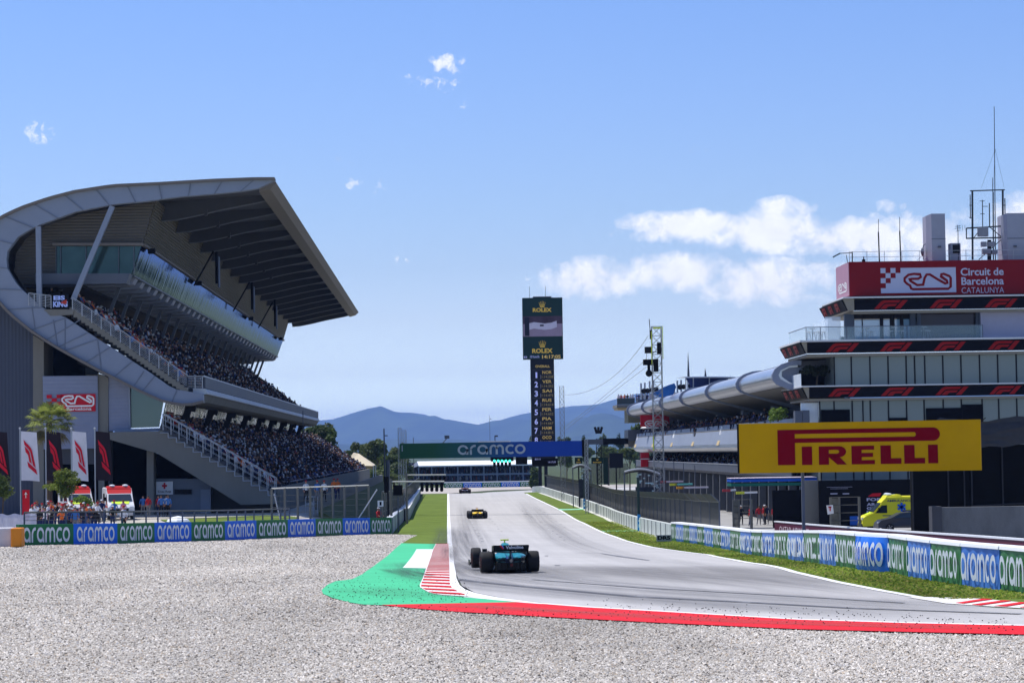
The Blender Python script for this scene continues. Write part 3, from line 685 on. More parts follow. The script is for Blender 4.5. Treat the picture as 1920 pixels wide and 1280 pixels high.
# loose stones
def stones():
    R = np.random.default_rng(7)
    poly_ = [(p.x, p.y) for p in gr_pts]
    P = []
    def inside(x, y):
        c = np.zeros(len(x), bool); n = len(poly_)
        for i in range(n):
            x1, y1 = poly_[i]; x2, y2 = poly_[(i + 1) % n]
            if y1 == y2: continue
            k = ((y1 > y) != (y2 > y)) & (x < (x2 - x1) * (y - y1) / (y2 - y1) + x1)
            c ^= k
        return c
    for (ya, yb, den, r0, r1) in ((39, 48, 420, .016, .036), (48, 58, 330, .018, .038), (58, 75, 200, .022, .044), (75, 100, 130, .024, .046), (100, 165, 62, .028, .055)):
        xa, xb = -.215 * yb - 1, .27 * yb + 1
        n = int((yb - ya) * (xb - xa) * den)
        x = R.uniform(xa, xb, n); y = R.uniform(ya, yb, n)
        k = inside(x, y) & (x > -.205 * y - 1) & (x < .25 * y + 1)
        x, y = x[k], y[k]; P.append(np.stack([x, y, R.uniform(r0, r1, len(x))], 1))
    ed = dense([gp(*p) for p in GREEN[2:] + [(739, 1137), (792, 1142), (856, 1147), (962, 1153), (1068, 1159), (1240, 1168), (1500, 1180), (1700, 1185.5), (1920, 1190)]], .5)
    E_ = np.array([(p.x, p.y) for p in ed]); k = R.integers(0, len(E_), 2600)
    sp_ = E_[k] + R.normal(0, .28, (2600, 2)) * np.array([1, 1.3]); P.append(np.concatenate([sp_, R.uniform(.012, .03, (2600, 1))], 1))
    P = np.concatenate(P); n = len(P)
    yy = np.linspace(30, 180, 601); xx = np.linspace(-50, 40, 181)
    G = np.array([[gz(a, b) for a in xx] for b in yy])
    fi = (P[:, 1] - 30) / .25; fj = (P[:, 0] + 50) / .5
    i0 = np.clip(fi.astype(int), 0, 599); j0 = np.clip(fj.astype(int), 0, 179); a = fi - i0; b = fj - j0
    z = (G[i0, j0] * (1 - a) * (1 - b) + G[i0 + 1, j0] * a * (1 - b) + G[i0, j0 + 1] * (1 - a) * b + G[i0 + 1, j0 + 1] * a * b)
    t = (1 + 5 ** .5) / 2
    base = np.array([(1, 0, 0), (.3, .95, 0), (-.8, .6, 0), (-.8, -.6, 0), (.3, -.95, 0), (.1, .1, .9), (-.35, .2, .78)])
    F = np.array([(0, 1, 5), (1, 6, 5), (1, 2, 6), (2, 3, 6), (3, 5, 6), (3, 4, 5), (4, 0, 5)])
    V = np.repeat(base[None], n, 0) * R.uniform(.7, 1.25, (n, 7, 3))
    ang = R.uniform(0, 2 * pi, n); c, s = np.cos(ang)[:, None], np.sin(ang)[:, None]
    X = V[:, :, 0] * c - V[:, :, 1] * s; Y = V[:, :, 0] * s + V[:, :, 1] * c; Z = V[:, :, 2] * R.uniform(.6, 1.1, (n, 1))
    tx, ty = R.uniform(-.35, .35, (2, n, 1)); Z = Z + X * tx + Y * ty
    r = P[:, 2][:, None]
    co = np.stack([X * r + P[:, 0][:, None], Y * r + P[:, 1][:, None], Z * r + z[:, None] - .022 + .25 * r * R.uniform(-1, 1.2, (n, 1))], 2).reshape(-1, 3)
    fc = (F[None] + (np.arange(n) * 7)[:, None, None]).reshape(-1)
    me = bpy.data.meshes.new('gravel_stones')
    me.vertices.add(len(co)); me.vertices.foreach_set('co', co.ravel())
    nf = n * 7; me.loops.add(nf * 3); me.loops.foreach_set('vertex_index', fc.astype(np.int32))
    me.polygons.add(nf); me.polygons.foreach_set('loop_start', np.arange(nf) * 3)
    me.update(calc_edges=True)
    pal = np.array([(.36, .34, .315), (.44, .42, .39), (.29, .27, .245), (.56, .535, .505), (.20, .185, .17), (.35, .295, .235), (.08, .075, .07), (.33, .33, .34)])
    idx = R.choice(8, n, p=[.25, .19, .15, .13, .09, .07, .06, .06])
    lf = np.array([noise.fractal(Vector((a * .18, b * .06, 3)), 1.0, 2.0, 3) for a, b in P[:, :2]])
    fur = np.array([noise.noise(Vector((a * .25 + b * .12, b * .5, 9))) for a, b in P[:, :2]])
    colr = pal[idx] * np.array([1.11, 1.09, 1.065]) * R.uniform(.82, 1.15, (n, 1)) * (1 + .24 * lf - .16 * np.clip(fur, 0, 1))[:, None]
    ca = me.color_attributes.new('Col', 'FLOAT_COLOR', 'POINT')
    cc = np.ones((n, 7, 4)); cc[:, :, :3] = colr[:, None, :]; ca.data.foreach_set('color', cc.ravel())
    me.materials.append(M('stone', attr='Col', rough=.85, var=0))
    o = bpy.data.objects.new('gravel_stones', me); COL.objects.link(o)
    tag(o, 'loose pale stones covering the gravel trap', kind='stuff')
    print('stones', n)
stones()
# ------------------------------------------------------------------ materials of the buildings
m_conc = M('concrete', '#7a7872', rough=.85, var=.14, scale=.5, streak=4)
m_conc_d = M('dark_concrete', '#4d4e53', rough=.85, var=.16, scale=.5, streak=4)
m_steel = M('pale_steel', '#868fa2', rough=.5, var=.06, scale=.4)
m_steel_d = M('grey_steel', '#5a606d', rough=.5, var=.08, scale=.6)
m_flange = M('brown_flange', '#746d68', rough=.6, var=.08)
m_roof = M('roof_sheet', '#5a5c64', rough=.6, var=.06, wave=('Y', .9, .02))
m_beam = M('roof_beam', '#484a52', rough=.6, var=.08)
m_dark = M('interior_shade', (.006, .006, .009), rough=.9, var=0, spec=.02)  # near-black colour standing in for shade deep inside openings
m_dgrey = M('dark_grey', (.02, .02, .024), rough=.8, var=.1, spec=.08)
m_corr = M('corrugated', '#8b8579', rough=.5, var=.06, wave=('Z', .22, .03))
m_corr_blue = M('blue_cladding', '#454b5a', rough=.6, var=.08, scale=.3, wave=('X', .3, .012))
m_brick = M('pale_cladding', '#858ca2', rough=.7, var=.05, wave=('Z', .3, .008))
m_rail = M('rail_metal', '#a9adb5', rough=.4, metal=.3, var=0)
m_black = M('black', (.007, .007, .009), rough=.7, var=0, spec=.06)
m_whitep = M('white_panel', (.75, .76, .78), rough=.5, var=.04)
def glass_mat(name, tint, rough=.06, metal=1.0, wob=.02, ws=.25, tilt=0):
    m = M(name, tint, rough=rough, metal=metal, var=0)
    nt = m.node_tree; b = nt.nodes['Principled BSDF']
    tc = N(nt, 'ShaderNodeTexCoord'); n = N(nt, 'ShaderNodeTexNoise', ins={'Scale': ws, 'Detail': 2.0}); nt.links.new(tc.outputs['Object'], n.inputs[0])
    bp = N(nt, 'ShaderNodeBump', ins={'Strength': 1.0, 'Distance': wob}); nt.links.new(n.outputs[0], bp.inputs['Height']); nt.links.new(bp.outputs[0], b.inputs['Normal'])
    if tilt:      # shading bent by height to steer the reflections: sky at top, trees below
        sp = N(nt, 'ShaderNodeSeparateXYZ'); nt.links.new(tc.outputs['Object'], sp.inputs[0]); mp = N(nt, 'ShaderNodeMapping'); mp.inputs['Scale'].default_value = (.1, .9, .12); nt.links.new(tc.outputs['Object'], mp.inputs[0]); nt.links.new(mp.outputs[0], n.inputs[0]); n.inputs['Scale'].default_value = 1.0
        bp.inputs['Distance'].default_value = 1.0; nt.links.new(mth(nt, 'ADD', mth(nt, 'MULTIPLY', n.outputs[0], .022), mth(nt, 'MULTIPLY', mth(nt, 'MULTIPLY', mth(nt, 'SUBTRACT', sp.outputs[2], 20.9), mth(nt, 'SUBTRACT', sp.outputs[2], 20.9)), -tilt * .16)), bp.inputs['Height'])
    return m
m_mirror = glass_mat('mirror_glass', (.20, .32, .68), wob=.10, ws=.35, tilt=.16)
m_glass_d = glass_mat('dark_glass', (.10, .14, .15), rough=.08, metal=.6, wob=.004)
m_glass_g = glass_mat('green_glass', (.30, .36, .36), rough=.12, metal=.45, wob=.01)

# ------------------------------------------------------------------ grandstand
Y0, YR, YU, YL = 200.0, 386.0, 376.0, 430.0       # near end, far ends of roof, upper tier, lower tier
def q(px, py, Y=Y0):
    p = at(px, py, Y); return (p.x, p.z)
def Q(pts, Y=Y0): return [q(x, y, Y) for x, y in pts]
OUTER = [(515, 338), (480, 338), (400, 341), (300, 347), (212, 351), (141, 362), (94, 374), (47, 390), (19, 402), (0, 412), (-28, 432), (-52, 458), (-62, 484), (-58, 508), (-40, 532), (-20, 549), (0, 563), (20, 586), (61, 619), (101, 645), (142, 668), (183, 690), (223, 710), (264, 731), (305, 749), (335, 756), (366, 755), (381, 750)]
INNER = [(484, 353), (456, 358), (408, 363), (336, 369), (276, 377), (213, 383), (141, 397), (70, 423), (35, 442), (14, 470), (12, 487), (14, 505), (35, 538), (54, 554), (82, 579), (122, 594), (183, 635), (244, 674), (284, 700), (325, 729), (381, 738)]
GSB = Vector((-22, 290, -.75))
gs = empty('grandstand', GSB, 'huge concrete and steel grandstand with a swooping cantilever roof and a curved end girder', 'grandstand')
o2, i2 = Q(OUTER), Q(INNER)
def resamp2(pts, n):
    P = [Vector((a, b, 0)) for a, b in pts]; return [(p.x, p.y) for p in resample(P, n)]
oo, ii = resamp2(o2, 60), resamp2(i2, 60)
mb = MB()
for k in range(59):
    mb.prism([oo[k], oo[k + 1], ii[k + 1], ii[k]], Y0, Y0 + .9)
mb.m(1)
for k in range(59):         # outer flange standing proud
    a, b = Vector(oo[k]), Vector(oo[k + 1]); t = (b - a).normalized(); n = Vector((-t.y, t.x)) * .22
    if n.dot(Vector(ii[k]) - a) > 0: n = -n
    mb.prism([tuple(a), tuple(b), tuple(b + n), tuple(a + n)], Y0 - .35, Y0 + 1.2)
gird = mb.build('end_girder', [m_steel, m_flange], gs, smooth=False)
for k in range(2, 58, 3):
    a, b = Vector(oo[k]), Vector(ii[k]); mb = MB(); mb.beam((a.x, Y0 - .03, a.y), (b.x, Y0 - .03, b.y), .08, .08, (0, 1, 0)); mb.build('girder_stiffener', M('stiffener', '#727a8a', var=.05), gird)
for A, B in (((82, 640), (150, 600)), ((100, 600), (108, 648)), ((122, 594), (122, 655)), ((183, 636), (190, 692)), ((122, 657), (183, 636)), ((60, 575), (66, 618)), ((270, 695), (252, 722))):
    a, b = q(*A), q(*B); mb = MB(); mb.beam((a[0], Y0 - .05, a[1]), (b[0], Y0 - .03, b[1]), .07, .07, (0, 1, 0)); mb.build('girder_stiffener', M('stiffener'), gird)
# roof shell
k0 = 33
mb = MB()
for k in range(0, k0):
    a, b = oo[k], oo[k + 1]
    def inn(k):
        A, B = Vector(oo[k]), Vector(ii[k]); d = (B - A); return tuple(A + d.normalized() * .38)
    if k == 0: a = tuple(Vector(oo[0]) + Vector((-.5, 0)))
    mb.prism([a, b, inn(k + 1), inn(k)], Y0 + 1.2, YR)
roof = mb.build('roof', m_roof, gs)
mb = MB(); mb.prism(Q([(486, 345), (515, 338), (517, 341), (505, 352), (484, 358)]), Y0 + .9, YR + .8)
mb.build('roof_fascia', m_flange, roof)
nb = 17
for k in range(nb):
    Yk = Y0 + 9.5 + k * (YR - Y0 - 10) / (nb - 1)
    mb = MB(); mb.prism(Q([(272, 366), (300, 352), (400, 345), (482, 343), (487, 351), (466, 357), (400, 370), (340, 384), (304, 391), (278, 393)]), Yk, Yk + .3)
    if k < 8:
        mb.prism(Q([(362, 372), (368, 371), (368, 383), (362, 384)]), Yk - .25, Yk + .35)
    rb_ = mb.build('roof_beam', m_beam, gs)
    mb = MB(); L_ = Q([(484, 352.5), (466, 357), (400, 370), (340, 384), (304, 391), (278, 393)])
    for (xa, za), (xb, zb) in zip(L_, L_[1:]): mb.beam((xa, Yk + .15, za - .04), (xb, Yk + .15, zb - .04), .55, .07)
    mb.build('edge_strip', M('lit_edge_tone', '#6c707c', rough=.5, var=.05), rb_)  # paler strip along the beam foot, imitating its lit edge
# upper inclined wall with ribbed cladding; end wall; the glazed box
def zig(p, r, n, amp):
    P, R_ = Vector(p), Vector(r); d = (R_ - P); nn_ = Vector((d.y, -d.x)).normalized(); out = []
    for i in range(n + 1):
        t = i / n; out.append(tuple(P + d * t + nn_ * (amp if i % 2 else 0)))
    return out
tp, bt = q(284, 366), q(258, 455)
z = zig(tp, bt, 34, -.09)
mb = MB(); mb.prism(z + [(bt[0] - .4, bt[1]), (tp[0] - .4, tp[1])], Y0 + 3.2, YU)
mb.build('ribbed_wall', M('ribbed_cladding', '#5c564c', rough=.5, var=.05), gs)
mb = MB(); mb.prism(Q([(20, 470), (40, 440), (75, 418), (141, 396), (213, 382), (282, 372), (257, 455), (95, 455), (95, 530), (40, 545), (16, 505)]), Y0 + 2.6, Y0 + 3.0)
mb.build('end_wall', M('end_cladding', '#58544f', rough=.6, var=.07, wave=('Z', .25, .02)), gs)
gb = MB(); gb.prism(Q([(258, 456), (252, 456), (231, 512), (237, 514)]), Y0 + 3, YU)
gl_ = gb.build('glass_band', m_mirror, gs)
mb = MB(); mb.box(*(q(258, 455)[0] - .05, q(258, 455)[0] + .3), Y0 + 2.6, YU, q(0, 452)[1] - .32, q(0, 452)[1] - .14)
mb.prism(Q([(90, 451), (262, 451), (262, 456), (90, 456)]), Y0 + 2.2, Y0 + 2.6)
mb.build('glass_head', m_flange, gs)
mb = MB()
mb.prism(Q([(94, 456), (257, 456), (238, 510), (94, 510)]), Y0 + 2.7, Y0 + 2.78)
mb.build('end_window', M('end_glass', (.05, .09, .09), rough=.1, metal=.4, var=.3, scale=.5), gs)
for x in (95, 104, 152, 214, 243): MB().prism(Q([(x, 456), (x + 1.4, 456), (x + 1.4, 510), (x, 510)]), Y0 + 2.5, Y0 + 2.7).build('window_frame', m_steel_d, gs)
mb = MB(); mb.prism(Q([(60, 510), (239, 510), (232, 529), (60, 531)]), Y0 + 1.5, Y0 + 3.4)
mb.prism(Q([(225, 510), (242, 510), (242, 513.5), (225, 513.5)]), Y0 + 3.4, YU)
mb.prism(Q([(60, 513), (225, 513), (225, 518), (60, 520)]), Y0 + 3.4, YU)
mb.build('box_floor', m_steel_d, gs)
for k in range(36):
    Yk = Y0 + 5 + k * 4.8; mb = MB()
    mb.prism(Q([(120, 519), (239, 513.5), (233, 524), (225, 527), (150, 531), (120, 531)]), Yk, Yk + 1.9)
    mb.build('box_rib', M('rib_steel', '#868da0', rough=.5, var=.1), gs)
# ceiling over the back of the upper tier and the back wall, raking props
mb = MB(); mb.prism(Q([(40, 531), (150, 531), (150, 537), (40, 537)]), Y0 + 1, YU); mb.prism(Q([(40, 531), (70, 531), (90, 600), (60, 600)]), Y0 + 4, YU)
mb.prism(Q([(75, 540), (100, 540), (120, 590), (95, 590)]), Y0 + 3.4, Y0 + 3.6)
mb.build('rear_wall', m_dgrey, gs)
for k in range(22):
    Yk = Y0 + 9 + k * 7.8
    a, b = q(196, 524), q(168, 600); c, d = q(150, 535), q(140, 588)
    MB().beam((a[0], Yk, a[1]), (b[0], Yk, b[1]), .22, .3).build('raking_prop', m_steel_d, gs)
for k in range(20):
    mb = MB(); Yk = Y0 + 13 + k * 8; a = q(112, 545); b = q(124, 586); mb.prism([(a[0], a[1]), (a[0] + .5, a[1]), (b[0] + .5, b[1]), (b[0], b[1])], Yk, Yk + 2.2)
    mb.build('rear_window', M('pale_lit_panel', (.35, .37, .45), var=.3), gs)
# columns and long diagonal in front of the end wall
for A, B, w in (((71, 424), (73, 578), .42), ((210, 386), (136, 562), .42)):
    a, b = q(*A), q(*B); MB().beam((a[0], Y0 + .3, a[1]), (b[0], Y0 + .3, b[1]), w, w, (0, 1, 0)).build('column', m_steel, gs)
a, b = q(190, 456, Y0 + 14), q(148, 560, Y0 + 14)
MB().beam((a[0], Y0 + 3.6, a[1]), (b[0], Y0 + 3.6, b[1]), .3, .3, (0, 1, 0)).build('column', m_steel_d, gs)
# upper tier: stepped concrete from the balcony front up to the back
NR = 15
uf, ub = q(352, 727), q(130, 577)
mb = MB(); rows_u = []
for i in range(NR):
    x0 = uf[0] + (ub[0] - uf[0]) * i / NR; x1 = uf[0] + (ub[0] - uf[0]) * (i + 1) / NR; zt = uf[1] + (ub[1] - uf[1]) * i / (NR - 1)
    mb.box(x1, x0, Y0 + .9, YU, zt - .9, zt); rows_u.append(((x0 + x1) / 2, zt))
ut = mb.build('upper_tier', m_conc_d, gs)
mb = MB()          # stair beside the girder
for i in range(30):
    x0 = uf[0] + (ub[0] - uf[0]) * i / 30; x1 = uf[0] + (ub[0] - uf[0]) * (i + 1) / 30; zt = uf[1] + (ub[1] - uf[1]) * i / 29
    mb.box(x1, x0, Y0 + .05, Y0 + 1.3, zt - .55, zt + .05)
mb.build('stair', m_conc, gs)
def railing(A, B, Ya, Yb, h, name='railing', n=13, wires=7, par=gs, r=.035, mat=None):
    a, b = q(*A), q(*B); P = Vector((a[0], Ya, a[1])); R_ = Vector((b[0], Yb, b[1])); s = MB()
    for i in range(n + 1):
        c = P.lerp(R_, i / n); s.beam(c, c + Vector((0, 0, h)), r * 1.8)
    for k in range(wires): 
        zz = h * (k + 1) / wires; s.beam(P + Vector((0, 0, zz)), R_ + Vector((0, 0, zz)), r * (1.8 if k == wires - 1 else .8))
    return s.build(name, mat or m_rail, par)
railing((136, 581), (352, 727), Y0 - .05, Y0 - .05, 1.05, n=12)
railing((54, 573), (96, 578), Y0 - .05, Y0 - .05, 1.05, n=4, wires=8)
railing((352, 729), (380, 729), Y0 - .05, Y0 - .05, 1.05, n=2, wires=8)
# banner and landing
mb = MB(); mb.prism(Q([(82, 580), (140, 580), (136, 590), (95, 592)]), Y0 - .1, Y0 + 2.5); mb.build('landing', m_conc, gs)
# balcony of the upper tier
mb = MB(); mb.prism(Q([(366, 727), (383, 727), (383, 706), (380, 706), (380, 724), (366, 724)]), Y0 + .9, YU); mb.build('balcony_parapet', M('parapet_sheet', '#4d5260', rough=.5, var=.07, wave=('Y', .5, .02)), gs)
a = q(381.5, 705); MB().beam((a[0], Y0, a[1]), (a[0], YU, a[1]), .12).build('balcony_rail', m_rail, gs)
mb = MB(); mb.prism(Q([(378, 733), (386, 736), (382, 741), (376, 752), (366, 756), (330, 757), (300, 750), (300, 744), (330, 748), (360, 738)]), Y0 + .9, YU); mb.build('balcony_beam', m_conc, gs)
mb = MB(); mb.prism(Q([(360, 727), (383, 728), (387, 735), (387, 738), (377, 739), (360, 735)]), Y0 + .7, YU + .3); mb.build('balcony_edge', M('white_edge', '#c3c6cc', var=.12, scale=.8, rough=.7), gs)
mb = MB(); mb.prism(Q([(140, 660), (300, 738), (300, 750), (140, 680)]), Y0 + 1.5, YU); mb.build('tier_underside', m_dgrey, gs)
# glass back wall of the lower tier and its dark columns
mb = MB(); mb.prism(Q([(303, 750), (306, 750), (296, 803), (292, 803)]), Y0 + 3, YU - 2); mb.build('glass_band', M('lower_mirror', (.72, .70, .68), rough=.13, metal=.8, var=.45, scale=.6, bump=.05, bscale=1.0), gs)
for k in range(9):
    Yk = Y0 + 7 + k * 19.5; a, b, c = q(339, 756), q(320, 800), q(343, 756)
    mb = MB(); mb.beam((a[0], Yk, a[1]), (b[0], Yk, b[1] - .6), .55, .8, (0, 1, 0)); mb.beam((a[0], Yk, a[1] - .5), (a[0] + .3, Yk, a[1] + .6), .9, .9, (0, 1, 0)); mb.build('column', m_dgrey, gs)
# lower tier
NL = 17
lf, lb_ = q(518, 926), q(300, 800)
mb = MB(); rows_l = []
for i in range(NL):
    x0 = lf[0] + (lb_[0] - lf[0]) * i / NL; x1 = lf[0] + (lb_[0] - lf[0]) * (i + 1) / NL; zt = lf[1] + (lb_[1] - lf[1]) * i / (NL - 1)
    mb.box(x1, x0, Y0 + 1.2, YL, zt - .8, zt); rows_l.append(((x0 + x1) / 2, zt))
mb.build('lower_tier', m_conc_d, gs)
mb = MB(); mb.prism(Q([(302, 806), (520, 928), (520, 944), (452, 946), (296, 850), (200, 822), (200, 810), (296, 808)]), Y0, Y0 + 1.6)
mb.build('stair_side', m_conc, gs)
mb = MB()
for i in range(18):
    x0 = lf[0] + (lb_[0] - lf[0]) * i / 18; x1 = lf[0] + (lb_[0] - lf[0]) * (i + 1) / 18; zt = lf[1] + (lb_[1] - lf[1]) * i / 17
    mb.box(x1, x0, Y0 + .02, Y0 + 1.5, zt - .5, zt + .1)
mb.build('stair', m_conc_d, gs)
railing((306, 806), (516, 926), Y0 - .1, Y0 - .1, 1.35, n=14, wires=3)
railing((306, 806), (516, 926), Y0 + 1.7, Y0 + 1.7, 1.35, n=14, wires=3)
s = MB(); P = []
for i in range(14):
    t0, t1 = i / 14, (i + 1) / 14; x0, z0 = lf[0] + (lb_[0] - lf[0]) * (1 - t0), lf[1] + (lb_[1] - lf[1]) * (1 - t0) - .5
    x1, z1 = lf[0] + (lb_[0] - lf[0]) * (1 - t1), lf[1] + (lb_[1] - lf[1]) * (1 - t1) - .5
    P += [(x0, Y0 - .12, z0), (x1, Y0 - .12, z0)] if i else [(x0, Y0 - .12, z0), (x1, Y0 - .12, z0)]
s.path(P, .045, 4); s.build('stair_edging', m_rail, gs)
# pale seat edges running along the lower rows
s = MB()
for (x, z_) in rows_l[:11]:
    s.beam((x + .45, Y0 + 24 , z_ + .42), (x + .45, YL, z_ + .42), .06)
s.build('seat_rail', M('seat_rail', '#8f99b5', var=0), gs)
mb = MB(); a = q(520, 926); mb.box(a[0] - .1, a[0] + .2, Y0 + .5, YL, a[1] - 2.6, a[1] + .55); mb.build('front_wall', m_conc, gs)
# the blocks under the stand: walls, columns, window, black sheets for shaded recesses
def slab(name, pts, Ya, Yb, mat, par=gs): return MB().prism(Q(pts, Ya), Ya, Yb).build(name, mat, par)
slab('clad_wall', [(-60, 500), (0, 563), (62, 622), (62, 1005), (-60, 1005)], Y0 + 1.4, Y0 + 30, m_corr_blue)
slab('concrete_pier', [(62, 628), (82, 640), (82, 1005), (62, 1005)], Y0 + 1.2, Y0 + 6, m_conc)
slab('recess_shade', [(82, 640), (183, 692), (183, 710), (82, 710)], Y0 + 9, Y0 + 9.5, m_dark)
slab('clad_panel', [(80, 705), (183, 704), (184, 840), (82, 842)], Y0 + 1.0, Y0 + 2.0, m_brick)
slab('concrete_pier', [(183, 700), (203, 708), (203, 1005), (185, 1005)], Y0 + 1.2, Y0 + 4, m_conc)
slab('clad_panel', [(203, 704), (240, 722), (243, 806), (204, 808)], Y0 + 1.3, Y0 + 2.0, m_brick)
slab('side_window', [(243, 722), (306, 754), (298, 800), (244, 802)], Y0 + 1.6, Y0 + 1.8, m_glass_d)
slab('window_frame', [(240, 720), (243.5, 722), (244.5, 802), (241.5, 802)], Y0 + 1.2, Y0 + 1.6, m_steel)
slab('window_frame', [(215, 805), (300, 802), (300, 807), (215, 810)], Y0 + .9, Y0 + 2.2, m_steel)
slab('concrete_pier', [(196, 822), (206, 824), (206, 1005), (196, 1005)], Y0 + 1.2, Y0 + 3, m_conc_d)
slab('concrete_pier', [(275, 838), (288, 846), (288, 1005), (275, 1005)], Y0 + 1.2, Y0 + 3, m_conc)
slab('concrete_wall', [(100, 842), (184, 840), (184, 870), (100, 870)], Y0 + 1.4, Y0 + 2.2, m_conc_d)
slab('recess_shade', [(100, 840), (196, 820), (456, 900), (470, 1005), (100, 1005)], Y0 + 14, Y0 + 14.4, m_dark)
slab('ac_unit', [(160, 690), (182, 690), (182, 703), (160, 703)], Y0 + 6, Y0 + 7, m_steel_d)
slab('end_wall', [(452, 930), (520, 926), (520, 1005), (452, 1005)], Y0 + 2, Y0 + 4, m_conc_d)
slab('service_wall', [(290, 897), (396, 897), (396, 1005), (290, 1005)], Y0 + 3, Y0 + 6, M('service_cladding', '#77808f', rough=.6, var=.06))
slab('service_wall', [(396, 905), (455, 905), (455, 1005), (396, 1005)], Y0 + 4, Y0 + 6, m_conc_d)
slab('service_door', [(376, 917), (395, 917), (395, 985), (376, 985)], Y0 + 2.7, Y0 + 3, m_steel)
slab('service_window', [(327, 917), (359, 917), (359, 926), (327, 926)], Y0 + 2.8, Y0 + 3, m_dgrey)
# speakers and lamps under the roof
for A, Y in (((258, 462), Y0 + 6), ((258, 462), Y0 + 45), ((258, 462), Y0 + 110), ((258, 462), Y0 + 165)):
    a = q(*A); MB().box(a[0] + .1, a[0] + .7, Y, Y + .5, a[1] - .1, a[1] + .35).build('floodlight', m_black, gs)
for Y in (Y0 + 42, Y0 + 86, Y0 + 124):
    a, b = q(308, 392), q(264, 470); c = q(306, 470)
    MB().beam((a[0], Y, a[1]), (b[0], Y, b[1]), .16).beam((a[0] + .2, Y + 1, a[1] + .4), (a[0] + .2, Y + 1, a[1] - 3.2), .26).build('screen_bracket', m_black, gs)
    MB().box(a[0] + .4, a[0] + .5, Y + .2, Y + 1.6, a[1] - 3.6, a[1] - .5).build('tv_screen', M('screen_back', '#5a6580', var=.1), gs)
# the circuit's sign on the clad panel
sg = empty('circuit_sign', at(132, 771, Y0 + .9), 'red circuit sign with a white track outline fixed to the pale wall behind the palm', 'sign')
def plane_of(ax, ay, bx, by, Y):       # origin bottom-left, unit ex and ez, from two pixel corners at distance Y
    a, b = at(ax, ay, Y), at(bx, by, Y); return a, b
m_signred = M('sign_red', (.55, .006, .02), rough=.5, var=.04)
def frame_px(x0, y0, x1, y1, Y):
    "lower-left origin, right vector and up vector (full size) of an upright panel facing us"
    a, b = at(x0, y1, Y), at(x1, y0, Y); return Vector((a.x, Y, a.z)), Vector((b.x - a.x, 0, 0)), Vector((0, 0, b.z - a.z))
o_, ex, ez = frame_px(86, 738, 179, 772, Y0 + .95)
MB().box(o_.x + ex.x * .30, o_.x + ex.x, Y0 + .9, Y0 + .98, o_.z, o_.z + ez.z).build('panel', m_signred, sg)
s = MB()
for i, j in ((0, 0), (1, 1), (2, 0), (0, 2), (1, 3), (2, 2)): 
    if i < 3: s.box(o_.x + ex.x * (.02 + i * .1), o_.x + ex.x * (.02 + (i + 1) * .1), Y0 + .9, Y0 + .97, o_.z + ez.z * (.98 - .2 * (j + 1)), o_.z + ez.z * (.98 - .2 * j))
s.build('checker', m_signred, sg)
s = MB(); put(s, scaled(LOOP, .32, .30, .97, .30 + .65 * ex.x / ez.z), o_, ex, ez, (0, -1, 0), .07)
fit_text(s, 'Barcelona', o_, ex.normalized(), ez.normalized(), (0, -1, 0), (ex.x * .42, ez.z * .06, ex.x * .92, ez.z * .24), .025, .07)
s.build('lettering', M('sign_white', (.8, .8, .8), var=0), sg)
# banner on the railing
bn = empty('banner', at(113, 565, Y0 - .2), 'black hand-made banner with bold pale lettering hung on the top railing', 'banner')
o_, ex, ez = frame_px(97, 551, 130, 578, Y0 - .2)
MB().box(o_.x, o_.x + ex.x, Y0 - .2, Y0 - .16, o_.z, o_.z + ez.z).build('cloth', m_black, bn)
s = MB()
fit_text(s, 'EIS', o_, ex.normalized(), ez.normalized(), (0, -1, 0), (ex.x * .10, ez.z * .58, ex.x * .75, ez.z * .9), .05, .01)
fit_text(s, 'KiNG', o_, ex.normalized(), ez.normalized(), (0, -1, 0), (ex.x * .08, ez.z * .08, ex.x * .9, ez.z * .5), .05, .01)
s.build('lettering', M('banner_blue', (.45, .55, .95), var=0), bn)
s = MB(); put(s, poly([(.48, .40), (.85, .62), (.85, .3), (.7, .28)]), o_, ex, ez, (0, -1, 0), .014); s.build('patch', M('banner_red', (.5, .05, .03), var=.1), bn)
# first-aid sign
fa = empty('first_aid_sign', at(309, 914, Y0 + 2.6), 'white sign with a red cross on the grey service cabin', 'sign')
o_, ex, ez = frame_px(293, 902, 324, 927, Y0 + 2.6)
MB().box(o_.x, o_.x + ex.x, Y0 + 2.6, Y0 + 2.7, o_.z, o_.z + ez.z).build('panel', m_whitep, fa)
s = MB(); s.box(o_.x + ex.x * .45, o_.x + ex.x * .55, Y0 + 2.55, Y0 + 2.62, o_.z + ez.z * .45, o_.z + ez.z * .9); s.box(o_.x + ex.x * .35, o_.x + ex.x * .65, Y0 + 2.56, Y0 + 2.62, o_.z + ez.z * .6, o_.z + ez.z * .75)
s.build('cross', m_signred, fa)
s = MB(); fit_text(s, 'Creu Roja', o_, ex.normalized(), ez.normalized(), (0, -1, 0), (ex.x * .1, ez.z * .12, ex.x * .9, ez.z * .32), .01, .03); s.build('lettering', m_black, fa)
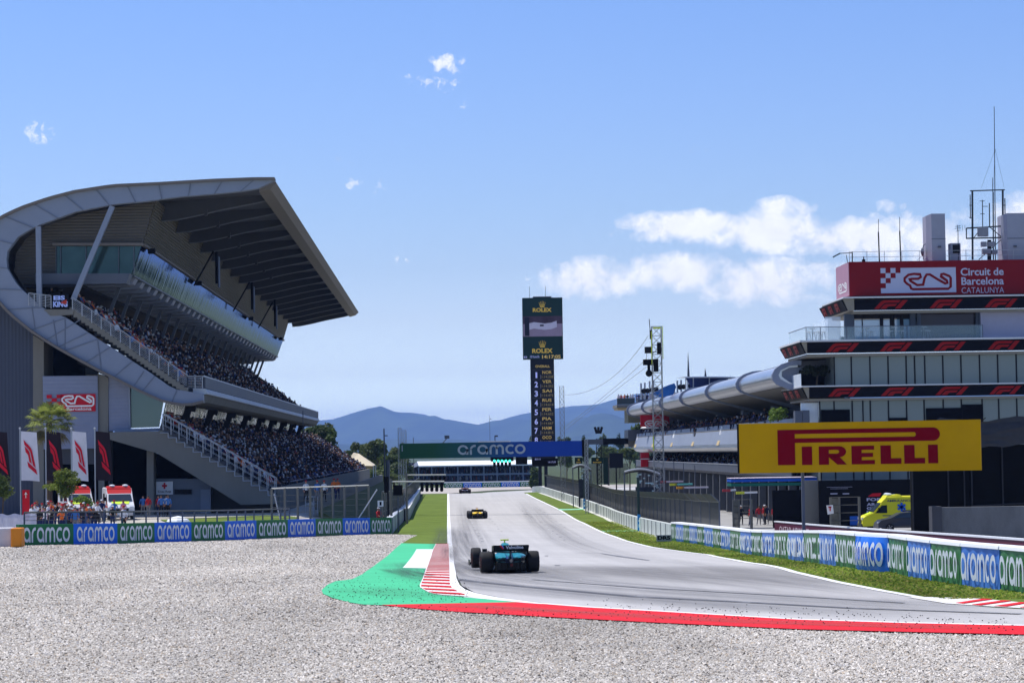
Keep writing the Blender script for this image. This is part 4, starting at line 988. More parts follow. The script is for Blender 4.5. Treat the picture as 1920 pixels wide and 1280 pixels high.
# ------------------------------------------------------------------ advertising boards and barriers
m_bgreen = M('board_green', (.016, .15, .055), rough=.45, var=.05)
m_bblue = M('board_blue', (.010, .13, .66), rough=.45, var=.05)
m_bletter = M('board_letter', (.66, .70, .74), rough=.5, var=.04)
m_rgreen = M('lit_faded_green', (.05, .19, .07), rough=.4, var=.08, scale=1)  # right wall's sunlight and fading put into paler board colours
m_rblue = M('lit_faded_blue', (.075, .22, .62), rough=.4, var=.08, scale=1)
m_vinyl = M('bright_vinyl', (.01, .17, .75), rough=.18, var=.06, spec=.7)
m_ltop = M('white_top', (.78, .8, .82), rough=.5, var=.05)
ORD = ['first', 'second', 'third', 'fourth', 'fifth', 'sixth', 'seventh', 'eighth', 'ninth', 'tenth', 'eleventh', 'twelfth', 'thirteenth', 'fourteenth', 'fifteenth', 'sixteenth', 'seventeenth', 'eighteenth', 'nineteenth', 'twentieth', 'twenty-first', 'twenty-second', 'twenty-third', 'twenty-fourth', 'twenty-fifth', 'twenty-sixth']
def board(A, B, h, mat, label, group, top=None, depth=.5, wavy=0, lbox=(.07, .13, .93, .86), seed=0, bulge=0, lean=0):
    A, B = Vector(A), Vector(B); A.z = gz(A.x, A.y); B.z = gz(B.x, B.y)
    e = Vector((B.x - A.x, B.y - A.y, 0)); L_ = e.length; e.normalize(); nr = Vector((e.y, -e.x, 0))     # faces right of A->B ... towards the camera
    if nr.dot(Vector((0, 0, 0)) - A) < 0: nr = -nr
    c = (A + B) / 2
    t = empty('advertising_board', (c.x, c.y, min(A.z, B.z)), label, 'advertising board', group)
    R = random.Random(seed)
    def P(u, v):
        p = A.lerp(B, u) + Vector((0, 0, v * h)); k = 0
        if wavy: k += wavy * (.5 - abs(((u * L_ / .62) % 1) - .5)) * 1.6 * (1 - .3 * v)
        if bulge: k += bulge * (sin(pi * min(1, max(0, u)))) ** .6 * (.6 + .4 * sin(pi * v))
        return p + nr * k
    nu = max(1, int(L_ / .15)) if (wavy or bulge) else 1; nv = 3 if (wavy or bulge) else 1
    mb = MB(); fr = [[P(i / nu, j / nv) for i in range(nu + 1)] for j in range(nv + 1)]
    for j in range(nv): mb.sheet(fr[j], fr[j + 1])
    bk = [A.lerp(B, i / nu) - nr * depth for i in range(nu + 1)]
    mb.sheet(fr[nv], [p + Vector((0, 0, h)) for p in bk]); mb.sheet([p + Vector((0, 0, h)) for p in bk], bk)
    mb.add([fr[0][0], bk[0], bk[0] + Vector((0, 0, h)), fr[nv][0]], [(0, 1, 2, 3)]); mb.add([fr[0][-1], bk[-1], bk[-1] + Vector((0, 0, h)), fr[nv][-1]], [(0, 1, 2, 3)])
    mb.build('cover', mat, t, smooth=bool(wavy))
    s = MB(); vs, fs = WORD
    # subdivide the lettering across the waves by mapping each vertex on the surface
    u0, v0, u1, v1 = lbox
    s.add([P(u0 + a * (u1 - u0), v0 + b * (v1 - v0)) + nr * (.02 + wavy) for a, b in vs], fs)
    s.build('lettering', m_bletter, t)
    if top:
        s = MB(); 
        s.hexa([fr[nv][0] + nr * .04, fr[nv][-1] + nr * .04, bk[-1] + Vector((0, 0, h)) - nr * .1, bk[0] + Vector((0, 0, h)) - nr * .1], [fr[nv][0] + nr * .02 + Vector((0, 0, top)), fr[nv][-1] + nr * .02 + Vector((0, 0, top)), bk[-1] + Vector((0, 0, h + top)), bk[0] + Vector((0, 0, h + top))])
        s.build('top_strip', m_ltop, t)
    return t
for i in range(len(BL) - 1):
    g = i % 2 == 0
    board(BL[i], BL[i + 1], 1.12, m_bgreen if g else m_bblue, '%s board with pale rounded lettering, %s from the left in the row behind the gravel' % ('green' if g else 'blue', ORD[i]), 'boards along the back of the gravel trap', depth=.35)
wx = [p[0] for p in WR]; wy = [p[1] for p in WR]
RP = [1259, 1268, 1281.5, 1293, 1308, 1320.5, 1337, 1352, 1370, 1389, 1410, 1430, 1453, 1479, 1508, 1537, 1568, 1606, 1668, 1703, 1747, 1804, 1877, 1950]
for i in range(len(RP) - 1):
    a, b = [gp(x, float(np.interp(x, wx, wy))) for x in (RP[i], RP[i + 1])]
    g = i % 2 == 0; bul = RP[i] == 1606
    lab = ('bright blue glossy board bulging out of the right wall with stretched white letters' if bul else
           '%s board with white rounded lettering, %s along the right wall from its far end' % ('pale green' if g else 'pale blue', ORD[i]))
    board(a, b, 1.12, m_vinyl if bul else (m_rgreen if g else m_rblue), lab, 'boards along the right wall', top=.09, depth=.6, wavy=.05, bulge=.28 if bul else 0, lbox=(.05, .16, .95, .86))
# orange and white blocks at the left end of the boards
for (x0, x1, mt, lb, ct) in ((-30, 21, M('block_white', (.6, .6, .62), var=.1), 'white plastic block at the left end of the board row', 'barrier block'), (22, 46, M('block_orange', (.75, .25, .02), var=.06), 'orange block between the white block and the first green board', 'barrier block')):
    a, b = gp(x0, 1025), gp(x1, 1024.5); mb = MB(); mb.box(a.x, b.x - .02, a.y - .3, a.y + .7, a.z, a.z + 1.0)
    o = mb.build('barrier_block', mt, bevel=.06); tag(o, lb, ct)
# right concrete wall (far part)
m_wall = M('track_wall', (.50, .54, .54), rough=.8, var=.16, scale=.8, streak=5)
def wall_run(pts, h, th, name, mat, label, side=1, joints=0, cat='wall', top=None):
    pts = [Vector(p) for p in pts]; c = sum(pts, Vector()) / len(pts)
    t = empty(name, (c.x, c.y, min(gz(p.x, p.y) for p in pts)), label, cat)
    A = dense(pts, 4); B = off_line(A, th * side)
    mb = MB()
    for i in range(len(A) - 1):
        q_ = [A[i], A[i + 1], B[i + 1], B[i]]
        mb.hexa([Vector((p.x, p.y, gz(p.x, p.y) - .05)) for p in q_], [Vector((p.x, p.y, gz(p.x, p.y) + h)) for p in q_])
    mb.build('wall_body', mat, t)
    if joints:
        s = MB(); J = resample(A, joints); JN = off_line(J, -.02 * side)
        for p in JN: z = gz(p.x, p.y); s.box(p.x - .015, p.x + .015, p.y - .05, p.y + .05, z, z + h - .02)
        s.build('joint', m_steel_d, t)
    if top:
        s = MB(); K = [Vector((p.x, p.y, gz(p.x, p.y) + h)) for p in A]; K2 = [Vector((p.x, p.y, gz(p.x, p.y) + h)) for p in B]
        for i in range(len(K) - 1): s.hexa([K[i], K[i + 1], K2[i + 1], K2[i]], [x + Vector((0, 0, top)) for x in (K[i], K[i + 1], K2[i + 1], K2[i])])
        s.build('coping', m_ltop, t)
    return t
wr_far = [gp(1259, 1013)] + wr[:6][::-1] + [Vector((wr[0].x, 420, 0)), Vector((wr[0].x + .3, 450, 0))]
wall_run(wr_far, 1.05, .35, 'track_wall', m_wall, 'long pale concrete wall between the right verge and the pit lane', side=1, joints=70)
wl_pts = wlp + [Vector((WALL_LX, 240, 0)), Vector((WALL_LX, 300, 0)), Vector((WALL_LX, 360, 0)), Vector((WALL_LX - .3, 400, 0)), Vector((WALL_LX - .8, 440, 0))]
wlp[0].y += .4
wall_run([Vector((-3.95, wlp[0].y, 0))] + [Vector((min(-4.0, p.x), p.y, 0)) for p in wl_pts[1:]], 1.1, .4, 'track_wall', M('track_wall_l', (.42, .46, .48), rough=.8, var=.14, scale=.8, streak=5), 'pale concrete wall along the left verge of the straight', side=-1, joints=40, top=.05)
# posts with blue panels on the right wall
for (x, y0, y1, lb) in ((1096, 935, 954, 'far'), (1198, 964, 995, 'near')):
    p = gp(x, y1); k = p.y / FPX; w = 5 * k
    mb = MB(); mb.box(p.x - w / 2, p.x + w / 2, p.y - .5, p.y - .12, p.z, p.z + (y1 - y0) * k)
    t = empty('marker_panel', (p.x, p.y - .3, p.z), 'narrow blue marker panel on the right wall, the %s one of two' % lb, 'marker panel', 'marker panels on the right wall')
    mb.build('panel', M('marker_blue', (.02, .2, .55), var=.1), t)
    s = MB(); s.box(p.x - w * .3, p.x + w * .3, p.y - .53, p.y - .5, p.z + .3, p.z + .55); s.build('marking', m_ltop, t); s = MB(); s.box(p.x - w * .3, p.x + w * .3, p.y - .53, p.y - .5, p.z + .75, p.z + .9); s.build('marking', m_ltop, t)
    MB().box(p.x - .1, p.x + .1, p.y - .1, p.y + .1, p.z, p.z + 4.2).build('post', M('post_dark', (.03, .05, .05), var=0), t)
# DRS board
p = gp(1245, 1015.5); k = p.y / FPX
t = empty('track_sign', p, 'small grey sign reading DRS on the right verge', 'sign')
MB().box(p.x - 14 * k, p.x + 14 * k, p.y, p.y + .06, p.z + .04, p.z + 13 * k).build('panel', M('sign_grey', (.3, .33, .38), var=.05), t)
s = MB(); fit_text(s, 'DRS', Vector((p.x - 14 * k, p.y, p.z + .04)), (1, 0, 0), (0, 0, 1), (0, -1, 0), (2 * k, 3 * k, 26 * k, 10.5 * k), .05, .01); s.build('lettering', m_black, t)
MB().box(p.x - 10 * k, p.x - 9 * k, p.y + .06, p.y + .12, p.z - .02, p.z + 11 * k).build('leg', m_steel_d, t); MB().box(p.x + 9 * k, p.x + 10 * k, p.y + .06, p.y + .12, p.z - .02, p.z + 11 * k).build('leg', m_steel_d, t)

# ------------------------------------------------------------------ debris fences
m_mesh = M('fence_mesh', (.045, .048, .05), rough=.7, var=.1, trans=.03)
m_wire = M('wire', '#5a5b58', rough=.5, metal=.3, var=0)
m_post = M('post', '#6e6d66', rough=.6, var=.1)
def fence(pts, h, label, nposts, mesh=None, over=0, side=1, wires=(), post_r=.05, name='debris_fence', h2=None, topmat=None, postmat=None, zb=0.0):
    pts = [Vector(p) for p in pts]; c = sum(pts, Vector()) / len(pts)
    t = empty(name, (c.x, c.y, gz(c.x, c.y)), label, 'fence')
    J = resample(dense(pts, 2), nposts); JO = off_line(J, -over * side); h2 = h2 or h
    hh = [h + (h2 - h) * i / (nposts - 1) for i in range(nposts)]
    J0 = [Vector((p.x, p.y, gz(p.x, p.y))) for p in J]
    for i in range(nposts):
        s = MB(); a = J0[i]; s.tube(a, a + Vector((0, 0, hh[i])), post_r, 5)
        if over: s.tube(a + Vector((0, 0, hh[i])), Vector((JO[i].x, JO[i].y, a.z + hh[i] + .45)), post_r * .8, 4)
        s.build('post', postmat or m_post, t)
    if mesh:
        s = MB(); b = [J0[i] + Vector((0, 0, zb)) for i in range(nposts)]; u = [J0[i] + Vector((0, 0, hh[i])) for i in range(nposts)]
        s.sheet(b, u)
        if over:
            o2_ = [Vector((JO[i].x, JO[i].y, J0[i].z + hh[i] + .45)) for i in range(nposts)]; s.sheet(u, o2_)
        s.build('mesh_panel', mesh, t)
    for k, wz in enumerate(wires):
        s = MB()
        for i in range(nposts - 1): s.tube(J0[i] + Vector((0, 0, wz * hh[i])), J0[i + 1] + Vector((0, 0, wz * hh[i + 1])), .05 if wz >= .99 else .014, 4)
        s.build('cable' if wz < .99 else 'top_cable', topmat if (topmat and wz >= .99) else m_wire, t)
    return t
fr = [Vector((p.x + 1.1, p.y, 0)) for p in (gp(1290, 1018), gp(1259, 1013), gp(1192, 993), gp(1093, 952))] + [Vector((wr[0].x + 1.0, 366, 0)), Vector((wr[0].x + 1.0, 400, 0))]
fr[0] = Vector((15.9, 141, 0))
fence(fr, 2.65, 'tall black mesh debris fence with a curved top behind the right wall', 62, mesh=m_mesh, over=.5, side=1, wires=(1.0,), post_r=.045, postmat=m_steel_d)
off = Vector((-.4, 3.2, 0))
lf_ = [Vector((p.x, p.y, 0)) + off for p in (gp(515, 1008), gp(592, 1005), gp(643, 1003), gp(700, 1001))]
fence(lf_, 3.0, 'grey debris fence with heavy top cables behind the left boards', 9, mesh=None, wires=(.12, .24, .36, .48, .6, .72, .84, 1.0), post_r=.085, h2=3.35, topmat=M('cable_pale', '#c9c6ba', var=0))
s_ = fence([Vector((p.x, p.y + 1, 0)) + Vector((0, .6, 0)) for p in BL[:8]] , 1.75, 'low post and wire fence behind the left boards', 22, wires=(.6, .75, .87, 1.0), post_r=.05, name='wire_fence', postmat=m_steel_d, topmat=m_wire)
a_ = Vector((-4.7, 168, 0))
fence([Vector((-4.75, 172, 0)), Vector((-4.85, 230, 0)), Vector((-4.85, 300, 0)), Vector((-4.85, 400, 0))], 2.9, 'long debris fence above the left wall of the straight', 30, mesh=M('fence_mesh_l', (.10, .10, .10), rough=.7, var=.1, trans=.62), wires=(.5, .75, 1.0), post_r=.06)
# brace poles of the left fence
for A, B in (((664, 985), (707, 917)), ((528, 985), (514, 925))):
    a, b = at(*A, 166), at(*B, 166); tag(MB().tube(a, b, .05, 5).build('brace_pole', m_rail), 'pale slanting brace pole of the left debris fence, %s' % ('near the wall corner' if A[0] > 600 else 'near its left end'), 'pole', 'brace poles')
# parapet wall in front of the grandstand
a, b = at(597, 929, 200), at(599, 954, 200)
mb = MB(); mb.prism([(a.x - .15, b.z), (a.x + .15, b.z), (a.x + .15, a.z), (a.x - .15, a.z)], 197, 392)
tag(mb.build('parapet_wall', m_conc), 'grey concrete parapet wall running along the front of the grandstand', 'wall')
mb = MB(); mb.prism([(a.x + .15, b.z), (a.x + 4.2, gz(a.x + 4, 230) - .4), (a.x + 4.2, -6), (a.x + .15, -6)], 197, 392); tag(mb.build('embankment', M('bank_grass', (.12, .13, .05), rough=.95, var=.25, scale=.6)), None, kind='structure')
mb = MB(); c = at(575, 927, 199); mb.box(c.x, a.x, 196.8, 197.2, a.z - .05, a.z + .02); mb.box(c.x, a.x, 196.8, 197.2, a.z - .6, a.z - .55)
for i in range(4): mb.box(c.x + i * .33, c.x + i * .33 + .04, 196.8, 197.2, a.z - 1.5, a.z)
tag(mb.build('railing', m_rail), 'short white railing at the end of the parapet wall', 'railing')

# ------------------------------------------------------------------ signal arms on the left
def arm(px0, px1, py, Y, pb, label, n, bx0, bx1, by0, by1):
    a, b = at(px0, py, Y), at(px1, py - .5, Y); base = gz(a.x, Y)
    t = empty('signal_gantry', (a.x, Y, base), label, 'signal arm')
    MB().tube((a.x, Y, base), (a.x, Y, a.z + .2), .09, 6).build('post', m_black if pb else m_post, t)
    MB().tube(a, b, .07, 6).build('boom', M('cable_pale'), t)
    for i in range(n):
        x0 = bx0 + (bx1 - bx0) * i / n; x1 = x0 + (bx1 - bx0) / n * .72
        p, q_ = at(x0, by0, Y), at(x1, by1, Y); s = MB()
        cx = (p.x + q_.x) / 2; r = (q_.x - p.x) / 2
        s.lathe([(r * .7, q_.z), (r, q_.z + .1), (r, (p.z + q_.z) / 2 - .05), (r * .75, (p.z + q_.z) / 2), (r, (p.z + q_.z) / 2 + .05), (r, p.z - .08), (r * .6, p.z)], (cx, Y, 0), 8)
        s.tube((cx, Y, p.z), (cx, Y, a.z), .03, 4); s.build('lamp_housing', m_black, t)
    return t
arm(733, 833, 902.5, 176, 0, 'signal arm with five black lamp housings hanging over the left verge, the nearer one', 5, 788, 834, 905, 921)
arm(762, 836, 890, 215, 0, 'signal arm with black lamp housings over the left wall, the farther one', 4, 807, 838, 892, 903)
a, b = at(727, 893, 172), at(727, 975, 172)
t = empty('speaker_post', (a.x, 172, gz(a.x, 172)), 'black post with a tall black loudspeaker at the corner of the left wall', 'post')
MB().tube((a.x, 172, gz(a.x, 172)), (a.x, 172, a.z), .06, 6).build('post', m_black, t)
p, q_ = at(720, 893, 172), at(727, 923, 172); MB().box(p.x, q_.x, 171.7, 172.1, q_.z, p.z).build('speaker', m_black, t)
p, q_ = at(737, 909, 174), at(755, 928, 174)
t = empty('info_panel', (p.x, 174, gz(p.x, 174)), 'square black panel on a post above the left wall', 'panel')
MB().box(p.x, q_.x, 173.9, 174.1, q_.z, p.z).build('panel', m_black, t); MB().tube(((p.x + q_.x) / 2, 174.15, gz(p.x, 174)), ((p.x + q_.x) / 2, 174.15, p.z), .05, 5).build('post', m_steel_d, t)
# "1" board at the fence
p, q_ = at(708, 938, 170), at(719, 949, 170)
t = empty('number_board', (p.x, 170, gz(p.x, 170)), 'small white board with a black number one behind the left wall corner', 'sign')
MB().box(p.x, q_.x, 169.9, 169.95, q_.z, p.z).build('panel', m_whitep, t); MB().tube(((p.x + q_.x) / 2, 170, gz(p.x, 170)), ((p.x + q_.x) / 2, 170, p.z), .04, 5).build('post', m_steel_d, t)
s = MB(); fit_text(s, '1', Vector((p.x, 169.9, q_.z)), (1, 0, 0), (0, 0, 1), (0, -1, 0), (.14, .08, .28, .34), .05, .01); s.build('lettering', m_black, t)

# ------------------------------------------------------------------ gantry over the track
YG = 262.0
t = gan = empty('gantry', (5, YG, gz(5, YG)), 'long gantry board over the track fading from green to blue with pale rounded lettering', 'gantry')
pA, pB = at(750, 858.5, YG), at(1091, 824, YG)
z0, z1 = at(920, 857, YG).z, at(920, 828.5, YG).z
mg = M('gantry_board', (.01, .05, .3), rough=.4, var=0)
nt_ = mg.node_tree; b_ = nt_.nodes['Principled BSDF']; tc_ = N(nt_, 'ShaderNodeTexCoord'); sp_ = N(nt_, 'ShaderNodeSeparateXYZ'); nt_.links.new(tc_.outputs['Generated'], sp_.inputs[0])
rp_ = N(nt_, 'ShaderNodeValToRGB'); nt_.links.new(sp_.outputs[0], rp_.inputs[0]); e_ = rp_.color_ramp.elements
e_[0].position = .18; e_[0].color = (.008, .10, .045, 1); e_[1].position = .72; e_[1].color = (.003, .055, .42, 1); k_ = e_.new(.45); k_.color = (.006, .085, .16, 1)
nt_.links.new(rp_.outputs[0], b_.inputs['Base Color'])
MB().box(pA.x, pB.x, YG, YG + .6, z0, z1).build('board', mg, t)
MB().box(pB.x, pB.x + .25, YG - .05, YG + .8, z0 - .1, z1 + .1).build('end_cap', m_black, t)
s = MB(); W_ = pB.x - pA.x; u0, u1 = (858 - 750) / 341 * W_, (985 - 750) / 341 * W_
put(s, scaled(WORD, u0, .2 * (z1 - z0) , u1, .84 * (z1 - z0)), (pA.x, YG, z0), (1, 0, 0), (0, 0, 1), (0, -1, 0), .02); s.build('lettering', M('gantry_letter', (.42, .5, .58), var=0), t)
s = MB(); fit_text(s, '1', Vector((pA.x, YG, z0)), (1, 0, 0), (0, 0, 1), (0, -1, 0), (.2, .8, .3, 1.45), .02, .02); s.build('marking', M('gantry_letter'), t)
def lattice(s, x, Y, z0, z1, w, n, r=.035, rb=.02):
    cs = [(x - w / 2, Y - w / 2), (x + w / 2, Y - w / 2), (x + w / 2, Y + w / 2), (x - w / 2, Y + w / 2)]
    for a, b in cs: s.beam((a, b, z0), (a, b, z1), r * 1.6, r * 1.6, (0, 1, 0))
    for i in range(n):
        za, zb = z0 + (z1 - z0) * i / n, z0 + (z1 - z0) * (i + 1) / n
        for k in range(4):
            a, b = cs[k], cs[(k + 1) % 4]
            if i % 2: a, b = b, a
            s.beam((*a, za), (*b, zb), rb * 1.8, rb * 1.8, (0, 1, .1)); s.beam((*a, zb), (*b, zb), rb * 1.8, rb * 1.8, (0, 1, .1))
            s.beam((*b, za), (*a, zb), rb * 1.8, rb * 1.8, (0, 1, .1))
for x, zt in ((749, 802), (758, 806)):
    a = at(x, zt, YG); s = MB(); lattice(s, a.x, YG + .8, gz(a.x, YG), a.z, .35, 16); s.build('leg', m_rail, t)
a = at(1094, 824, YG); s = MB(); lattice(s, a.x + .3, YG + .4, gz(a.x, YG), a.z, .35, 16); s.build('leg', m_rail, t)
a, b = at(897, 827, YG), at(957, 824, YG); MB().box(a.x, b.x, YG, YG + .5, z1, z1 + .12).build('top_shelf', m_ltop, t)
# lamps hanging from it
sl = empty('start_lights', (at(942, 862, YG).x, YG, at(942, 875, YG).z), 'row of five start lights glowing green under the gantry board', 'start lights')
a, b = at(920, 857.5, YG), at(963, 864, YG); MB().box(a.x, b.x, YG, YG + .3, b.z, z0).build('housing', m_black, sl)
for i in range(5):
    c = at(927 + i * 7.2, 863.5, YG - .1); s = MB(); s.ball((c.x, YG - .05, c.z), .13, 8); lamp = s.build('lamp', M('lamp_green', (.05, 1, .7), var=0, emit=2.5), sl)
    d = at(927 + i * 7.2, 875, YG); MB().box(c.x - .14, c.x + .14, YG, YG + .3, d.z, b.z).build('lamp_box', m_black, sl)
a, b = at(967, 857, YG), at(989, 870, YG); tag(MB().box(a.x, b.x, YG + .05, YG + .4, b.z, z0).build('display_box', m_black), 'black display box hanging under the blue end of the gantry board', 'display')
# camera crane and small camera above the gantry
for (x0, y0, x1, y1, cx, cy, w, h, Y, lb) in ((820, 829, 838, 821, 838, 819, 9, 6, 270, 'small camera crane rising behind the gantry board'), (928, 826, 928, 816, 931, 817, 5, 3, 264, 'little camera on a short pole on top of the gantry board')):
    a, b = at(x0, y0, Y), at(x1, y1, Y); t = empty('camera_crane', a, lb, 'camera'); MB().tube(a - Vector((0, 0, .8)), b, .05, 5).build('arm', m_steel_d, t)
    p, q_ = at(cx - w / 2, cy + h / 2, Y), at(cx + w / 2, cy - h / 2, Y); MB().box(p.x, q_.x, Y - .2, Y + .3, p.z, q_.z).build('camera_head', m_steel_d, t)

# ------------------------------------------------------------------ timing tower
YT = 440.0
c = at(1018, 885, YT); tw = empty('timing_tower', (c.x, YT, gz(c.x, YT)), 'tall slim timing tower with a stacked order board under a dark green screen', 'timing tower')
for x_ in (1013, 1024): MB().box(at(x_, 874, YT).x - .3, at(x_, 874, YT).x + .3, YT + .8, YT + 1.6, gz(c.x, YT), at(1018, 873.5, YT).z).build('leg', m_dgrey, tw)
m_scr = M('screen_green', (.002, .028, .022), rough=.4, var=0, emit=0)
m_gold = M('gold', (.55, .38, .06), rough=.5, var=0, emit=.25)
m_amber = M('amber', (.6, .42, .12), rough=.5, var=0, emit=.25)
m_pale_led = M('pale_led', (.42, .45, .8), rough=.5, var=0, emit=.3)
x0, x1 = at(980, 600, YT).x, at(1055, 600, YT).x; zt, zm = at(1017, 558, YT).z, at(1017, 673, YT).z
w = x1 - x0
MB().box(x0, x1, YT, YT + 2.4, zm, zt).build('screen_head', m_scr, tw)
sx0, sx1 = at(996, 750, YT).x, at(1040, 750, YT).x
zb_ = gz(c.x, YT)
MB().box(sx0, sx1, YT + .2, YT + 2.2, at(1018, 874, YT).z, zm).build('shaft', M('shaft_black', (.008, .008, .012), var=0), tw)
def T(mb, txt, px0, py0, px1, py1, Y, bold=.02, d=.03):
    a, b = at(px0, py1, Y), at(px1, py0, Y)
    fit_text(mb, txt, Vector((a.x, Y, a.z)), (1, 0, 0), (0, 0, 1), (0, -1, 0), (0, 0, b.x - a.x, b.z - a.z), bold, d)
def crown(mb, cx, cy, h, Y):
    g = [poly([(.12, .0), (.88, .0), (.85, .14), (.15, .14)])]
    for i, (x, yy) in enumerate(((0, .78), (.24, .93), (.5, 1.0), (.76, .93), (1, .78))):
        bx = .2 + i * .15; g.append(poly([(bx - .06, .2), (bx + .06, .2), (x + .02, yy - .06), (x - .02, yy - .06)])); g.append(ribbon(arc(x, yy, .025, .03, 0, 360, 6)[:-1], .05, True))
    vs, fs = merge(*g); a = at(cx - h * .5, cy + h / 2, Y); b = at(cx + h * .5, cy - h / 2, Y)
    put(mb, ([(u * (b.x - a.x), v * (b.z - a.z)) for u, v in vs], fs), (a.x, Y, a.z), (1, 0, 0), (0, 0, 1), (0, -1, 0), .04)
s = MB(); T(s, 'ROLEX', 999, 577, 1034, 585, YT, .03); T(s, 'ROLEX', 998, 653, 1036, 662, YT, .03); crown(s, 1016.5, 570.5, 11, YT); crown(s, 1017, 645, 12, YT); s.build('lettering', m_gold, tw)
s = MB(); T(s, '10 km/h', 994, 666, 1011, 671, YT, 0); put(s, *[scaled(LOOP, 0, 0, .6, .6)], (at(982, 671, YT).x, YT, at(982, 671, YT).z), (1, 0, 0), (0, 0, 1.6), (0, -1, 0), .03); s.build('lettering', m_pale_led, tw)
s = MB(); T(s, '14:17:05', 1016.5, 665, 1051, 672, YT, .02); s.build('lettering', m_amber, tw)
a, b = at(981, 631, YT), at(1054, 592, YT); MB().box(a.x, b.x, YT - .04, YT, a.z, b.z).build('video_frame', M('video_sky', (.05, .03, .05), var=.6, scale=.5, emit=.12), tw)
h_ = b.z - a.z
MB().box(a.x, b.x, YT - .07, YT - .04, a.z, a.z + h_ * .62).build('video_ground', M('video_ground', (.16, .13, .20), var=.2, scale=.3, emit=.3), tw)
s = MB(); put(s, ribbon([(.3, .38), (2.0, .50), (4.0, .42), (5.2, .46), (6.2, .56)], .35), (a.x, YT, a.z + h_ * .1), (1, 0, 0), (0, 0, h_ * .9), (0, -1, 0), .09); s.build('video_track', M('video_track', (.30, .30, .42), var=.1, emit=.3), tw)
MB().box(a.x + .3, a.x + 1.15, YT - .11, YT - .08, a.z + .1, b.z - .2).box(a.x + 3.1, a.x + 3.8, YT - .13, YT - .09, a.z + h_ * .5, a.z + h_ * .58).build('video_overlay', M('video_overlay', (.015, .015, .03), var=0), tw)
s = MB(); s2 = MB(); s3 = MB(); s4 = MB()
T(s, 'OVERALL', 1004, 684, 1031, 689, YT + .2, .01, .06)
rows = [('NOR', '1:14.228'), ('VER', '1:14.252'), ('SAI', '1:14.472'), ('RUS', '1:14.614'), ('PER', '1:14.652'), ('PIA', '1:14.667'), ('HAM', '1:14.815'), ('OCO', '1:14.834'), ('LEC', '1:14.901')]
for i, (n_, tm) in enumerate(rows):
    y = 694.5 + i * 17.4
    T(s, n_, 1017, y + 0.2, 1034, y + 6.2, YT + .2, .01, .06); s3 = MB(); T(s3, tm, 1016, y + 9.4, 1037.5, y + 14, YT + .2, 0, .06); s3.build('lap_time', M('amber_dim', (.35, .27, .12), var=0, emit=.15), tw)
    s2 = MB(); T(s2, str(i + 1), 1002.5 + (1.6 if i == 0 else 0), y + 3, 1008.5 - (1.2 if i == 0 else 0), y + 14, YT + .2, .03, .06); s2.build('numeral', m_pale_led, tw)
    for (xa, ya, xb, yb) in ((998, y - 1.2, 1039, y - .7), (1013.5, y + 8, 1039, y + 8.5), (1013.5, y + 8, 1014.1, y + 15.5)):
        p, q_ = at(xa, yb, YT), at(xb, ya, YT); s4.box(p.x, q_.x, YT + .15, YT + .2, p.z, q_.z)
s.build('names', m_amber, tw); s4.build('rule_line', M('rule_grey', (.2, .2, .3), var=0, emit=.1), tw)
for x, yt in ((993, 537), (1023, 536)):
    a, b = at(x, yt, YT), at(x, 558, YT); MB().beam((a.x, YT + 1, zt), (a.x, YT + 1, a.z), .07).build('antenna', m_steel_d, tw)
MB().box(x0 + 2, x1 - 2, YT + .5, YT + 1.5, zt, zt + .25).build('roof_box', m_dgrey, tw)
# lower display left of the shaft
a, b = at(998, 873, 262), at(1046, 858.5, 262); t = empty('track_display', ((a.x + b.x) / 2, 262, a.z), 'black display board with small digits behind the gantry', 'display')
MB().box(a.x, b.x, 262.1, 262.5, a.z, b.z).build('panel', m_black, t)
s = MB(); T(s, '14:17:05', 1028, 864, 1042, 867.5, 262, 0, .0); T(s, '511', 1003, 859, 1013, 862, 262, .02, .02); s.build('digits', m_pale_led, t)
# truss masts
def mast(px, py_top, Y, w, n, label, yellow=False):
    c = at(px, py_top, Y); zb = gz(c.x, Y); t = empty('truss_mast', (c.x, Y, zb), label, 'mast', 'truss masts')
    s = MB(); lattice(s, c.x, Y, zb, c.z, w, n, .030, .014); s.build('truss', M('truss_grey', '#7f8287', rough=.4, metal=.4, var=0), t); return t, c
t, c = mast(1230.5, 612, 190, .76, 22, 'tall aluminium truss mast with cameras standing in the pit lane')
s = MB(); s.box(c.x - .47, c.x - .42, 189.4, 189.5, c.z - 3, c.z - .4).box(c.x + .42, c.x + .47, 189.4, 189.5, c.z - 2.6, c.z).box(c.x - .3, c.x + .3, 189.4, 189.6, c.z - .2, c.z - .08).box(c.x - .47, c.x - .42, 189.4, 189.5, c.z - 9.8, c.z - 8.7)
s.build('yellow_strap', M('strap_yellow', (.6, .7, .05), var=0), t)
s = MB(); s.box(c.x - .3, c.x + .05, 189.3, 189.9, c.z - 3.6, c.z - 2.6).box(c.x, c.x + .3, 189.3, 189.8, c.z - 2.2, c.z - 1.3).box(c.x - .55, c.x - .4, 189.6, 189.9, c.z - 1, c.z - .3).tube((c.x - .5, 190, c.z - .3), (c.x - .55, 190, c.z + .6), .03, 4); s.build('equipment', m_black, t)
cx_, cz_ = at(1216, 655, 190).x, at(1216, 655, 190).z
s = MB(); s.box(cx_ - .3, cx_ + .2, 189.7, 190.2, cz_ - .3, cz_ + .2).beam((cx_, 190, cz_ - .2), (c.x, 190, cz_ - .2), .06); s.build('camera_bracket', m_dgrey, t)
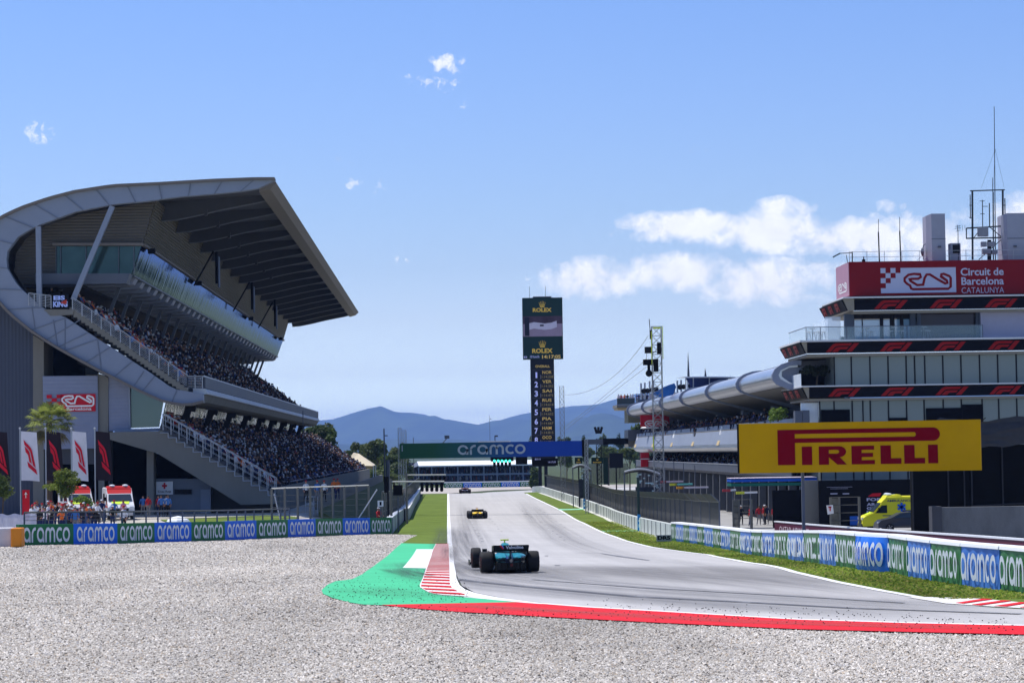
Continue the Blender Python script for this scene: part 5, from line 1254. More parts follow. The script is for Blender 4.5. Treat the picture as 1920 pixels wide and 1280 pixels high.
s = MB(); zc = at(1216, 682, 190).z; s.box(cx_ - .45, cx_ + .45, 189.7, 190.2, zc - .1, zc + .35).tube((cx_, 190, zc - .1), (cx_, 190, zc - .6), .12, 6).ball((cx_, 190, zc - .75), .28, 8); s.tube((cx_ - .2, 190, zc + .3), (cx_ - .15, 190, cz_ - .3), .015, 4); s.build('hanging_camera', m_black, t)
for (A, B, C_) in (((1215, 630), (1130, 720), (1060, 740)), ((1212, 672), (1150, 728), (1060, 800)), ((1212, 688), (1150, 735), (1060, 806))):
    s = MB(); a = at(*A, 190); b = at(*C_, 330); m_ = at(*B, 255)
    P = [a * ((1 - u) ** 2) + (m_ * 2 - (a + b) * .5) * (2 * u * (1 - u)) + b * u * u for u in [i / 16 for i in range(17)]]
    s.path(P, .022, 4); o = s.build('aerial_cable', M('thin_cable', (.25, .27, .32), var=0)); tag(o, 'thin camera cable sagging between the truss masts, %s' % ('the topmost' if A[1] == 630 else 'the middle one' if A[1] == 672 else 'the lowest'), 'cable', 'camera cables')
mast(1053, 724, 330, .6, 22, 'farther and thinner truss mast beside the timing tower')
c = at(1122, 800, 300); t = empty('light_mast', (c.x, 300, gz(c.x, 300)), 'dark mast with a cluster of lamps right of the gantry', 'mast')
s = MB(); lattice(s, c.x, 300, gz(c.x, 300), at(1122, 822, 300).z, .6, 14); s.build('truss', m_dgrey, t)
for dx in (-.35, 0, .35): MB().beam((c.x + dx * .6, 300, at(0, 830, 300).z), (c.x + dx * 1.3, 300, c.z), .22, .3).build('lamp_column', m_dgrey, t)
# far end: boards at the foot of the first corner, thin masts
for i in range(5):
    xa, xb = 833 + i * 35.4, 833 + (i + 1) * 35.4
    a, b = at(xa, 913.2 - .016 * (xa - 833), 560), at(xb, 913.2 - .016 * (xb - 833), 560)
    g = i % 2 == 0
    board((a.x, 560, 0), (b.x, 560, 0), 1.15, m_bgreen if g else m_bblue, 'tiny %s board, %s from the left at the far end of the straight' % ('green' if g else 'blue', ORD[i]), 'boards at the end of the straight', top=.25, depth=.5)
# ------------------------------------------------------------------ pit building
B0, B1 = 205.0, 375.0
def QB(pts): return [q(x, y, B0) for x, y in pts]
c = q(1560, 900, B0)
pb = empty('pit_building', (c[0], 290, gz(c[0], 290)), 'long pit building with a silver tube-edged roof, ribs and slanted billboard panels', 'building')
m_tube = M('tube_metal', '#bfc2c8', rough=.30, metal=.85, var=.10, scale=.35, streak=.2)
m_soff = M('soffit', '#6f6d68', rough=.7, var=.1)
def curve_prism(name, pts, a, b, mat, par, smooth=True): return MB().prism(QB(pts), a, b).build(name, mat, par, smooth=smooth)
TUBE = [(1500, 679), (1484, 681), (1470, 686), (1460, 692), (1454, 700), (1453, 708), (1457, 716), (1465, 721), (1477, 724), (1500, 730), (1500, 722), (1480, 716), (1466, 706), (1466, 696), (1480, 689), (1500, 687)]
curve_prism('roof_edge', TUBE, B0, B1, m_tube, pb)
curve_prism('end_cap', TUBE[:10] + [(1560, 742), (1560, 679)], B0 + .3, B0 + .5, m_steel, pb, False)
curve_prism('roof', [(1496, 677), (1700, 668), (1700, 680), (1496, 688)], B0, B1, m_roof, pb, False)
curve_prism('soffit', [(1476, 719), (1610, 752), (1610, 757), (1474, 724.5)], B0, B1, m_soff, pb, False)
for Y in (205, 231, 259, 288, 316, 345, 373):
    MB().prism(QB([(1502, 675), (1482, 677), (1464, 683), (1452, 692), (1447, 702), (1448, 712), (1456, 721), (1474, 728), (1600, 764), (1600, 752), (1478, 719), (1463, 711), (1459, 703), (1463, 694), (1480, 686), (1502, 684)]), Y - .25, Y + .25).build('roof_rib', m_steel, pb)
curve_prism('rear_wall', [(1590, 745), (1594, 745), (1594, 815), (1590, 815)], B0, B1, M('pit_wall_grey', '#8b8f99', rough=.7, var=.12, scale=.3), pb, False)
for k in range(7):
    Y = B0 + 12 + k * 25; MB().prism(QB([(1560, 745), (1575, 745), (1575, 812), (1560, 812)]), Y, Y + 2.2).build('column', m_steel, pb)
s = MB()
for k in range(34): s.box(q(1588, 0, B0)[0] - .2, q(1589, 0, B0)[0], B0 + 3 + k * 5, B0 + 6.6 + k * 5, q(0, 800, B0)[1] - 1.0, q(0, 778, B0)[1])
s.build('dark_window', m_dgrey, pb)
curve_prism('terrace_floor', [(1484, 795), (1594, 806), (1594, 812), (1484, 800)], B0, B1, m_conc, pb, False)
curve_prism('billboard_band', [(1487, 784), (1490, 784), (1484, 829), (1477, 829)], B0, B1, M('silver_billboard', '#8c95a8', rough=.45, var=.1, scale=.25), pb, False)
for i, Y in enumerate((232, 257, 284, 311, 340, 371)):
    MB().prism(QB([(1484, 806), (1486, 806), (1480, 831), (1475, 831)]), Y, Y + (7 if i == 5 else 2.3)).build('billboard_end', M('cream_panel', '#c8b48a', rough=.6, var=.08), pb)
    MB().prism(QB([(1486, 786), (1488, 786), (1484, 806), (1482, 806)]), Y + .3, Y + 2.1).build('billboard_slot', m_ltop if i % 2 else m_dgrey, pb)
curve_prism('belly', [(1477, 829), (1477, 837), (1484, 844), (1500, 847), (1594, 849), (1594, 840), (1486, 829)], B0, B1, m_tube, pb)
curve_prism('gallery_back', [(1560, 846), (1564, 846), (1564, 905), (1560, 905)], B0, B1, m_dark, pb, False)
curve_prism('gallery_floor', [(1484, 893), (1564, 897), (1564, 903), (1484, 899)], B0, B1, m_conc_d, pb, False)
curve_prism('gallery_parapet', [(1484, 876), (1486, 876), (1486, 899), (1484, 899)], B0, B1, M('smoky_parapet', '#565a66', rough=.4, var=.25, scale=.15), pb, False)
a = q(1484, 875, B0); MB().beam((a[0], B0, a[1]), (a[0], B1, a[1]), .1).build('handrail', m_rail, pb)
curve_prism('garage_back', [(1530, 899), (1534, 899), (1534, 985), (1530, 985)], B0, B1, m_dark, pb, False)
for k in range(26):
    Y = B0 + 2 + k * 6.6; MB().prism(QB([(1486, 900), (1500, 900), (1500, 985), (1486, 985)]), Y, Y + .7).build('garage_pier', M('pier_grey', '#55585f', var=.15), pb)
# terrace at the far end
def boxpx(x0, y0, x1, y1, Y, d, name, mat, par=None):
    a, b = at(x0, y1, Y), at(x1, y0, Y); return MB().box(a.x, b.x, Y, Y + d, a.z, b.z).build(name, mat, par)
boxpx(1157, 758, 1192, 764, 376, 10, 'terrace_floor', m_conc, pb); boxpx(1158, 764, 1180, 768, 377, 8, 'terrace_floor', M('cream_panel'), pb)
boxpx(1157, 746, 1190, 758, 376.2, .2, 'terrace_parapet', m_glass_d, pb); boxpx(1178, 768, 1204, 792, 377, 8, 'end_block', M('olive_grey', '#7e7c62', var=.1), pb)
boxpx(1178, 805, 1202, 826, 376, 8, 'end_block', m_steel_d, pb); boxpx(1178, 826, 1198, 838, 377, 8, 'end_block', m_conc, pb)
boxpx(1196, 748, 1240, 762, 374.4, 2, 'end_block', m_steel_d, pb)
t = empty('circuit_sign', at(1230, 800, 340), 'red circuit sign under the far end of the pit roof', 'sign')
boxpx(1201, 777, 1255, 800, 340, .2, 'panel', m_signred, t); a, b = at(1201, 800, 340), at(1255, 777, 340)
s = MB(); put(s, scaled(LOOP, .15, -.1, .95, 1.75), (a.x, 340, a.z), (b.x - a.x, 0, 0), (0, 0, b.z - a.z), (0, -1, 0), .03); s.build('lettering', M('sign_white'), t)
t = empty('hoarding', at(1213, 882, 352), 'dark red hoarding on the pit building below the billboard panels', 'sign'); boxpx(1202, 848, 1217, 875, 352, .4, 'panel', m_signred, t); boxpx(1201, 859, 1218, 861, 351.9, .05, 'stripe', m_ltop, t)
# roof terrace tents and flags of the pit building
t = empty('terrace_tent', at(1330, 735, 300), 'white and deep blue tent with a swooping roof on top of the pit building', 'tent')
a, b, c_, d = at(1284, 708, 300), at(1376, 706, 300), at(1330, 730, 300), at(1300, 745, 300)
s = MB(); A = [at(x, y, 296) for x, y in ((1284, 706), (1310, 705.5), (1340, 705.5), (1376, 706), (1385, 708))]; B = [p + Vector((0, 12, .2)) for p in A]; s.sheet(A, B); s.sheet([p - Vector((0, 0, .15)) for p in A], A); s.build('roof_sheet', m_ltop, t)
s = MB(); P = [at(x, y, 297) for x, y in ((1285, 708), (1372, 708), (1352, 715), (1330, 730), (1312, 737), (1297, 737), (1294, 722))]; s.ext(P, (0, .1, 0)); s.build('side_sheet', M('tent_blue', (.03, .05, .18), var=.3, scale=.6), t)
for x in (1286, 1300, 1330): a, b = at(x, 708, 296.6), at(x, 745, 296.6); MB().tube(a, b, .08, 5).build('pole', m_rail, t)
t = empty('terrace_tent', at(1256, 730, 305), 'bright blue sail tent left of the white tent on the pit roof', 'tent')
s = MB(); P = [at(x, y, 305) for x, y in ((1222, 738), (1245, 725), (1264, 718), (1268, 725), (1262, 740), (1240, 745))]; s.ext(P, (0, .15, 0)); s.build('side_sheet', M('tent_sky', (.03, .16, .50), var=.35, scale=.5), t)
for x in (1222, 1265): a, b = at(x, 722, 305.3), at(x, 750, 305.3); MB().tube(a, b, .07, 5).build('pole', m_rail, t)
for i, (x, y0, y1) in enumerate(((1202, 718, 748), (1209, 717, 748), (1218, 714, 748), (1225, 712, 748), (1270, 713, 738), (1277, 712, 738), (1290, 712, 735))):
    a, b = at(x, y0, 330), at(x, y1, 330); t = empty('speaker_pole', (a.x, 330, b.z), 'white pole with a round black horn on the pit roof, %s from the left' % ORD[i], 'pole', 'white poles on the pit roof')
    MB().box(a.x - .12, a.x + .12, 330, 330.2, b.z, a.z).build('pole', m_rail, t); MB().lathe([(.05, -.3), (.38, 0), (.3, .05)], (a.x + .35, 330, (a.z + b.z) / 2), 8, 'Y').build('horn', m_dgrey, t)
for x, y0, lb in ((1290, 660, 'tall tapering aerial on the pit roof'), (1322, 690, 'short thin aerial on the pit roof')):
    a, b = at(x, y0, 320), at(x + 1, 706, 320); tag(MB().tube(b, a, .18, 5, .02).build('aerial', m_steel_d), lb, 'aerial')
# ------------------------------------------------------------------ race control tower
YC = 200.0
def q2(px, py): return q(px, py, YC)
c = q2(1700, 900); rc = empty('control_tower', (c[0], 206, gz(c[0], 206)), 'stepped race control tower with dark wraparound screens and a red sign box on its roof', 'building')
XR = 64.0
def zz(px, py): return at(px, py, YC).z
def xx(px): return at(px, 640, YC).x
m_led = M('led_black', (.006, .006, .010), rough=.5, var=0, spec=.05)
m_ledred = M('led_red', (.20, .0015, .003), rough=.5, var=0, emit=.12)
m_beige = M('beige_edge', '#8d877b', rough=.6, var=.06)
m_slab = M('slab_white', '#d5d7da', rough=.6, var=.05)
m_panelg = glass_mat('panel_glass', (.21, .245, .245), rough=.25, metal=.2, wob=.008, ws=.6)
def ramp_z(px_ref, py, px): return None
def fband(xw, xl, y0, y1, logos, n):
    "a screen band: the wedge starts at pixel xw, the lit front at xl; y0, y1 its top and bottom there"
    Xw, Xl = xx(xw), xx(xl); zt, zb = zz(xl, y0), zz(xl, y1)
    MB().box(Xl, XR, YC - .25, YC + .1, zb, zt).build('screen_band', m_led, rc)
    s = MB(); s.hexa([(Xw + .45, YC - .2, zb - .02), (Xl, YC - .3, zb - .02), (Xl, YC + 11, zb - .02), (Xw + .45, YC + 11, zb - .02)], [(Xw, YC - .2, zt + .12), (Xl, YC - .3, zt + .12), (Xl, YC + 11, zt + .12), (Xw, YC + 11, zt + .12)]); s.build('corner_wedge', m_beige, rc)
    s = MB(); s.hexa([(Xw + .38, YC - .1, zb), (Xw + .44, YC - .1, zb), (Xw + .44, YC + 12, zb), (Xw + .38, YC + 12, zb)], [(Xw - .1, YC - .1, zt), (Xw - .02, YC - .1, zt), (Xw - .02, YC + 12, zt), (Xw - .1, YC + 12, zt)])
    sb = s.build('side_screen', m_led, rc)
    for k in range(3):
        s = MB(); Ya = YC + 2.2 + k * 3.4
        A_ = Vector((Xw + .36 - .03, Ya + 2.2, zb)); put(s, scaled(F1, .0, .12, 1, .85), A_, (0, -2.2, 0), (-.48, 0, zt - zb), (-1, 0, -.2), .03); s.build('logo', m_ledred, sb)
    for (a, b) in logos:
        s = MB(); o = Vector((xx(a), YC - .25, zb)); put(s, scaled(F1, 0, .1, 1, .9), o, (xx(b) - xx(a), 0, 0), (0, 0, zt - zb), (0, -1, 0), .02); s.build('logo', m_ledred, rc)
    return Xw, Xl, zb, zt
b1 = fband(1581, 1602, 562, 582, [(1639, 1703), (1743, 1806), (1846, 1909), (1950, 2010)], 1)
b2 = fband(1501, 1512, 642.5, 662.5, [(1547, 1610), (1648, 1710), (1749, 1810), (1850, 1911), (1952, 2012)], 2)
b3 = fband(1502, 1514, 727, 746, [(1549, 1611), (1648, 1711), (1750, 1813), (1851, 1912), (1953, 2013)], 3)
# slabs
for (px, y, h, dep) in ((1581, 559, .08, 11), (1498, 640.5, .10, 12), (1500, 725, .07, 12)):
    MB().box(xx(px), XR, YC - .5, YC + dep, zz(px, y) - h / 2, zz(px, y) + h).build('floor_slab', m_slab, rc)
MB().box(xx(1600), XR, YC - .1, YC + 11, zz(1600, 588), zz(1600, 583)).build('floor_slab', m_beige, rc)
MB().box(xx(1512), XR, YC - .1, YC + 11, zz(1512, 669), zz(1512, 664)).build('floor_slab', m_beige, rc)
MB().box(xx(1514), XR, YC - .1, YC + 11, zz(1514, 752), zz(1514, 747.5)).build('floor_slab', m_beige, rc)
# top floor: glass room
zA, zB = zz(1600, 640), zz(1600, 587)
for xa, xb in ((1588, 1606), (1712, 1722), (1725, 1732), (1836, 1843)): MB().box(xx(xa), xx(xb), YC + 1, YC + 1.4, zA, zB).build('wall_pier', M('bluegrey_wall', '#4a5362', var=.08), rc)
MB().box(xx(1843), XR, YC + .6, YC + 1.4, zA, zB).build('blank_wall', M('lilac_wall', '#a3a3b8', var=.04), rc)
MB().box(xx(1734), xx(1836), YC + 1.5, YC + 1.7, zA, zB).build('room_window', glass_mat('room_glass', (.05, .04, .05), rough=.1, metal=.3, wob=.02), rc)
s = MB(); s.box(xx(1606), xx(1712), YC + 1.3, YC + 1.6, zz(1606, 596), zB)
for x in (1606, 1622, 1656, 1675, 1682, 1694): s.box(xx(x), xx(x + (6 if x in (1656, 1675, 1694) else 1.2)), YC + 1.2, YC + 1.5, zA, zB)
s.build('window_frame', m_dgrey, rc)
MB().box(xx(1606), xx(1712), YC + 1.35, YC + 1.38, zA, zz(1606, 598)).build('room_window', M('blue_glass', (.30, .52, .72), rough=.1, var=.1, scale=.3, trans=.45), rc)
s = MB(); s.box(xx(1606), XR, YC + 8.5, YC + 8.8, zA, zA + .8).box(xx(1720), XR, YC + 8, YC + 9, zA, zB); s.build('room_back', m_dgrey, rc)
MB().box(xx(1558), xx(1588), YC + 3, YC + 3.05, zz(1558, 640), zz(1558, 590)).build('glass_screen', M('clear_glass', (.75, .85, .95), rough=.05, var=0, trans=.6), rc)
MB().box(xx(1556), xx(1557), YC + 1, YC + 9, zz(1558, 640), zz(1558, 597)).build('glass_screen', M('clear_glass'), rc)
# balcony railing of glass
gz0 = zz(1511, 640); gz1 = zz(1511, 613.5)
MB().box(xx(1511), xx(1842), YC - .2, YC - .17, gz0, gz1).box(xx(1511), xx(1511) + .03, YC - .2, YC + 10, gz0, gz1).build('balcony_glass', M('rail_glass', (.40, .56, .62), rough=.05, var=0, trans=.78), rc)
s = MB(); s.beam((xx(1511), YC - .2, gz1), (xx(1842), YC - .2, gz1), .05).beam((xx(1511), YC - .2, gz1), (xx(1511), YC + 10, gz1), .05)
for x in (1511, 1538, 1587, 1700, 1842): s.beam((xx(x), YC - .2, gz0), (xx(x), YC - .2, gz1), .05)
s.build('balcony_rail', m_steel_d, rc)
# middle floor
zA, zB = zz(1565, 723), zz(1565, 667)
MB().box(xx(1565), XR, YC + .5, YC + 9, zA, zB).build('panel_wall', m_panelg, rc)
s = MB()
for x in (1565, 1597, 1632, 1666, 1700, 1716, 1735, 1769, 1803, 1838, 1872, 1907, 1942): MB().box(xx(x) - .05, xx(x) + .05, YC + .42, YC + .5, zA, zB).build('mullion', m_dgrey, rc)
MB().box(xx(1514), xx(1562), YC + 5, YC + 5.3, zA, zz(1514, 690)).build('recess', m_dark, rc)
MB().box(xx(1514) - .6, xx(1514) - .55, YC + .3, YC + 8.5, zz(1514, 727), zz(1514, 700)).build('balcony_glass', M('frosted_glass', (.72, .80, .88), rough=.3, var=.08), rc)
# lower floor
zA, zB = zz(1536, 800), zz(1536, 751)
MB().box(xx(1536), XR, YC + .5, YC + 9, zA - 6, zB).build('panel_wall', m_panelg, rc)
s = MB()
for x in (1536, 1563, 1597, 1617, 1631, 1665, 1699, 1732, 1768, 1802, 1841, 1872, 1906): MB().box(xx(x) - .05, xx(x) + .05, YC + .42, YC + .5, zA - 6, zB).build('mullion', m_dgrey, rc)
for xa, xb, yy in ((1538, 1592, 768), (1665, 1700, 783), (1735, 1802, 765), (1803, 1842, 758)): MB().box(xx(xa), xx(xb), YC + .36, YC + .41, zA, zz(xa, yy)).build('open_window', m_dark, rc)
MB().box(xx(1502), xx(1534), YC + 1, YC + 1.1, zz(1502, 795), zz(1502, 755)).build('balcony_glass', M('frosted_glass'), rc)
MB().box(xx(1488), xx(1501), YC, YC + 1, zz(1488, 795), zz(1488, 770)).box(xx(1502), xx(1515), YC, YC + .9, zz(1488, 795), zz(1502, 769)).build('meter_box', m_steel_d, rc)
MB().box(xx(1380), xx(1500), YC + .2, YC + .5, zz(1488, 798), zz(1488, 792)).build('ledge', m_slab, rc)
# red sign box on the roof
zA, zB = zz(1596, 554.5), zz(1596, 490.5); zB2 = zz(1900, 486)
MB().box(xx(1596), XR, YC + .2, YC + 7, zA, zB).build('sign_box', M('deep_red', (.22, .001, .008), rough=.5, var=.04), rc)
o = Vector((xx(1596), YC + .2, zA)); hs = zB - zA; px2 = (xx(1920) - xx(1596)) / 324
def SX(x): return (x - 1596) * px2
def SZ(x, y): return zz(x, y) - zA
# flat white field with a chequered left edge
x0, x1 = SX(1654.6), SX(1796); z0, z1 = SZ(1725, 548.5), SZ(1725, 501.5); ck = (z1 - z0) / 5
s = MB(); 
put(s, poly([(x0 + 3 * ck + ck, z0), (x1, z0), (x1, z1), (x0 + 4 * ck, z1)]), o, (1, 0, 0), (0, 0, 1), (0, -1, 0), .02)
for j, row in enumerate(('1010', '0101', '1011', '0111', '1111')):
    for i, ch in enumerate(row):
        if ch == '1': put(s, poly([(x0 + i * ck, z1 - (j + 1) * ck), (x0 + (i + 1) * ck, z1 - (j + 1) * ck), (x0 + (i + 1) * ck, z1 - j * ck), (x0 + i * ck, z1 - j * ck)]), o, (1, 0, 0), (0, 0, 1), (0, -1, 0), .02)
m_lil = M('lilac_white', (.50, .52, .68), var=0)
s.build('sign_field', m_lil, rc)
s = MB(); lw = SX(1787) - SX(1698); put(s, scaled(LOOP, SX(1698), z0 + .1 * hs, SX(1787), z0 + .1 * hs + lw), o, (1, 0, 0), (0, 0, 1), (0, -1, 0), .035); s.build('sign_loop', M('deep_red'), rc)
s = MB()
for tx, xa, xb, ya, yb, bo in (('Circuit de', 1805, 1886, 516, 501.5, .02), ('Barcelona', 1806, 1886, 533.5, 519, .02), ('CATALUNYA', 1806, 1886, 549, 538, -.005)):
    fit_text(s, tx, o, (1, 0, 0), (0, 0, 1), (0, -1, 0), (SX(xa), SZ(1845, ya), SX(xb), SZ(1845, yb)), bo, .02)
s.build('lettering', m_lil, rc)
s = MB(); o3 = Vector((xx(1596), YC + 6.4, zA)); s.box(o3.x - .05, o3.x, YC + .3, YC + 6.8, zA + .05, zB - .05); sp_ = s.build('side_panel', M('sunlit_pink', (.45, .25, .33), var=.06), rc)  # side face coloured pink for the sunlight falling on it
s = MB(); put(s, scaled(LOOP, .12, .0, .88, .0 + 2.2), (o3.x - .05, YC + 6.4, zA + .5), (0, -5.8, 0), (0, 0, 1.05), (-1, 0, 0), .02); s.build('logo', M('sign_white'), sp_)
# roof plant: railing, vents, aerials
zr = zB
def U(px, py, dy=2.0): 
    p = at(px, py, YC + dy); return p
s = MB()
for (xa, xb, dy) in ((1600, 1760, 1.0),):
    for h in (.45, .9): s.beam((xx(xa), YC + dy, zr + h), (xx(xb), YC + dy, zr + h), .035)
    for x in range(xa, xb + 1, 33): s.beam((xx(x), YC + dy, zr), (xx(x), YC + dy, zr + .95), .04)
for h in (.45, .9): s.beam((xx(1783), YC + 1, zr + h), (xx(1990), YC + 1, zr + h), .035)
for x in range(1790, 1990, 30): s.beam((xx(x), YC + 1, zr), (xx(x), YC + 1, zr + .95), .04)
s.build('roof_railing', m_rail, rc)
m_vent = M('vent_white', '#9c9fae', rough=.6, var=.05)
for (xa, xb, yt, dy) in ((1757, 1783, 398, 1.2), (1900, 1940, 397, 1.2)):
    s = MB(); s.box(xx(xa), xx(xb), YC + dy, YC + dy + 2.5, zr, zz(xa, yt)); s.hexa([(xx(xa) - .35, YC + dy + .6, zr), (xx(xa), YC + dy, zr), (xx(xa), YC + dy + 2.5, zr), (xx(xa) - .35, YC + dy + 2, zr)], [(xx(xa) - .35, YC + dy + .6, zz(xa, yt + 3)), (xx(xa), YC + dy, zz(xa, yt)), (xx(xa), YC + dy + 2.5, zz(xa, yt)), (xx(xa) - .35, YC + dy + 2, zz(xa, yt + 3))])
    v = s.build('roof_vent', m_vent, rc)
    s = MB(); s.box(xx(xa) - .02, xx(xb) + .02, YC + dy - .03, YC + dy, zz(xa, yt + 48), zz(xa, yt + 47)); s.box(xx(xa) + .5, xx(xa) + .75, YC + dy - .2, YC + dy, zz(xa, yt + 64), zz(xa, yt + 61)); s.build('seam', m_steel_d, v)
s = MB(); s.box(xx(1796), xx(1815), YC + 2, YC + 3, zr, zz(1796, 452)); v = s.build('ac_unit', m_vent, rc)
s = MB(); s.box(xx(1800), xx(1813), YC + 1.95, YC + 2, zz(1800, 471), zz(1800, 455)); s.build('grille', m_dgrey, v)
s = MB()
mm = m_dgrey
for (x, y0, y1, r) in ((1823, 358, 487, .09), (1880, 356, 487, .09), (1862, 360, 487, .06), (1866, 200, 487, .05), (1842, 375, 430, .04), (1855, 381, 425, .05), (1819, 365, 410, .04), (1884, 372, 415, .05), (1890, 430, 470, .04), (1861, 333, 360, .04)):
    a, b = U(x - (0 if y0 > 300 else 2), y0), U(x + .5, y1); s.tube(b, a, r, 5, r * .6 if y0 < 340 else r)
for (xa, ya, xb, yb, r) in ((1819, 358, 1884, 356, .06), (1812, 428, 1897, 423, .07), (1812, 447, 1897, 445, .07), (1812, 428, 1812, 448, .05), (1825, 447, 1840, 428, .04), (1855, 425, 1880, 446, .04), (1835, 487, 1880, 447, .04), (1842, 387, 1852, 387, .03), (1838, 401, 1846, 401, .03), (1837, 377, 1846, 377, .03), (1817, 385, 1825, 385, .03), (1817, 408, 1825, 408, .03), (1880, 385, 1886, 385, .03), (1880, 407, 1886, 407, .03)):
    s.beam(U(xa, ya), U(xb, yb), r * 1.6)
for a_ in ((1866, 280, 1840, 352), (1866, 280, 1883, 352), (1866, 280, 1862, 352)): s.beam(U(a_[0], a_[1]), U(a_[2], a_[3]), .015)
s.build('antenna_frame', M('antenna_dark', (.04, .05, .06), var=0), rc)
for (xa, ya, xb, yb) in ((1835, 425, 1853, 443), (1841, 453, 1850, 462), (1853, 453, 1866, 462), (1843, 466, 1858, 476), (1860, 468, 1870, 476), (1883, 446, 1892, 466)):
    s = MB(); a, b = U(xa, yb, 1.6), U(xb, ya, 1.6); s.box(a.x, b.x, a.y, a.y + .5, a.z, b.z); s.build('equipment_box', M('equip_grey', '#8c909a', var=.1), rc)
s = MB(); a, b = U(1855, 487), U(1855, 450); s.tube(a, b, .18, 6); s.build('camera_mast', m_dgrey, rc)
for i, (x, y0, ym) in enumerate(((1647, 411, 435), (1687, 407, 433))):
    s = MB(); s.tube(U(x + 2, 490, 3), U(x, ym, 3), .06, 5).tube(U(x, ym, 3), U(x, y0, 3), .025, 4); s.build('whip_aerial', m_dgrey, rc)
s = MB(); s.tube(U(1797, 488), U(1796, 422), .03, 4)
for y, w in ((424, 5), (428, 6), (433, 4)): s.beam(U(1796 - w, y + 1), U(1796 + w, y - 1), .03)
for x in (1794, 1799, 1804, 1809): s.beam(U(x, 422), U(x + 1, 432), .02)
s.build('tv_aerial', mm, rc)
s = MB(); s.lathe([(.02, -.1), (.3, 0), (.42, .12)], U(1728, 472), 10, 'X'); s.beam(U(1731, 487), U(1731, 460), .06).beam(U(1738, 487), U(1737, 457), .05).beam(U(1731, 460), U(1737, 457), .05).beam(U(1733, 487), U(1750, 478), .04).beam(U(1720, 488), U(1731, 478), .03); s.build('dish_frame', m_steel_d, rc)
t = empty('roof_lamp', U(1597, 492, 0.5), 'lamp on a bent arm reaching left over the red sign box', 'lamp')
s = MB(); s.tube(U(1598, 495, .5), U(1598, 472, .5), .05, 5).tube(U(1598, 474, .5), U(1575, 475, .5), .035, 5).tube(U(1589, 492, .5), U(1587, 478, .5), .03, 4); s.build('arm', m_dgrey, t); MB().beam(U(1575, 475, .5), U(1562, 482, .5), .22, .1).build('head', m_black, t)
s = MB(); s.box(xx(1627), xx(1632), YC + 1.5, YC + 2, zr, zr + .3); s.tube((xx(1629.5), YC + 1.7, zr + .2), (xx(1629.5), YC + 1.7, zr + .55), .05, 5); s.build('valve', m_dgrey, rc)
# bar tables and stools on the balcony
m_stool = M('stool_metal', (.25, .26, .28), rough=.3, metal=.8, var=0)
def stool(p, table=False):
    r = empty('bar_table' if table else 'bar_stool', p, '', '')
    if table:
        s = MB(); s.lathe([(.32, 1.06), (.32, 1.1)], p, 10); s.build('table_top', m_slab, r); s = MB(); s.lathe([(.22, 0), (.22, .03), (.03, .05), (.03, 1.06)], p, 8); s.build('leg', m_stool, r)
        tag(r, None, 'table')
    else:
        s = MB(); s.lathe([(.15, .72), (.18, .76), (.16, .8)], p, 10); s.build('seat', m_slab, r)
        for k in range(4):
            a = pi / 4 + k * pi / 2; s = MB(); s.tube(Vector(p) + Vector((cos(a) * .24, sin(a) * .24, 0)), Vector(p) + Vector((cos(a) * .1, sin(a) * .1, .73)), .014, 4)
            s.build('leg', m_stool, r)
        tag(r, None, 'stool')
    return r
zf = zz(1520, 640) + .05
sl_ = [1520, 1531, 1537, 1543, 1548, 1622, 1634, 1640, 1675, 1690, 1696, 1732, 1742, 1748]; tb_ = [1528, 1630, 1683, 1738]
st0 = tb0 = None
for i, x in enumerate(sl_):
    pz = Vector((xx(x), YC + .9 + .5 * (i % 2), zf))
    if st0 is None: st0 = stool(pz); r = st0
    else: r = copy_tree(st0); r.location = pz
    tag(r, 'bar stool on the tower balcony behind the glass rail, %s from the left' % ORD[i], 'stool', 'bar stools on the balcony')
for i, x in enumerate(tb_):
    pz = Vector((xx(x), YC + 1.3, zf))
    if tb0 is None: tb0 = stool(pz, True); r = tb0
    else: r = copy_tree(tb0); r.location = pz
    tag(r, 'tall round bar table on the tower balcony, %s from the left' % ORD[i], 'table', 'bar tables on the balcony')
# ------------------------------------------------------------------ black hoarding with the race title
h = empty('event_hoarding', (xx(1625), YC - 3, gz(xx(1625), 197)), 'black hoarding with white event lettering behind the yellow ambulance', 'hoarding')
boxpx(1537, 898, 1712, 992, 197, .3, 'panel', m_black, h); boxpx(1537, 896.5, 1712, 899, 196.9, .5, 'top_rail', m_steel_d, h)
boxpx(1509, 900, 1534, 992, 198, .6, 'end_pier', m_conc, h); boxpx(1450, 918, 1507, 990, 199, .3, 'dark_screen', m_black, h)
s = MB()
for tx, x0, x1, y0, y1 in (('FORMULA 1', 1625, 1700, 932, 939), ('ARAMCO', 1625, 1676, 941.5, 948), ('GRAN PREMIO', 1625, 1712, 948.5, 955), ('DE ESPANA', 1625, 1692, 955.5, 962)): T(s, tx, x0, y0, x1, y1, 197, .035, .03)
s.build('lettering', M('hoard_letter', (.45, .45, .6), var=0), h)
s = MB()
for (x0, y0, x1, y1) in ((1550, 912, 1598, 913.2), (1557, 915, 1590, 916), (1557, 924, 1570, 926), (1580, 924, 1592, 926)): a, b = at(x0, y1, 197), at(x1, y0, 197); s.box(a.x, b.x, 196.96, 197, a.z, b.z)
s.build('small_print', M('hoard_letter'), h)
s = MB(); a, b = at(1627, 930.5, 197), at(1655, 923.5, 197); put(s, poly([(0, 0), (.3, .9), (.9, 1), (.8, 0)]), (a.x, 197, a.z), (b.x - a.x, 0, 0), (0, 0, b.z - a.z), (0, -1, 0), .03); s.build('emblem', m_signred, h)
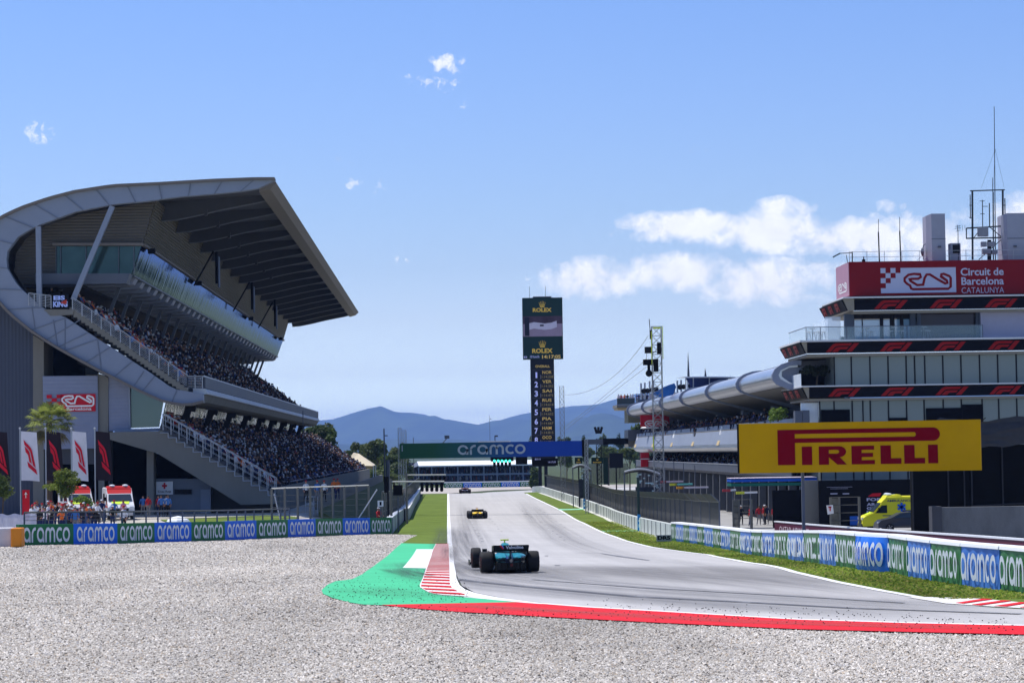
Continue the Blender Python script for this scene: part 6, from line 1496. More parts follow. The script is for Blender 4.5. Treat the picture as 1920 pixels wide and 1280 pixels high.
boxpx(1656, 925, 1678, 931, 196.95, .05, 'blue_patch', M('patch_blue', (.02, .12, .5), var=0), h); boxpx(1594, 967, 1610, 984, 196.9, .1, 'blue_patch', M('patch_blue'), h)
# ------------------------------------------------------------------ yellow tyre-maker's board
a, b = at(1387, 890, 122), at(1840, 878, 118.5)
ty = empty('tyre_board', (*((a + b) / 2).xy, gz((a.x + b.x) / 2, 120)), 'huge yellow board with dark red lettering and a very long drawn-out first letter', 'billboard')
e = Vector((b.x - a.x, b.y - a.y, 0)); Wb = e.length; e.normalize(); nr = Vector((e.y, -e.x, 0))
zb_, zt_ = (a.z + b.z) / 2, (at(1385, 797, 122).z + at(1838, 783, 118.5).z) / 2
Hb = zt_ - zb_; o = Vector((a.x, a.y, zb_))
s = MB(); s.ext([o, o + e * Wb, o + e * Wb + Vector((0, 0, Hb)), o + Vector((0, 0, Hb))], -nr * .35); s.build('panel', M('pirelli_yellow', (.56, .30, .002), spec=.05, rough=.6, var=.07, scale=.6, bump=.03, bscale=1.2), ty)
s = MB(); s.ext([o - e * .1, o - e * .003, o - e * .003 + Vector((0, 0, Hb)), o - e * .1 + Vector((0, 0, Hb))], -nr * .4); s.build('edge', m_black, ty)
def R4(u0, v0, u1, v1): return poly([(u0, v0), (u1, v0), (u1, v1), (u0, v1)])
ar = Hb / Wb; rr = (.86 - .597) / 2; ri = (.774 - .685) / 2; cv = .7285
def cap(uc, r, n=10): return [(uc + r * ar * sin(pi * i / n), cv + r * cos(pi * i / n)) for i in range(n + 1)]
g = [R4(.163, .154, .236, .86)]
oc, ic = cap(.836 - rr * ar, rr), cap(.738 - ri * ar, ri)
g.append((([(.236, .86)] + oc + [(.236, .597)] + [(.236, .774)] + ic + [(.236, .685)]), [(0, i + 0, i + 1) for i in range(0)]))
n_ = len(oc)
V = [(.236, .86)] + oc + [(.236, .597)] + [(.236, .774)] + ic + [(.236, .685)]
m2 = n_ + 2
g[-1] = (V, [(i, i + 1, m2 + i + 1, m2 + i) for i in range(m2 - 1)])
lo, hi = .15, .518; dv = hi - lo
g += [R4(.264, lo, .307, hi), R4(.786, lo, .826, hi)]
for u in (.591, .688): g += [R4(u, lo, u + .043, hi), R4(u + .043, lo, u + .085, lo + .3 * dv)]
g += [R4(.471, lo, .513, hi), R4(.513, lo, .567, lo + .22 * dv), R4(.513, lo + .39 * dv, .560, lo + .61 * dv), R4(.513, lo + .78 * dv, .565, hi)]
g += [R4(.335, lo, .377, hi)]
ra = .3 * dv; uc = .42; vc = lo + .7 * dv
A_ = [(.377, hi)] + [(uc + .029 * sin(pi * i / 8), vc + ra * cos(pi * i / 8)) for i in range(9)] + [(.377, lo + .4 * dv)]
B_ = [(.377, hi - .2 * dv)] + [(uc - .012 + .012 * sin(pi * i / 8), vc + ra * .35 * cos(pi * i / 8)) for i in range(9)] + [(.377, lo + .6 * dv)]
g.append((A_ + B_, [(i, i + 1, 11 + i + 1, 11 + i) for i in range(10)]))
g.append(poly([(.377, lo + .4 * dv), (.412, lo), (.451, lo), (.421, lo + .42 * dv), (.40, lo + .5 * dv)]))
s = MB(); put(s, merge(*g), o, e * Wb, (0, 0, Hb), nr, .02); s.build('lettering', M('pirelli_red', (.20, .001, .010), spec=.05, rough=.6, var=.03), ty)
for u in (.80, .96):
    p = o + e * Wb * u - nr * .35; MB().beam((p.x, p.y, zb_ + Hb * .6), (p.x + 1.0, 150.2, zb_ + Hb * .6), .2).build('support_arm', m_dgrey, ty)
for u in (.258,):
    p = o + e * Wb * u - nr * .6; MB().beam((p.x, p.y, gz(p.x, p.y)), (p.x, p.y, zt_ - .2), .15).build('support_post', m_steel_d if u < .5 else m_dgrey, ty)
# ------------------------------------------------------------------ black fabric structure and draped tarpaulin
bx = at(1711, 985, 150); zb_ = gz(bx.x, 150)
fb = empty('fabric_enclosure', (bx.x + 7, 156, zb_), 'large black fabric enclosure right of the yellow ambulance', 'enclosure')
zt_ = at(1711, 836, 150).z
MB().box(bx.x, bx.x + 26, 150, 150.5, zb_, zt_).build('fabric_wall', M('black_fabric', (.007, .007, .008), rough=.9, spec=.05, var=.15, bump=.03, bscale=1.2), fb)
s = MB()
for x in (1711, 1778, 1808, 1822, 1880): p = at(x, 900, 149.9); s.beam((p.x, 149.9, zb_), (p.x, 149.9, zt_), .08)
p0, p1 = at(1822, 948, 149.9), at(1960, 941, 149.9); s.beam(p0, p1, .08)
s.build('frame_bar', M('frame_bar', (.03, .03, .035), var=0), fb)
s = MB(); R = random.Random(5); nx, ny = 60, 14
def tz(u, v): return .35 * noise.noise(Vector((u * 9, v * 3, 1.3))) + .12 * noise.noise(Vector((u * 26 + v * 8, v * 9, 4)))
G = [[Vector((bx.x + .1 + 26 * i / nx, 149.7 + .5 * tz(i / nx, j / ny) * (1 if j < 9 else 0) + (0 if j < 9 else (j - 8) * 1.2), zt_ + (1.55 * (j / 8) if j < 9 else 1.55 - .1 * (j - 8)) + tz(i / nx * 1.3, j / ny) * .8 + (.12 * sin(i * .5) if j == 8 else 0) - (.25 if i < 4 else 0))) for i in range(nx + 1)] for j in range(ny + 1)]
for j in range(ny): s.sheet(G[j], G[j + 1])
s.build('tarpaulin', M('tarpaulin', (.04, .04, .046), rough=.32, var=.15, bump=.06, bscale=1.6), fb, smooth=True)
s = MB()
for k in range(5): 
    i = 6 + k * 12; s.path([G[j][i] + Vector((j * .25, -.05, .03)) for j in range(0, 9)], .03, 4)
s.build('tie_rope', m_black, fb)
# stained concrete wall on the right
a = at(1748, 1008, 138); tag(MB().box(a.x, a.x + 20, 138, 138.5, gz(a.x, 138) - .1, at(1748, 951, 138).z).build('concrete_wall', M('stained_concrete', (.17, .175, .18), rough=.9, var=.3, scale=.8, streak=3, bump=.02)), 'stained grey concrete wall at the right edge in front of the black enclosure', 'wall')
a, b = at(1748, 1008, 137.8), at(1780, 950, 137.8); tag(MB().box(a.x - .02, a.x + .55, 137.6, 138.52, gz(a.x, 138) - .1, b.z + .05).build('concrete_pillar', m_conc_d), 'darker pillar at the left end of the stained concrete wall', 'pillar')
# ------------------------------------------------------------------ maroon boards of the pit entry
def qp(px, py, X=20.0):
    d = pix_dir(px, py); k = X / d.x; return CAMP + d * k
m_mar = M('maroon', (.10, .012, .035), rough=.5, var=.05)
for i, (xa, ya, xb, yb, ta, tb) in enumerate(((1452, 978, 1526, 984.5, 1463, 1518), (1526, 984.5, 1612, 991, 1534, 1600), (1612, 991, 1700, 997.5, 1622, 1688), (1700, 997.5, 1800, 1004, 1692, 1794), (1800, 1004, 1875, 1009.5, 1806, 1866), (1875, 1009.5, 1960, 1016, 1880, 1950))):
    a, b = qp(xa, ya), qp(xb, yb); t = empty('maroon_board', ((a.x + b.x) / 2, (a.y + b.y) / 2, gz(20, (a.y + b.y) / 2)), 'maroon board with white lettering behind the right wall, %s from its far end' % ORD[i], 'advertising board', 'maroon boards behind the right wall')
    za, zb = gz(20, a.y), gz(20, b.y)
    s = MB(); s.hexa([(20, a.y, za), (20.15, a.y, za), (20.15, b.y, zb), (20, b.y, zb)], [(20, a.y, a.z), (20.15, a.y, a.z), (20.15, b.y, b.z), (20, b.y, b.z)]); s.build('panel', m_mar, t)
    s = MB(); s.beam(a + Vector((.07, 0, .03)), b + Vector((.07, 0, .03)), .2, .07); s.build('top_edge', m_ltop, t)
    s = MB(); e3 = (b - a); L_ = e3.length; u0, u1 = max(.04, (ta - xa) / (xb - xa)), min(.97, (tb - xa) / (xb - xa)); e3.normalize()
    fit_text(s, 'QATAR AIRWAYS', Vector((20, a.y, a.z)) - Vector((0, 0, .95)), e3, (0, 0, 1), (-1, 0, 0), (L_ * u0, .2, L_ * u1, .74), .01, .03); s.build('lettering', M('maroon_letter', (.6, .5, .55), var=0), t)
# fence gates on the right
for (x0, x1, y0, y1, Y, lb) in ((1376, 1409, 936, 986, 150, 'narrow mesh gate between two posts left of the hoarding'), (1559, 1611, 931, 994, 128, 'mesh gate between two posts in front of the yellow ambulance')):
    a, b = at(x0, y1, Y), at(x1, y0, Y); zg = gz(a.x, Y); t = empty('fence_gate', ((a.x + b.x) / 2, Y, zg), lb, 'gate')
    for x, w in ((a.x, .12), (a.x + (b.x - a.x) * .3, .1), (b.x, .12)): MB().box(x - w / 2, x + w / 2, Y, Y + .1, zg, b.z).build('post', m_post, t)
    MB().box(a.x, a.x + (b.x - a.x) * .3, Y + .04, Y + .06, zg, b.z - .05).build('mesh_panel', M('worn_panel', '#77766c', var=.3, scale=3, trans=.25), t)
    s = MB()
    for k in range(7): s.tube((a.x, Y, zg + (b.z - zg) * (k + 1) / 7), (b.x, Y, zg + (b.z - zg) * (k + 1) / 7), .015, 4)
    for k in range(16):
        xk = a.x + (b.x - a.x) * (.3 + .7 * k / 16); s.tube((xk, Y, zg), (min(b.x, xk + .15), Y, zg + 1.0), .008, 3)
    s.build('wire', m_wire, t)
p, q_ = at(1552, 964, 127), at(1563, 946, 127); t = empty('warning_sign', (p.x, 127, p.z), 'small tilted white sign with a red mark hanging on the mesh gate', 'sign')
s = MB(); s.ext([p, (q_.x, 127, p.z + .05), (q_.x - .04, 127, q_.z), (p.x - .06, 127, q_.z - .02)], (0, .03, 0)); s.build('panel', m_whitep, t)
s = MB(); s.box(p.x + .04, p.x + .2, 126.97, 126.99, q_.z - .15, q_.z - .08).box(p.x + .1, p.x + .16, 126.97, 126.99, q_.z - .32, q_.z - .08); s.build('marking', m_signred, t)
# ------------------------------------------------------------------ pit lane furniture
t = empty('pit_awning', at(1438, 985, 203), 'long blue and green fascia over the dark garage mouths', 'awning')
boxpx(1371, 896, 1532, 903.5, 199, 3, 'upper_fascia', M('fascia_blue', (.01, .09, .5), var=.05), t); boxpx(1371, 903.5, 1532, 911.5, 199, 3, 'lower_fascia', M('fascia_green', (.01, .13, .10), var=.05), t); boxpx(1371, 894.5, 1532, 896, 198.9, 3.2, 'top_edge', M('pink_edge', (.7, .6, .7), var=0), t)
boxpx(1501, 911, 1505, 985, 199.5, .3, 'post', m_steel, t)
def arch(px0, px1, py0, py1, Y, lb):
    P = [at(px0 + (px1 - px0) * i / 12, py0 + (py1 - py0) * i / 12 - sin(pi * i / 12) * 7, Y) for i in range(13)]
    t = empty('pit_stand', (P[6].x, Y, gz(P[6].x, Y)), lb, 'pit stand')
    s = MB(); s.path(P, .10, 5); s.build('roof_arc', m_rail, t)
    s = MB(); s.sheet(P, [p + Vector((0, 2.2, -.3)) for p in P]); s.build('canopy', m_dgrey, t)
    for p in (P[0], P[12]): MB().beam((p.x, Y + .3, gz(p.x, Y)), (p.x, Y + .3, p.z), .12).build('post', m_steel_d, t)
    s = MB(); s.box(P[4].x, P[11].x, Y + .6, Y + 1.4, gz(P[6].x, Y), P[0].z - 1.4); s.build('console', M('console_dark', (.03, .035, .05), var=.5, scale=2), t)
    s = MB(); R = random.Random(int(px0))
    for i in range(14):
        x = R.uniform(P[4].x, P[11].x); z = R.uniform(P[0].z - 1.9, P[0].z - .2); s.box(x, x + R.uniform(.15, .4), Y + .4, Y + .45, z, z + .12)
    s.build('screen', M('console_screen', (.45, .6, .62), var=.5, scale=5), t)
arch(1171, 1237, 884, 888, 215, 'pit wall stand under a curved silver arc beside the truss mast')
arch(1074, 1108, 876, 880, 290, 'farther pit wall stand under a curved silver arc right of the gantry')
for (x0, y0, x1, y1, Y, mt, lb) in ((1078, 857, 1092, 869, 292, m_scr, 'small dark green screen with gold lettering right of the gantry, the left one of two'), (1109, 857, 1131, 869, 292, m_scr, 'dark green screen with gold lettering right of the gantry, the right one of two'), (1143, 849, 1168, 877, 280, M('screen_navy', (.008, .01, .02), var=.2), 'large blank dark screen at the far end of the pit building')):
    a, b = at(x0, y1, Y), at(x1, y0, Y); t = empty('pit_screen', ((a.x + b.x) / 2, Y, gz(a.x, Y)), lb, 'screen')
    MB().box(a.x, b.x, Y, Y + .3, a.z, b.z).build('panel', mt, t)
    MB().beam(((a.x + b.x) / 2, Y + .4, gz(a.x, Y)), ((a.x + b.x) / 2, Y + .4, b.z), .15).build('post', m_dgrey, t)
    if mt is m_scr: s = MB(); T(s, 'ROLEX', x0 + 3, y1 - 4, x1 - 3, y1 - 1.5, Y, .03, .03); crown(s, (x0 + x1) / 2, y0 + 4, 4, Y); s.build('lettering', m_gold, t)
boxpx(1132, 857, 1140, 908, 250, .4, 'post_', M('dark_green_post', (.008, .03, .025), var=0)); o = bpy.data.objects['post_']; o.name = 'signal_post'; tag(o, 'thick dark green post rising from the fence right of the gantry', 'post')
boxpx(1099, 823, 1130, 833, 262.5, .8, 'overhead_beam', m_steel_d); tag(bpy.data.objects['overhead_beam'], 'grey overhead beam continuing right of the gantry board', 'beam')
boxpx(1131, 821, 1178, 833, 320, 1, 'roof_beam_far', m_black); tag(bpy.data.objects['roof_beam_far'], 'black flat canopy edge left of the pit building', 'canopy'); bpy.data.objects['roof_beam_far'].name = 'canopy'
boxpx(1090, 868, 1178, 906, 345, .3, 'catch_fence', M('fence_mesh_l')); tag(bpy.data.objects['catch_fence'], 'grey see-through fence beyond the pit wall', 'fence')
for i, (x0, x1, y, Y, colr, lb) in enumerate(((1246, 1282, 903, 235, (.5, .42, .5), 'pale pink awning over the pit lane'), (1266, 1298, 908, 225, (.15, .5, .45), 'teal awning with a yellow end over the pit lane'), (1279, 1328, 914, 215, (.55, .5, .55), 'white and red awning over the pit lane'), (1366, 1380, 919, 195, (.6, .6, .6), 'small white boom end near the garages'), (1392, 1420, 923.5, 190, (.75, .72, .7), 'white boom with an orange end near the garages'))):
    a, b = at(x0, y, Y), at(x1, y - 1.2, Y); t = empty('pit_boom', ((a.x + b.x) / 2, Y, gz(a.x, Y)), lb, 'boom')
    s = MB(); s.beam(a, b, .5 if i < 3 else .2, .14); s.build('arm', M('boom%d' % i, colr, var=0), t); s = MB(); s.beam(a - Vector((.5, 0, 0)), a + Vector((.15, 0, 0)), .5 if i < 3 else .25, .2); s.build('arm_end', M('boom_end%d' % (i % 3), [(.4, .05, .06), (.6, .6, .05), (.7, .3, .02)][i % 3], var=0), t)
    MB().beam(((a.x + b.x) / 2, Y, gz(a.x, Y)), ((a.x + b.x) / 2, Y, a.z + (2.0 if i < 3 else 0)), .07).build('post', m_steel_d, t)
# ------------------------------------------------------------------ vehicles
m_tyre = M('tyre_rubber', (.018, .018, .02), rough=.75, var=.05)
m_carbon = M('carbon', (.012, .012, .014), rough=.45, var=0)
def ell(cx, y, cz, rx, rz, n=14, sq=1.0):
    out = []
    for i in range(n):
        a = 2 * pi * i / n; ca, sa = cos(a), sin(a)
        out.append((cx + rx * math.copysign(abs(ca) ** sq, ca), y, cz + rz * math.copysign(abs(sa) ** sq, sa)))
    return out
def wheel(parent, x, y, r, w, side, ring, name='wheel'):
    h = w / 2; s = MB()
    s.lathe([(r * .62, -h), (r * .93, -h * .98), (r * .985, -h * .8), (r, -h * .45), (r, h * .45), (r * .985, h * .8), (r * .93, h * .98), (r * .62, h)], (x, y, r), 28, 'X')
    t = s.build('wheel', m_tyre, parent, smooth=True)
    s = MB(); s.lathe([(r * .60, -h * .9), (r * .60, h * .9)], (x, y, r), 20, 'X')
    for k in range(10):
        a = 2 * pi * k / 10; s.beam((x + side * (h + .004), y, r), (x + side * (h + .004), y + cos(a) * r * .58, r + sin(a) * r * .58), .03, .03, (1, 0, 0))
    s.build('rim', m_carbon, t)
    s = MB(); n = 24
    for sx in (-1, 1):
        for seg in ((-40, 40), (140, 220)):
            P = [(y + cos(radians(a)) * r * .84, r + sin(radians(a)) * r * .84) for a in range(seg[0], seg[1] + 1, 8)]
            Q_ = [(y + cos(radians(a)) * r * .78, r + sin(radians(a)) * r * .78) for a in range(seg[0], seg[1] + 1, 8)]
            s.sheet([(x + sx * (h * .985 + .006), a, b) for a, b in P], [(x + sx * (h * .985 + .006), a, b) for a, b in Q_])
    s.build('sidewall_stripe', ring, t)
    return t
def racing_car(loc, rz, label, c_top, c_side, c_wing, c_cam, c_helm, tx, c_tx):
    t = empty('racing_car', (0, 0, 0), label, 'racing car', 'racing cars on the straight')
    ring = M('stripe_' + c_top, c_cam if False else (.5, .02, .03), var=0)
    mt = M('paint_' + c_top, c_top, rough=.28, var=.04, spec=.6); ms = M('paint_' + c_side, c_side, rough=.28, var=.04, spec=.6); mw = M('wing_' + c_wing, c_wing, rough=.4, var=.03)
    # floor and diffuser
    s = MB(); s.hexa([(-.72, -.15, .05), (.72, -.15, .05), (.72, 2.6, .04), (.4, 3.0, .04), (-.4, 3.0, .04), (-.72, 2.6, .04)], [(-.75, -.15, .09), (.75, -.15, .09), (.78, 2.6, .08), (.4, 3.0, .1), (-.4, 3.0, .1), (-.78, 2.6, .08)]); s.build('floor', m_carbon, t)
    s = MB(); s.hexa([(-.5, -.55, .12), (.5, -.55, .12), (.5, .3, .05), (-.5, .3, .05)], [(-.52, -.55, .36), (.52, -.55, .36), (.45, .3, .3), (-.45, .3, .3)])
    for x in (-.5, -.32, -.16, .16, .32, .5): s.box(x - .008, x + .008, -.62, -.2, .07, .34)
    s.build('diffuser', m_carbon, t)
    # chassis: lofted sections from gearbox to nose
    secs = [(-.45, .33, .10, .10), (-.2, .38, .14, .14), (.2, .42, .2, .2), (.7, .43, .3, .26), (1.2, .42, .34, .28), (1.7, .40, .33, .28), (2.2, .38, .28, .26), (2.9, .36, .2, .19), (3.6, .33, .14, .13), (4.2, .28, .1, .09), (4.5, .24, .08, .05)]
    s = MB(); s.loft([ell(0, y, z, rx, rz_, 14, .8) for y, z, rx, rz_ in secs]); s.build('chassis', ms, t, smooth=True)
    # engine cover, airbox and shark fin
    s = MB(); s.loft([ell(0, y, z, rx, rz_, 12, .9) for y, z, rx, rz_ in ((-.3, .5, .05, .06), (.2, .58, .12, .14), (.8, .66, .18, .2), (1.3, .74, .19, .22), (1.62, .80, .14, .16), (1.7, .82, .10, .11))]); s.build('engine_cover', mt, t, smooth=True)
    s = MB(); s.ext([(0, -.35, .5), (0, 1.2, .9), (0, .3, .92), (0, -.3, .7)], (.012, 0, 0)); s.build('fin', mt, t)
    for sx in (-1, 1):
        s = MB(); s.loft([ell(sx * x, y, z, rx, rz_, 12, .7) for x, y, z, rx, rz_ in ((.22, -.15, .42, .10, .10), (.32, .2, .44, .18, .15), (.42, .8, .40, .27, .2), (.46, 1.4, .38, .28, .2), (.46, 1.9, .40, .26, .18), (.45, 2.05, .41, .24, .15))]); s.build('sidepod', mt if sx < 2 else ms, t, smooth=True)
        s = MB(); s.hexa([(sx * .12, -.1, .36), (sx * .40, -.1, .36), (sx * .42, .5, .5), (sx * .14, .5, .52)], [(sx * .12, -.12, .52), (sx * .38, -.12, .50), (sx * .42, .5, .62), (sx * .14, .5, .68)]); s.build('deck_panel', mt, t)
        s = MB(); s.box(sx * .62 - .08, sx * .62 + .08, 2.35, 2.45, .62, .72).beam((sx * .55, 2.4, .66), (sx * .3, 2.4, .55), .02); s.build('mirror', m_carbon, t)
        # suspension
        s = MB()
        for (y0, z0, y1, z1) in ((-.25, .42, 0, .5), (.35, .42, 0, .5), (-.25, .2, 0, .25), (.35, .2, 0, .25), (.1, .5, 0, .22)): s.tube((sx * .16, y0, z0), (sx * .62, y1, z1), .014, 5)
        s.build('rear_suspension', m_carbon, t)
        s = MB()
        for (y0, z0, y1, z1) in ((3.3, .44, 3.6, .5), (3.9, .4, 3.6, .5), (3.3, .28, 3.6, .24), (3.9, .26, 3.6, .24)): s.tube((sx * .14, y0, z0), (sx * .64, y1, z1), .014, 5)
        s.build('front_suspension', m_carbon, t)
        s = MB(); s.box(sx * .57 - .03, sx * .57 + .03, -.18, .18, .18, .54); s.build('brake_duct', m_carbon, t)
    wheel(t, -.79, 0, .36, .42, -1, ring); wheel(t, .79, 0, .36, .42, 1, ring)
    wheel(t, -.82, 3.6, .36, .33, -1, ring); wheel(t, .82, 3.6, .36, .33, 1, ring)
    # rear wing
    rw = empty('rear_wing', (0, 0, 0), None, None); rw.parent = t
    s = MB(); W2 = .6
    s.hexa([(-W2, -.62, .80), (W2, -.62, .80), (W2, -.30, .72), (-W2, -.30, .72)], [(-W2, -.60, .95), (W2, -.60, .95), (W2, -.30, .76), (-W2, -.30, .76)]); s.build('flap', mw, rw)
    n = 8; s = MB()
    s.sheet([(-W2 + 1.2 * i / n, -.58, .76 - .045 * sin(pi * i / n)) for i in range(n + 1)], [(-W2 + 1.2 * i / n, -.18, .70 - .045 * sin(pi * i / n)) for i in range(n + 1)])
    s.sheet([(-W2 + 1.2 * i / n, -.58, .745 - .055 * sin(pi * i / n)) for i in range(n + 1)], [(-W2 + 1.2 * i / n, -.58, .765 - .045 * sin(pi * i / n)) for i in range(n + 1)]); s.build('main_plane', m_carbon, rw)
    for sx in (-1, 1):
        s = MB(); s.ext([(sx * W2, -.64, .93), (sx * W2, -.2, .93), (sx * W2, -.1, .7), (sx * .52, .0, .35), (sx * .47, -.35, .35), (sx * .56, -.55, .62)], (sx * .015, 0, 0)); s.build('endplate', mw, rw)
    s = MB(); s.box(-.015, .015, -.4, -.2, .38, .74); s.build('pylon', m_carbon, rw)
    s = MB(); s.box(-.48, .48, -.5, -.3, .40, .42); s.hexa([(-.48, -.55, .46), (.48, -.55, .46), (.48, -.38, .43), (-.48, -.38, .43)], [(-.48, -.55, .48), (.48, -.55, .48), (.48, -.38, .45), (-.48, -.38, .45)]); s.build('beam_wing', m_carbon, rw)
    if tx:
        s = MB(); fit_text(s, tx, (-W2, -.622, .80), (1, 0, 0), (0, .02 / .15, 1), (0, -1, .1), (.42, .02, 1.02, .13), .025, .006); s.build('lettering', M('wing_letter', (.6, .62, .66), var=0), rw)
        s = MB(); put(s, poly([(.28, .14), (.33, .14), (.36, .02)]), (-W2, -.622, .80), (1, 0, 0), (0, 0, 1), (0, -1, 0), .007); s.build('emblem', M('emblem_blue', (.05, .2, .7), var=0), rw)
        s = MB(); put(s, poly([(.20, .14), (.28, .14), (.36, .02), (.31, .02)]), (-W2, -.622, .80), (1, 0, 0), (0, 0, 1), (0, -1, 0), .0065); s.build('emblem', M('emblem_red', (.5, .03, .03), var=0), rw)
    # exhaust, crash structure, rain light
    s = MB(); s.lathe([(.05, -.35), (.06, -.62), (.05, -.62)], (0, 0, .42), 10, 'Y'); s.build('exhaust', M('exhaust', (.25, .22, .2), rough=.4, metal=.8, var=0), t)
    s = MB(); s.box(-.07, .07, -.72, -.3, .22, .36); s.build('crash_structure', m_carbon, t)
    MB().box(-.04, .04, -.735, -.72, .24, .33).build('rain_light', M('rain_light', (.12, .02, .02), var=0), t)
    # halo, cockpit, helmet
    s = MB(); P = [Vector((.3 * sin(radians(a)), 2.15 + .55 * cos(radians(a)), .80 - .02 * cos(radians(a)))) for a in range(-125, 126, 14)]
    s.path(P, .028, 6).tube((0, 2.7, .78), (0, 2.85, .55), .025, 6); s.build('halo', m_carbon, t)
    s = MB(); s.ball((0, 2.0, .72), .135, 12); s.build('helmet', M('helm_' + c_helm, c_helm, rough=.3, var=0), t, smooth=True)
    s = MB(); s.box(-.14, .14, 1.45, 1.58, 1.03, 1.07).box(-.018, .018, 1.46, 1.56, .93, 1.03); s.build('camera_pod', M('cam_' + c_cam, c_cam, var=0), t)
    # front wing and nose
    fw = MB()
    for k in range(4): fw.hexa([(-.98, 4.35 + k * .12, .10 + k * .012), (.98, 4.35 + k * .12, .10 + k * .012), (.98, 4.44 + k * .12, .08 + k * .01), (-.98, 4.44 + k * .12, .08 + k * .01)], [(-.98, 4.35 + k * .12, .13 + k * .012), (.98, 4.35 + k * .12, .13 + k * .012), (.98, 4.44 + k * .12, .09 + k * .01), (-.98, 4.44 + k * .12, .09 + k * .01)])
    for sx in (-1, 1): fw.box(sx * .98 - .01, sx * .98 + .01, 4.3, 4.85, .06, .26)
    fw.build('front_wing', mw, t)
    t.location = loc; t.rotation_euler = (0, 0, rz)
    return t
p = gp(951.5, 1074); racing_car((p.x + .08, p.y + .35, p.z + .012), radians(4.5), 'teal and blue open-wheel racing car seen from behind, the nearest car on the track', '#067f8e', '#12306f', '#050506', '#d8e020', '#4a7fd0', 'Valvoline', None)
p = gp(895.5, 972); racing_car((p.x, p.y + .3, p.z + .012), radians(1), 'dark racing car with an orange engine cover, second along the straight', '#ffd400', '#1a1c28', '#15161c', '#b03018', '#1c2340', None, None)
p = gp(871.5, 924.6); r3 = racing_car((p.x, 409, gz(p.x, 409) + .012), radians(0), 'farthest racing car, dark with a red rear wing, at the crest of the straight', '#3a2026', '#141318', '#7a1420', '#33343a', '#303030', None, None)

